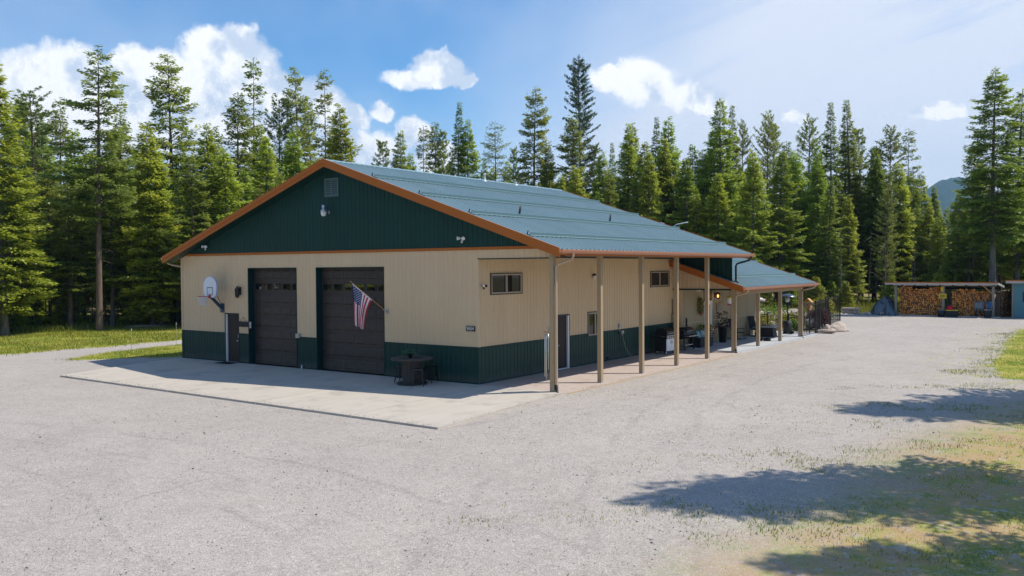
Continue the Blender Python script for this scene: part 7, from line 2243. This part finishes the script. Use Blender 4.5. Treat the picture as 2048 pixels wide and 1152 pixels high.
# trees on the east side whose shadows reach across the gravel, and the wood across the drive mirrored in the door glass
tree('D1', 21.1, -2.45, 17.1, .80, 'fir on the east verge throwing the long pointed shadow across the lower gravel', rz=1.0)
tree('D2', 23.4, 10.9, 20.2, 1.15, 'fir on the east verge that throws the upper pointed shadow beside the east lawn', rz=2.0)
tree('D3', 22.8, -5.9, 14.2, .8, 'ragged fir on the east verge shading the weeds at the bottom corner', rz=3.0)
tree('S1', 19.5, 54.5, 12.0, 1.0, 'slim spruce east of the teal shed that shades the gravel before it', rz=.4)
for i, (x, y, h, k) in enumerate([(-30, -38, 17, 'F1'), (-38, -33, 19, 'F2'), (-22, -44, 18, 'D2'), (-12, -50, 19, 'F1'), (-4, -52, 16, 'F3'), (-46, -27, 18, 'D1'), (-34, -44, 21, 'F3'), (-16, -57, 22, 'D2'), (-52, -34, 20, 'F1'), (-34, -30, 12, 'F2'), (-42, -29, 13, 'F1'), (-46, -36, 20, 'F2'), (-56, -42, 22, 'F3'), (-26, -36, 14, 'F2'), (-62, -34, 20, 'F2'), (-40, -50, 22, 'F1'), (-30, -52, 22, 'F2')]):
    tree(k, x, y, h, 1.2, 'fir across the drive, mirrored in the garage door windows', 'firs across the drive mirrored in the door windows')
rg = random.Random(40)
for i in range(30):
    x, y = rg.uniform(-52, -44.5), rg.uniform(-2, 34)
    tree('Y1', x - .03 * abs(y - 10), y, rg.uniform(1.4, 5.2), rg.uniform(.85, 1.2), 'young fir sapling at the edge of the wood beyond the west lawn', 'young firs along the west lawn')
for i in range(12):
    x, y = rg.uniform(-14, 1.2), rg.uniform(60, 70)
    tree('Y1', x, y, rg.uniform(1.2, 4.0), rg.uniform(.9, 1.2), 'young fir sapling in the sunny grass left of the woodshed', 'young firs left of the woodshed')
for i in range(8):
    x, y = rg.uniform(3, 20), rg.uniform(61, 72)
    tree('Y1', x, y, rg.uniform(1.2, 5.0), rg.uniform(.9, 1.2), 'young fir sapling behind the woodshed', 'young firs behind the woodshed')
# thin dead stems between the front trunks
SM, _ = trunk_mesh(7, .055, 50, 'bark_grey', snags=9, snag_z=(1.5, 6.5), n=6)
def stem(x, y, h, label, group):
    t = thing('dead_sapling', label, 'dead tree', (x, y, GZ), rg.uniform(0, 6.28), group); t.scale = (1, 1, h / 7)
    t.rotation_euler[0] = rg.gauss(0, .03); link('trunk', SM, t)
for i in range(34):
    stem(rg.uniform(-56, -44.8), rg.uniform(-4, 34), rg.uniform(4, 10), 'thin grey dead stem among the trunks west of the lawn', 'thin dead stems in the west wood')
for i in range(20):
    stem(rg.uniform(-14, 12), rg.uniform(60, 80), rg.uniform(4, 10), 'thin grey dead stem among the trunks behind the woodshed', 'thin dead stems behind the woodshed')

# ------------------------------------------------------------------ grass, weeds and low plants (nobody could count them)
def blades(name, P, H, W, mt, seed, lean=.35, tip=(.2, .7), z=None):
    rg = np.random.default_rng(seed); n = len(P)
    a = rg.uniform(0, 6.283, n); la = rg.uniform(0, 6.283, n); l = rg.normal(0, lean, n) * H
    x, y = P[:, 0], P[:, 1]; z0 = ground_z(x, y) if z is None else z
    dx, dy = np.cos(a) * W, np.sin(a) * W
    V = np.stack([np.stack([x - dx, y - dy, z0 - .01], 1), np.stack([x + dx, y + dy, z0 - .01], 1),
                  np.stack([x + np.cos(la) * l, y + np.sin(la) * l, z0 + H], 1)], 1).reshape(-1, 3)
    b0 = rg.uniform(tip[0], tip[1], n)
    T = np.stack([b0 * .6, b0 * .6, np.clip(b0 + .25, 0, 1)], 1).ravel()
    o = link(name, np_mesh(name, V, np.arange(3 * n).reshape(-1, 3), mt, T)); tag(o, kind='stuff'); return o
def clump_noise(x, y, s, seed):
    rg = np.random.default_rng(seed); v = np.zeros_like(x)
    for k in range(7):
        a = rg.uniform(0, 6.28); f = s * 1.6 ** (k * .6); v += np.sin((x * np.cos(a) + y * np.sin(a)) * f + rg.uniform(0, 6.28)) / (1 + k * .35)
    return v / 3
G = np.random.default_rng(12)
def scatter(n, box, keep):
    x = G.uniform(box[0], box[1], n); y = G.uniform(box[2], box[3], n); k = keep(x, y); return np.stack([x[k], y[k]], 1)
inl = lambda poly, soft: (lambda x, y: seg_dist(x, y, poly) + G.normal(0, soft, len(x)) < 0)
def grass(name, n, box, poly, h, w, seed, tip, soft=.5, cl=(.5, -.6)):
    def keep(x, y): return inl(poly, soft)(x, y) & (clump_noise(x, y, cl[0], seed) + G.normal(0, .3, len(x)) > cl[1])
    P = scatter(n, box, keep)
    blades(name, P, h * G.uniform(.5, 1.3, len(P)), np.full(len(P), w), 'grass_blades', seed, .4, tip)
grass('grass', 90000, (-47, -27, -18, 40), LAWN_WEST, .14, .018, 1, (.30, .95))
grass('grass', 30000, (-26, -18.8, -4, 25), LAWN_SMALL, .07, .012, 2, (.25, .70), .25)
grass('grass', 50000, (13, 32, 11, 44), LAWN_EAST, .07, .011, 3, (.22, .62), .7)
def weeds():
    # tufts thin out towards the gravel
    n = 150000
    x = G.uniform(9.5, 30, n); y = G.uniform(-18, 14, n)
    d = seg_dist(x, y, WEEDS); c = clump_noise(x, y, 1.1, 8) + .5 * clump_noise(x, y, 4.2, 9)
    k = (c - .18 * d * (d > 0) + .08 * np.clip(-d, 0, 4) + G.normal(0, .18, n) > .42)
    x, y = x[k], y[k]
    blades('weeds', np.stack([x, y], 1), G.uniform(.02, .075, len(x)), G.uniform(.005, .012, len(x)), 'grass_blades', 4, .6, (.35, .95))
    x = G.uniform(8, 16, 60000); y = G.uniform(5, 46, 60000)
    d = seg_dist(x, y, LAWN_EAST); c = clump_noise(x, y, .9, 18) + .5 * clump_noise(x, y, 3.2, 19)
    k = (d > 0) & (c - .45 * d + G.normal(0, .2, len(x)) > .10)
    blades('weeds', np.stack([x[k], y[k]], 1), G.uniform(.03, .09, k.sum()), G.uniform(.006, .012, k.sum()), 'grass_blades', 5, .6, (.2, .8))
weeds()
def edge_grass():
    # taller unmown strip along the foot of the west wood, and round the woodshed
    P = scatter(60000, (-58, -42, -12, 46), lambda x, y: (np.abs(seg_dist(x, y, FOREST_W) + 3.5 + G.normal(0, 2.2, len(x))) < 4.5) & (clump_noise(x, y, .6, 31) + G.normal(0, .3, len(x)) > -.1))
    blades('tall_grass', P, G.uniform(.15, .60, len(P)), np.full(len(P), .022), 'grass_blades', 6, .35, (.15, .75))
    P = scatter(50000, (-16, 16, 56, 78), lambda x, y: (seg_dist(x, y, FOREST_W) < .5) & ~((x > 2) & (x < 12) & (y < 59.5)) & (clump_noise(x, y, .5, 33) + G.normal(0, .3, len(x)) > .05))
    blades('tall_grass', P, G.uniform(.2, .75, len(P)), np.full(len(P), .03), 'grass_blades', 7, .35, (.25, .85))
edge_grass()
def undergrowth():
    V = []; F = []; T = []; R2 = np.random.default_rng(77)
    spots = []
    for i in range(260): spots.append((R2.uniform(-58, -44.5), R2.uniform(-6, 40), R2.uniform(.25, .8)))
    for i in range(110): spots.append((R2.uniform(-15, 15), R2.uniform(59.5, 85), R2.uniform(.25, .8)))
    for x0, y0, r in spots:
        for i in range(34):
            d = R2.normal(0, 1, 3); d[2] = abs(d[2]); d /= np.linalg.norm(d)
            p = np.array([x0, y0, GZ]) + d * r * R2.uniform(.5, 1.0) * np.array([1, 1, .8])
            e = d + R2.normal(0, .5, 3); e /= np.linalg.norm(e); s = np.cross(e, R2.normal(0, 1, 3)); s /= np.linalg.norm(s)
            L = R2.uniform(.10, .24); w = L * .32; k = len(V)
            V += [p, p + e * L * .5 + s * w, p + e * L, p + e * L * .5 - s * w]; F.append((k, k + 1, k + 2, k + 3)); b = np.clip(.2 + .6 * d[2] + R2.normal(0, .15), 0, 1); T += [b * .7, b, b, b]
    tag(link('undergrowth', np_mesh('undergrowth', V, F, 'shrub_leaves', T)), kind='stuff')
undergrowth()
def loose_stones():
    """single stones kicked up on the gravel near the camera, real geometry"""
    n = 9000
    x = G.uniform(-6, 19, n); y = G.uniform(-19, 2, n)
    k = ~((x > -18.4) & (x < 3.95) & (y > -7.0)); x, y = x[k], y[k]; n = len(x)
    r = G.uniform(.006, .020, n) * (1 + 1.0 * (G.uniform(0, 1, n) > .97))
    base = np.array([(1, 0, 0), (0, 1, 0), (-1, 0, 0), (0, -1, 0), (0, 0, .8), (0, 0, -.5)], float)
    a = G.uniform(0, 6.28, n); j = G.uniform(.6, 1.25, (n, 6, 1))
    B = base[None] * j * r[:, None, None]
    c, s = np.cos(a)[:, None], np.sin(a)[:, None]
    V = np.stack([B[..., 0] * c - B[..., 1] * s + x[:, None], B[..., 0] * s + B[..., 1] * c + y[:, None], B[..., 2] + ground_z(x, y)[:, None] + .004], 2).reshape(-1, 3)
    f = np.array([(0, 1, 4), (1, 2, 4), (2, 3, 4), (3, 0, 4), (1, 0, 5), (2, 1, 5), (3, 2, 5), (0, 3, 5)])
    F = (np.arange(n)[:, None, None] * 6 + f[None]).reshape(-1, 3)
    mat_ = bpy.data.materials.new('loose_stone'); mat_.use_nodes = True; N = NT(mat_.node_tree); b = mat_.node_tree.nodes['Principled BSDF']
    cc = N.n('ShaderNodeTexVoronoi'); N.put(cc.inputs['Vector'], N.n('ShaderNodeNewGeometry').outputs['Position']); cc.inputs['Scale'].default_value = 14
    sp = N.n('ShaderNodeSeparateColor'); N.put(sp.inputs[0], cc.outputs['Color'])
    N.put(b.inputs['Base Color'], N.ramp(sp.outputs[0], [(0, (.15, .145, .14)), (.4, (.36, .33, .30)), (.8, (.50, .47, .43)), (1, (.62, .60, .57))])); b.inputs['Roughness'].default_value = .9
    me = np_mesh('loose_stones', V, F, None); me.materials.append(mat_)
    tag(link('loose_stones', me), kind='stuff')
loose_stones()
def spilled_stones():
    """gravel kicked over the edges of the apron and porch"""
    n = 900
    x = G.uniform(-17, 3.7, n); y = -6.35 + (x + 17.16) * (-0.42 / 20.95) + np.abs(G.normal(0, .22, n)) + .01
    z = -0.0205 * -y
    y2 = G.uniform(-6.4, 16.2, 500); x2 = np.where(y2 < 0, 3.74, 3.58) - np.abs(G.normal(0, .10, 500)); z2 = np.where(y2 < 0, .0205 * y2, -.062)
    x = np.concatenate([x, x2]); y = np.concatenate([y, y2]); z = np.concatenate([z, z2]); n = len(x)
    r = G.uniform(.007, .018, n)
    base = np.array([(1, 0, 0), (0, 1, 0), (-1, 0, 0), (0, -1, 0), (0, 0, .8), (0, 0, -.5)], float)
    B = base[None] * G.uniform(.6, 1.25, (n, 6, 1)) * r[:, None, None]
    V = (B + np.stack([x, y, z + .005], 1)[:, None, :]).reshape(-1, 3)
    f = np.array([(0, 1, 4), (1, 2, 4), (2, 3, 4), (3, 0, 4), (1, 0, 5), (2, 1, 5), (3, 2, 5), (0, 3, 5)])
    F = (np.arange(n)[:, None, None] * 6 + f[None]).reshape(-1, 3)
    me = np_mesh('spilled_stones', V, F, None); me.materials.append(bpy.data.materials['loose_stone'])
    tag(link('spilled_stones', me), kind='stuff')
spilled_stones()
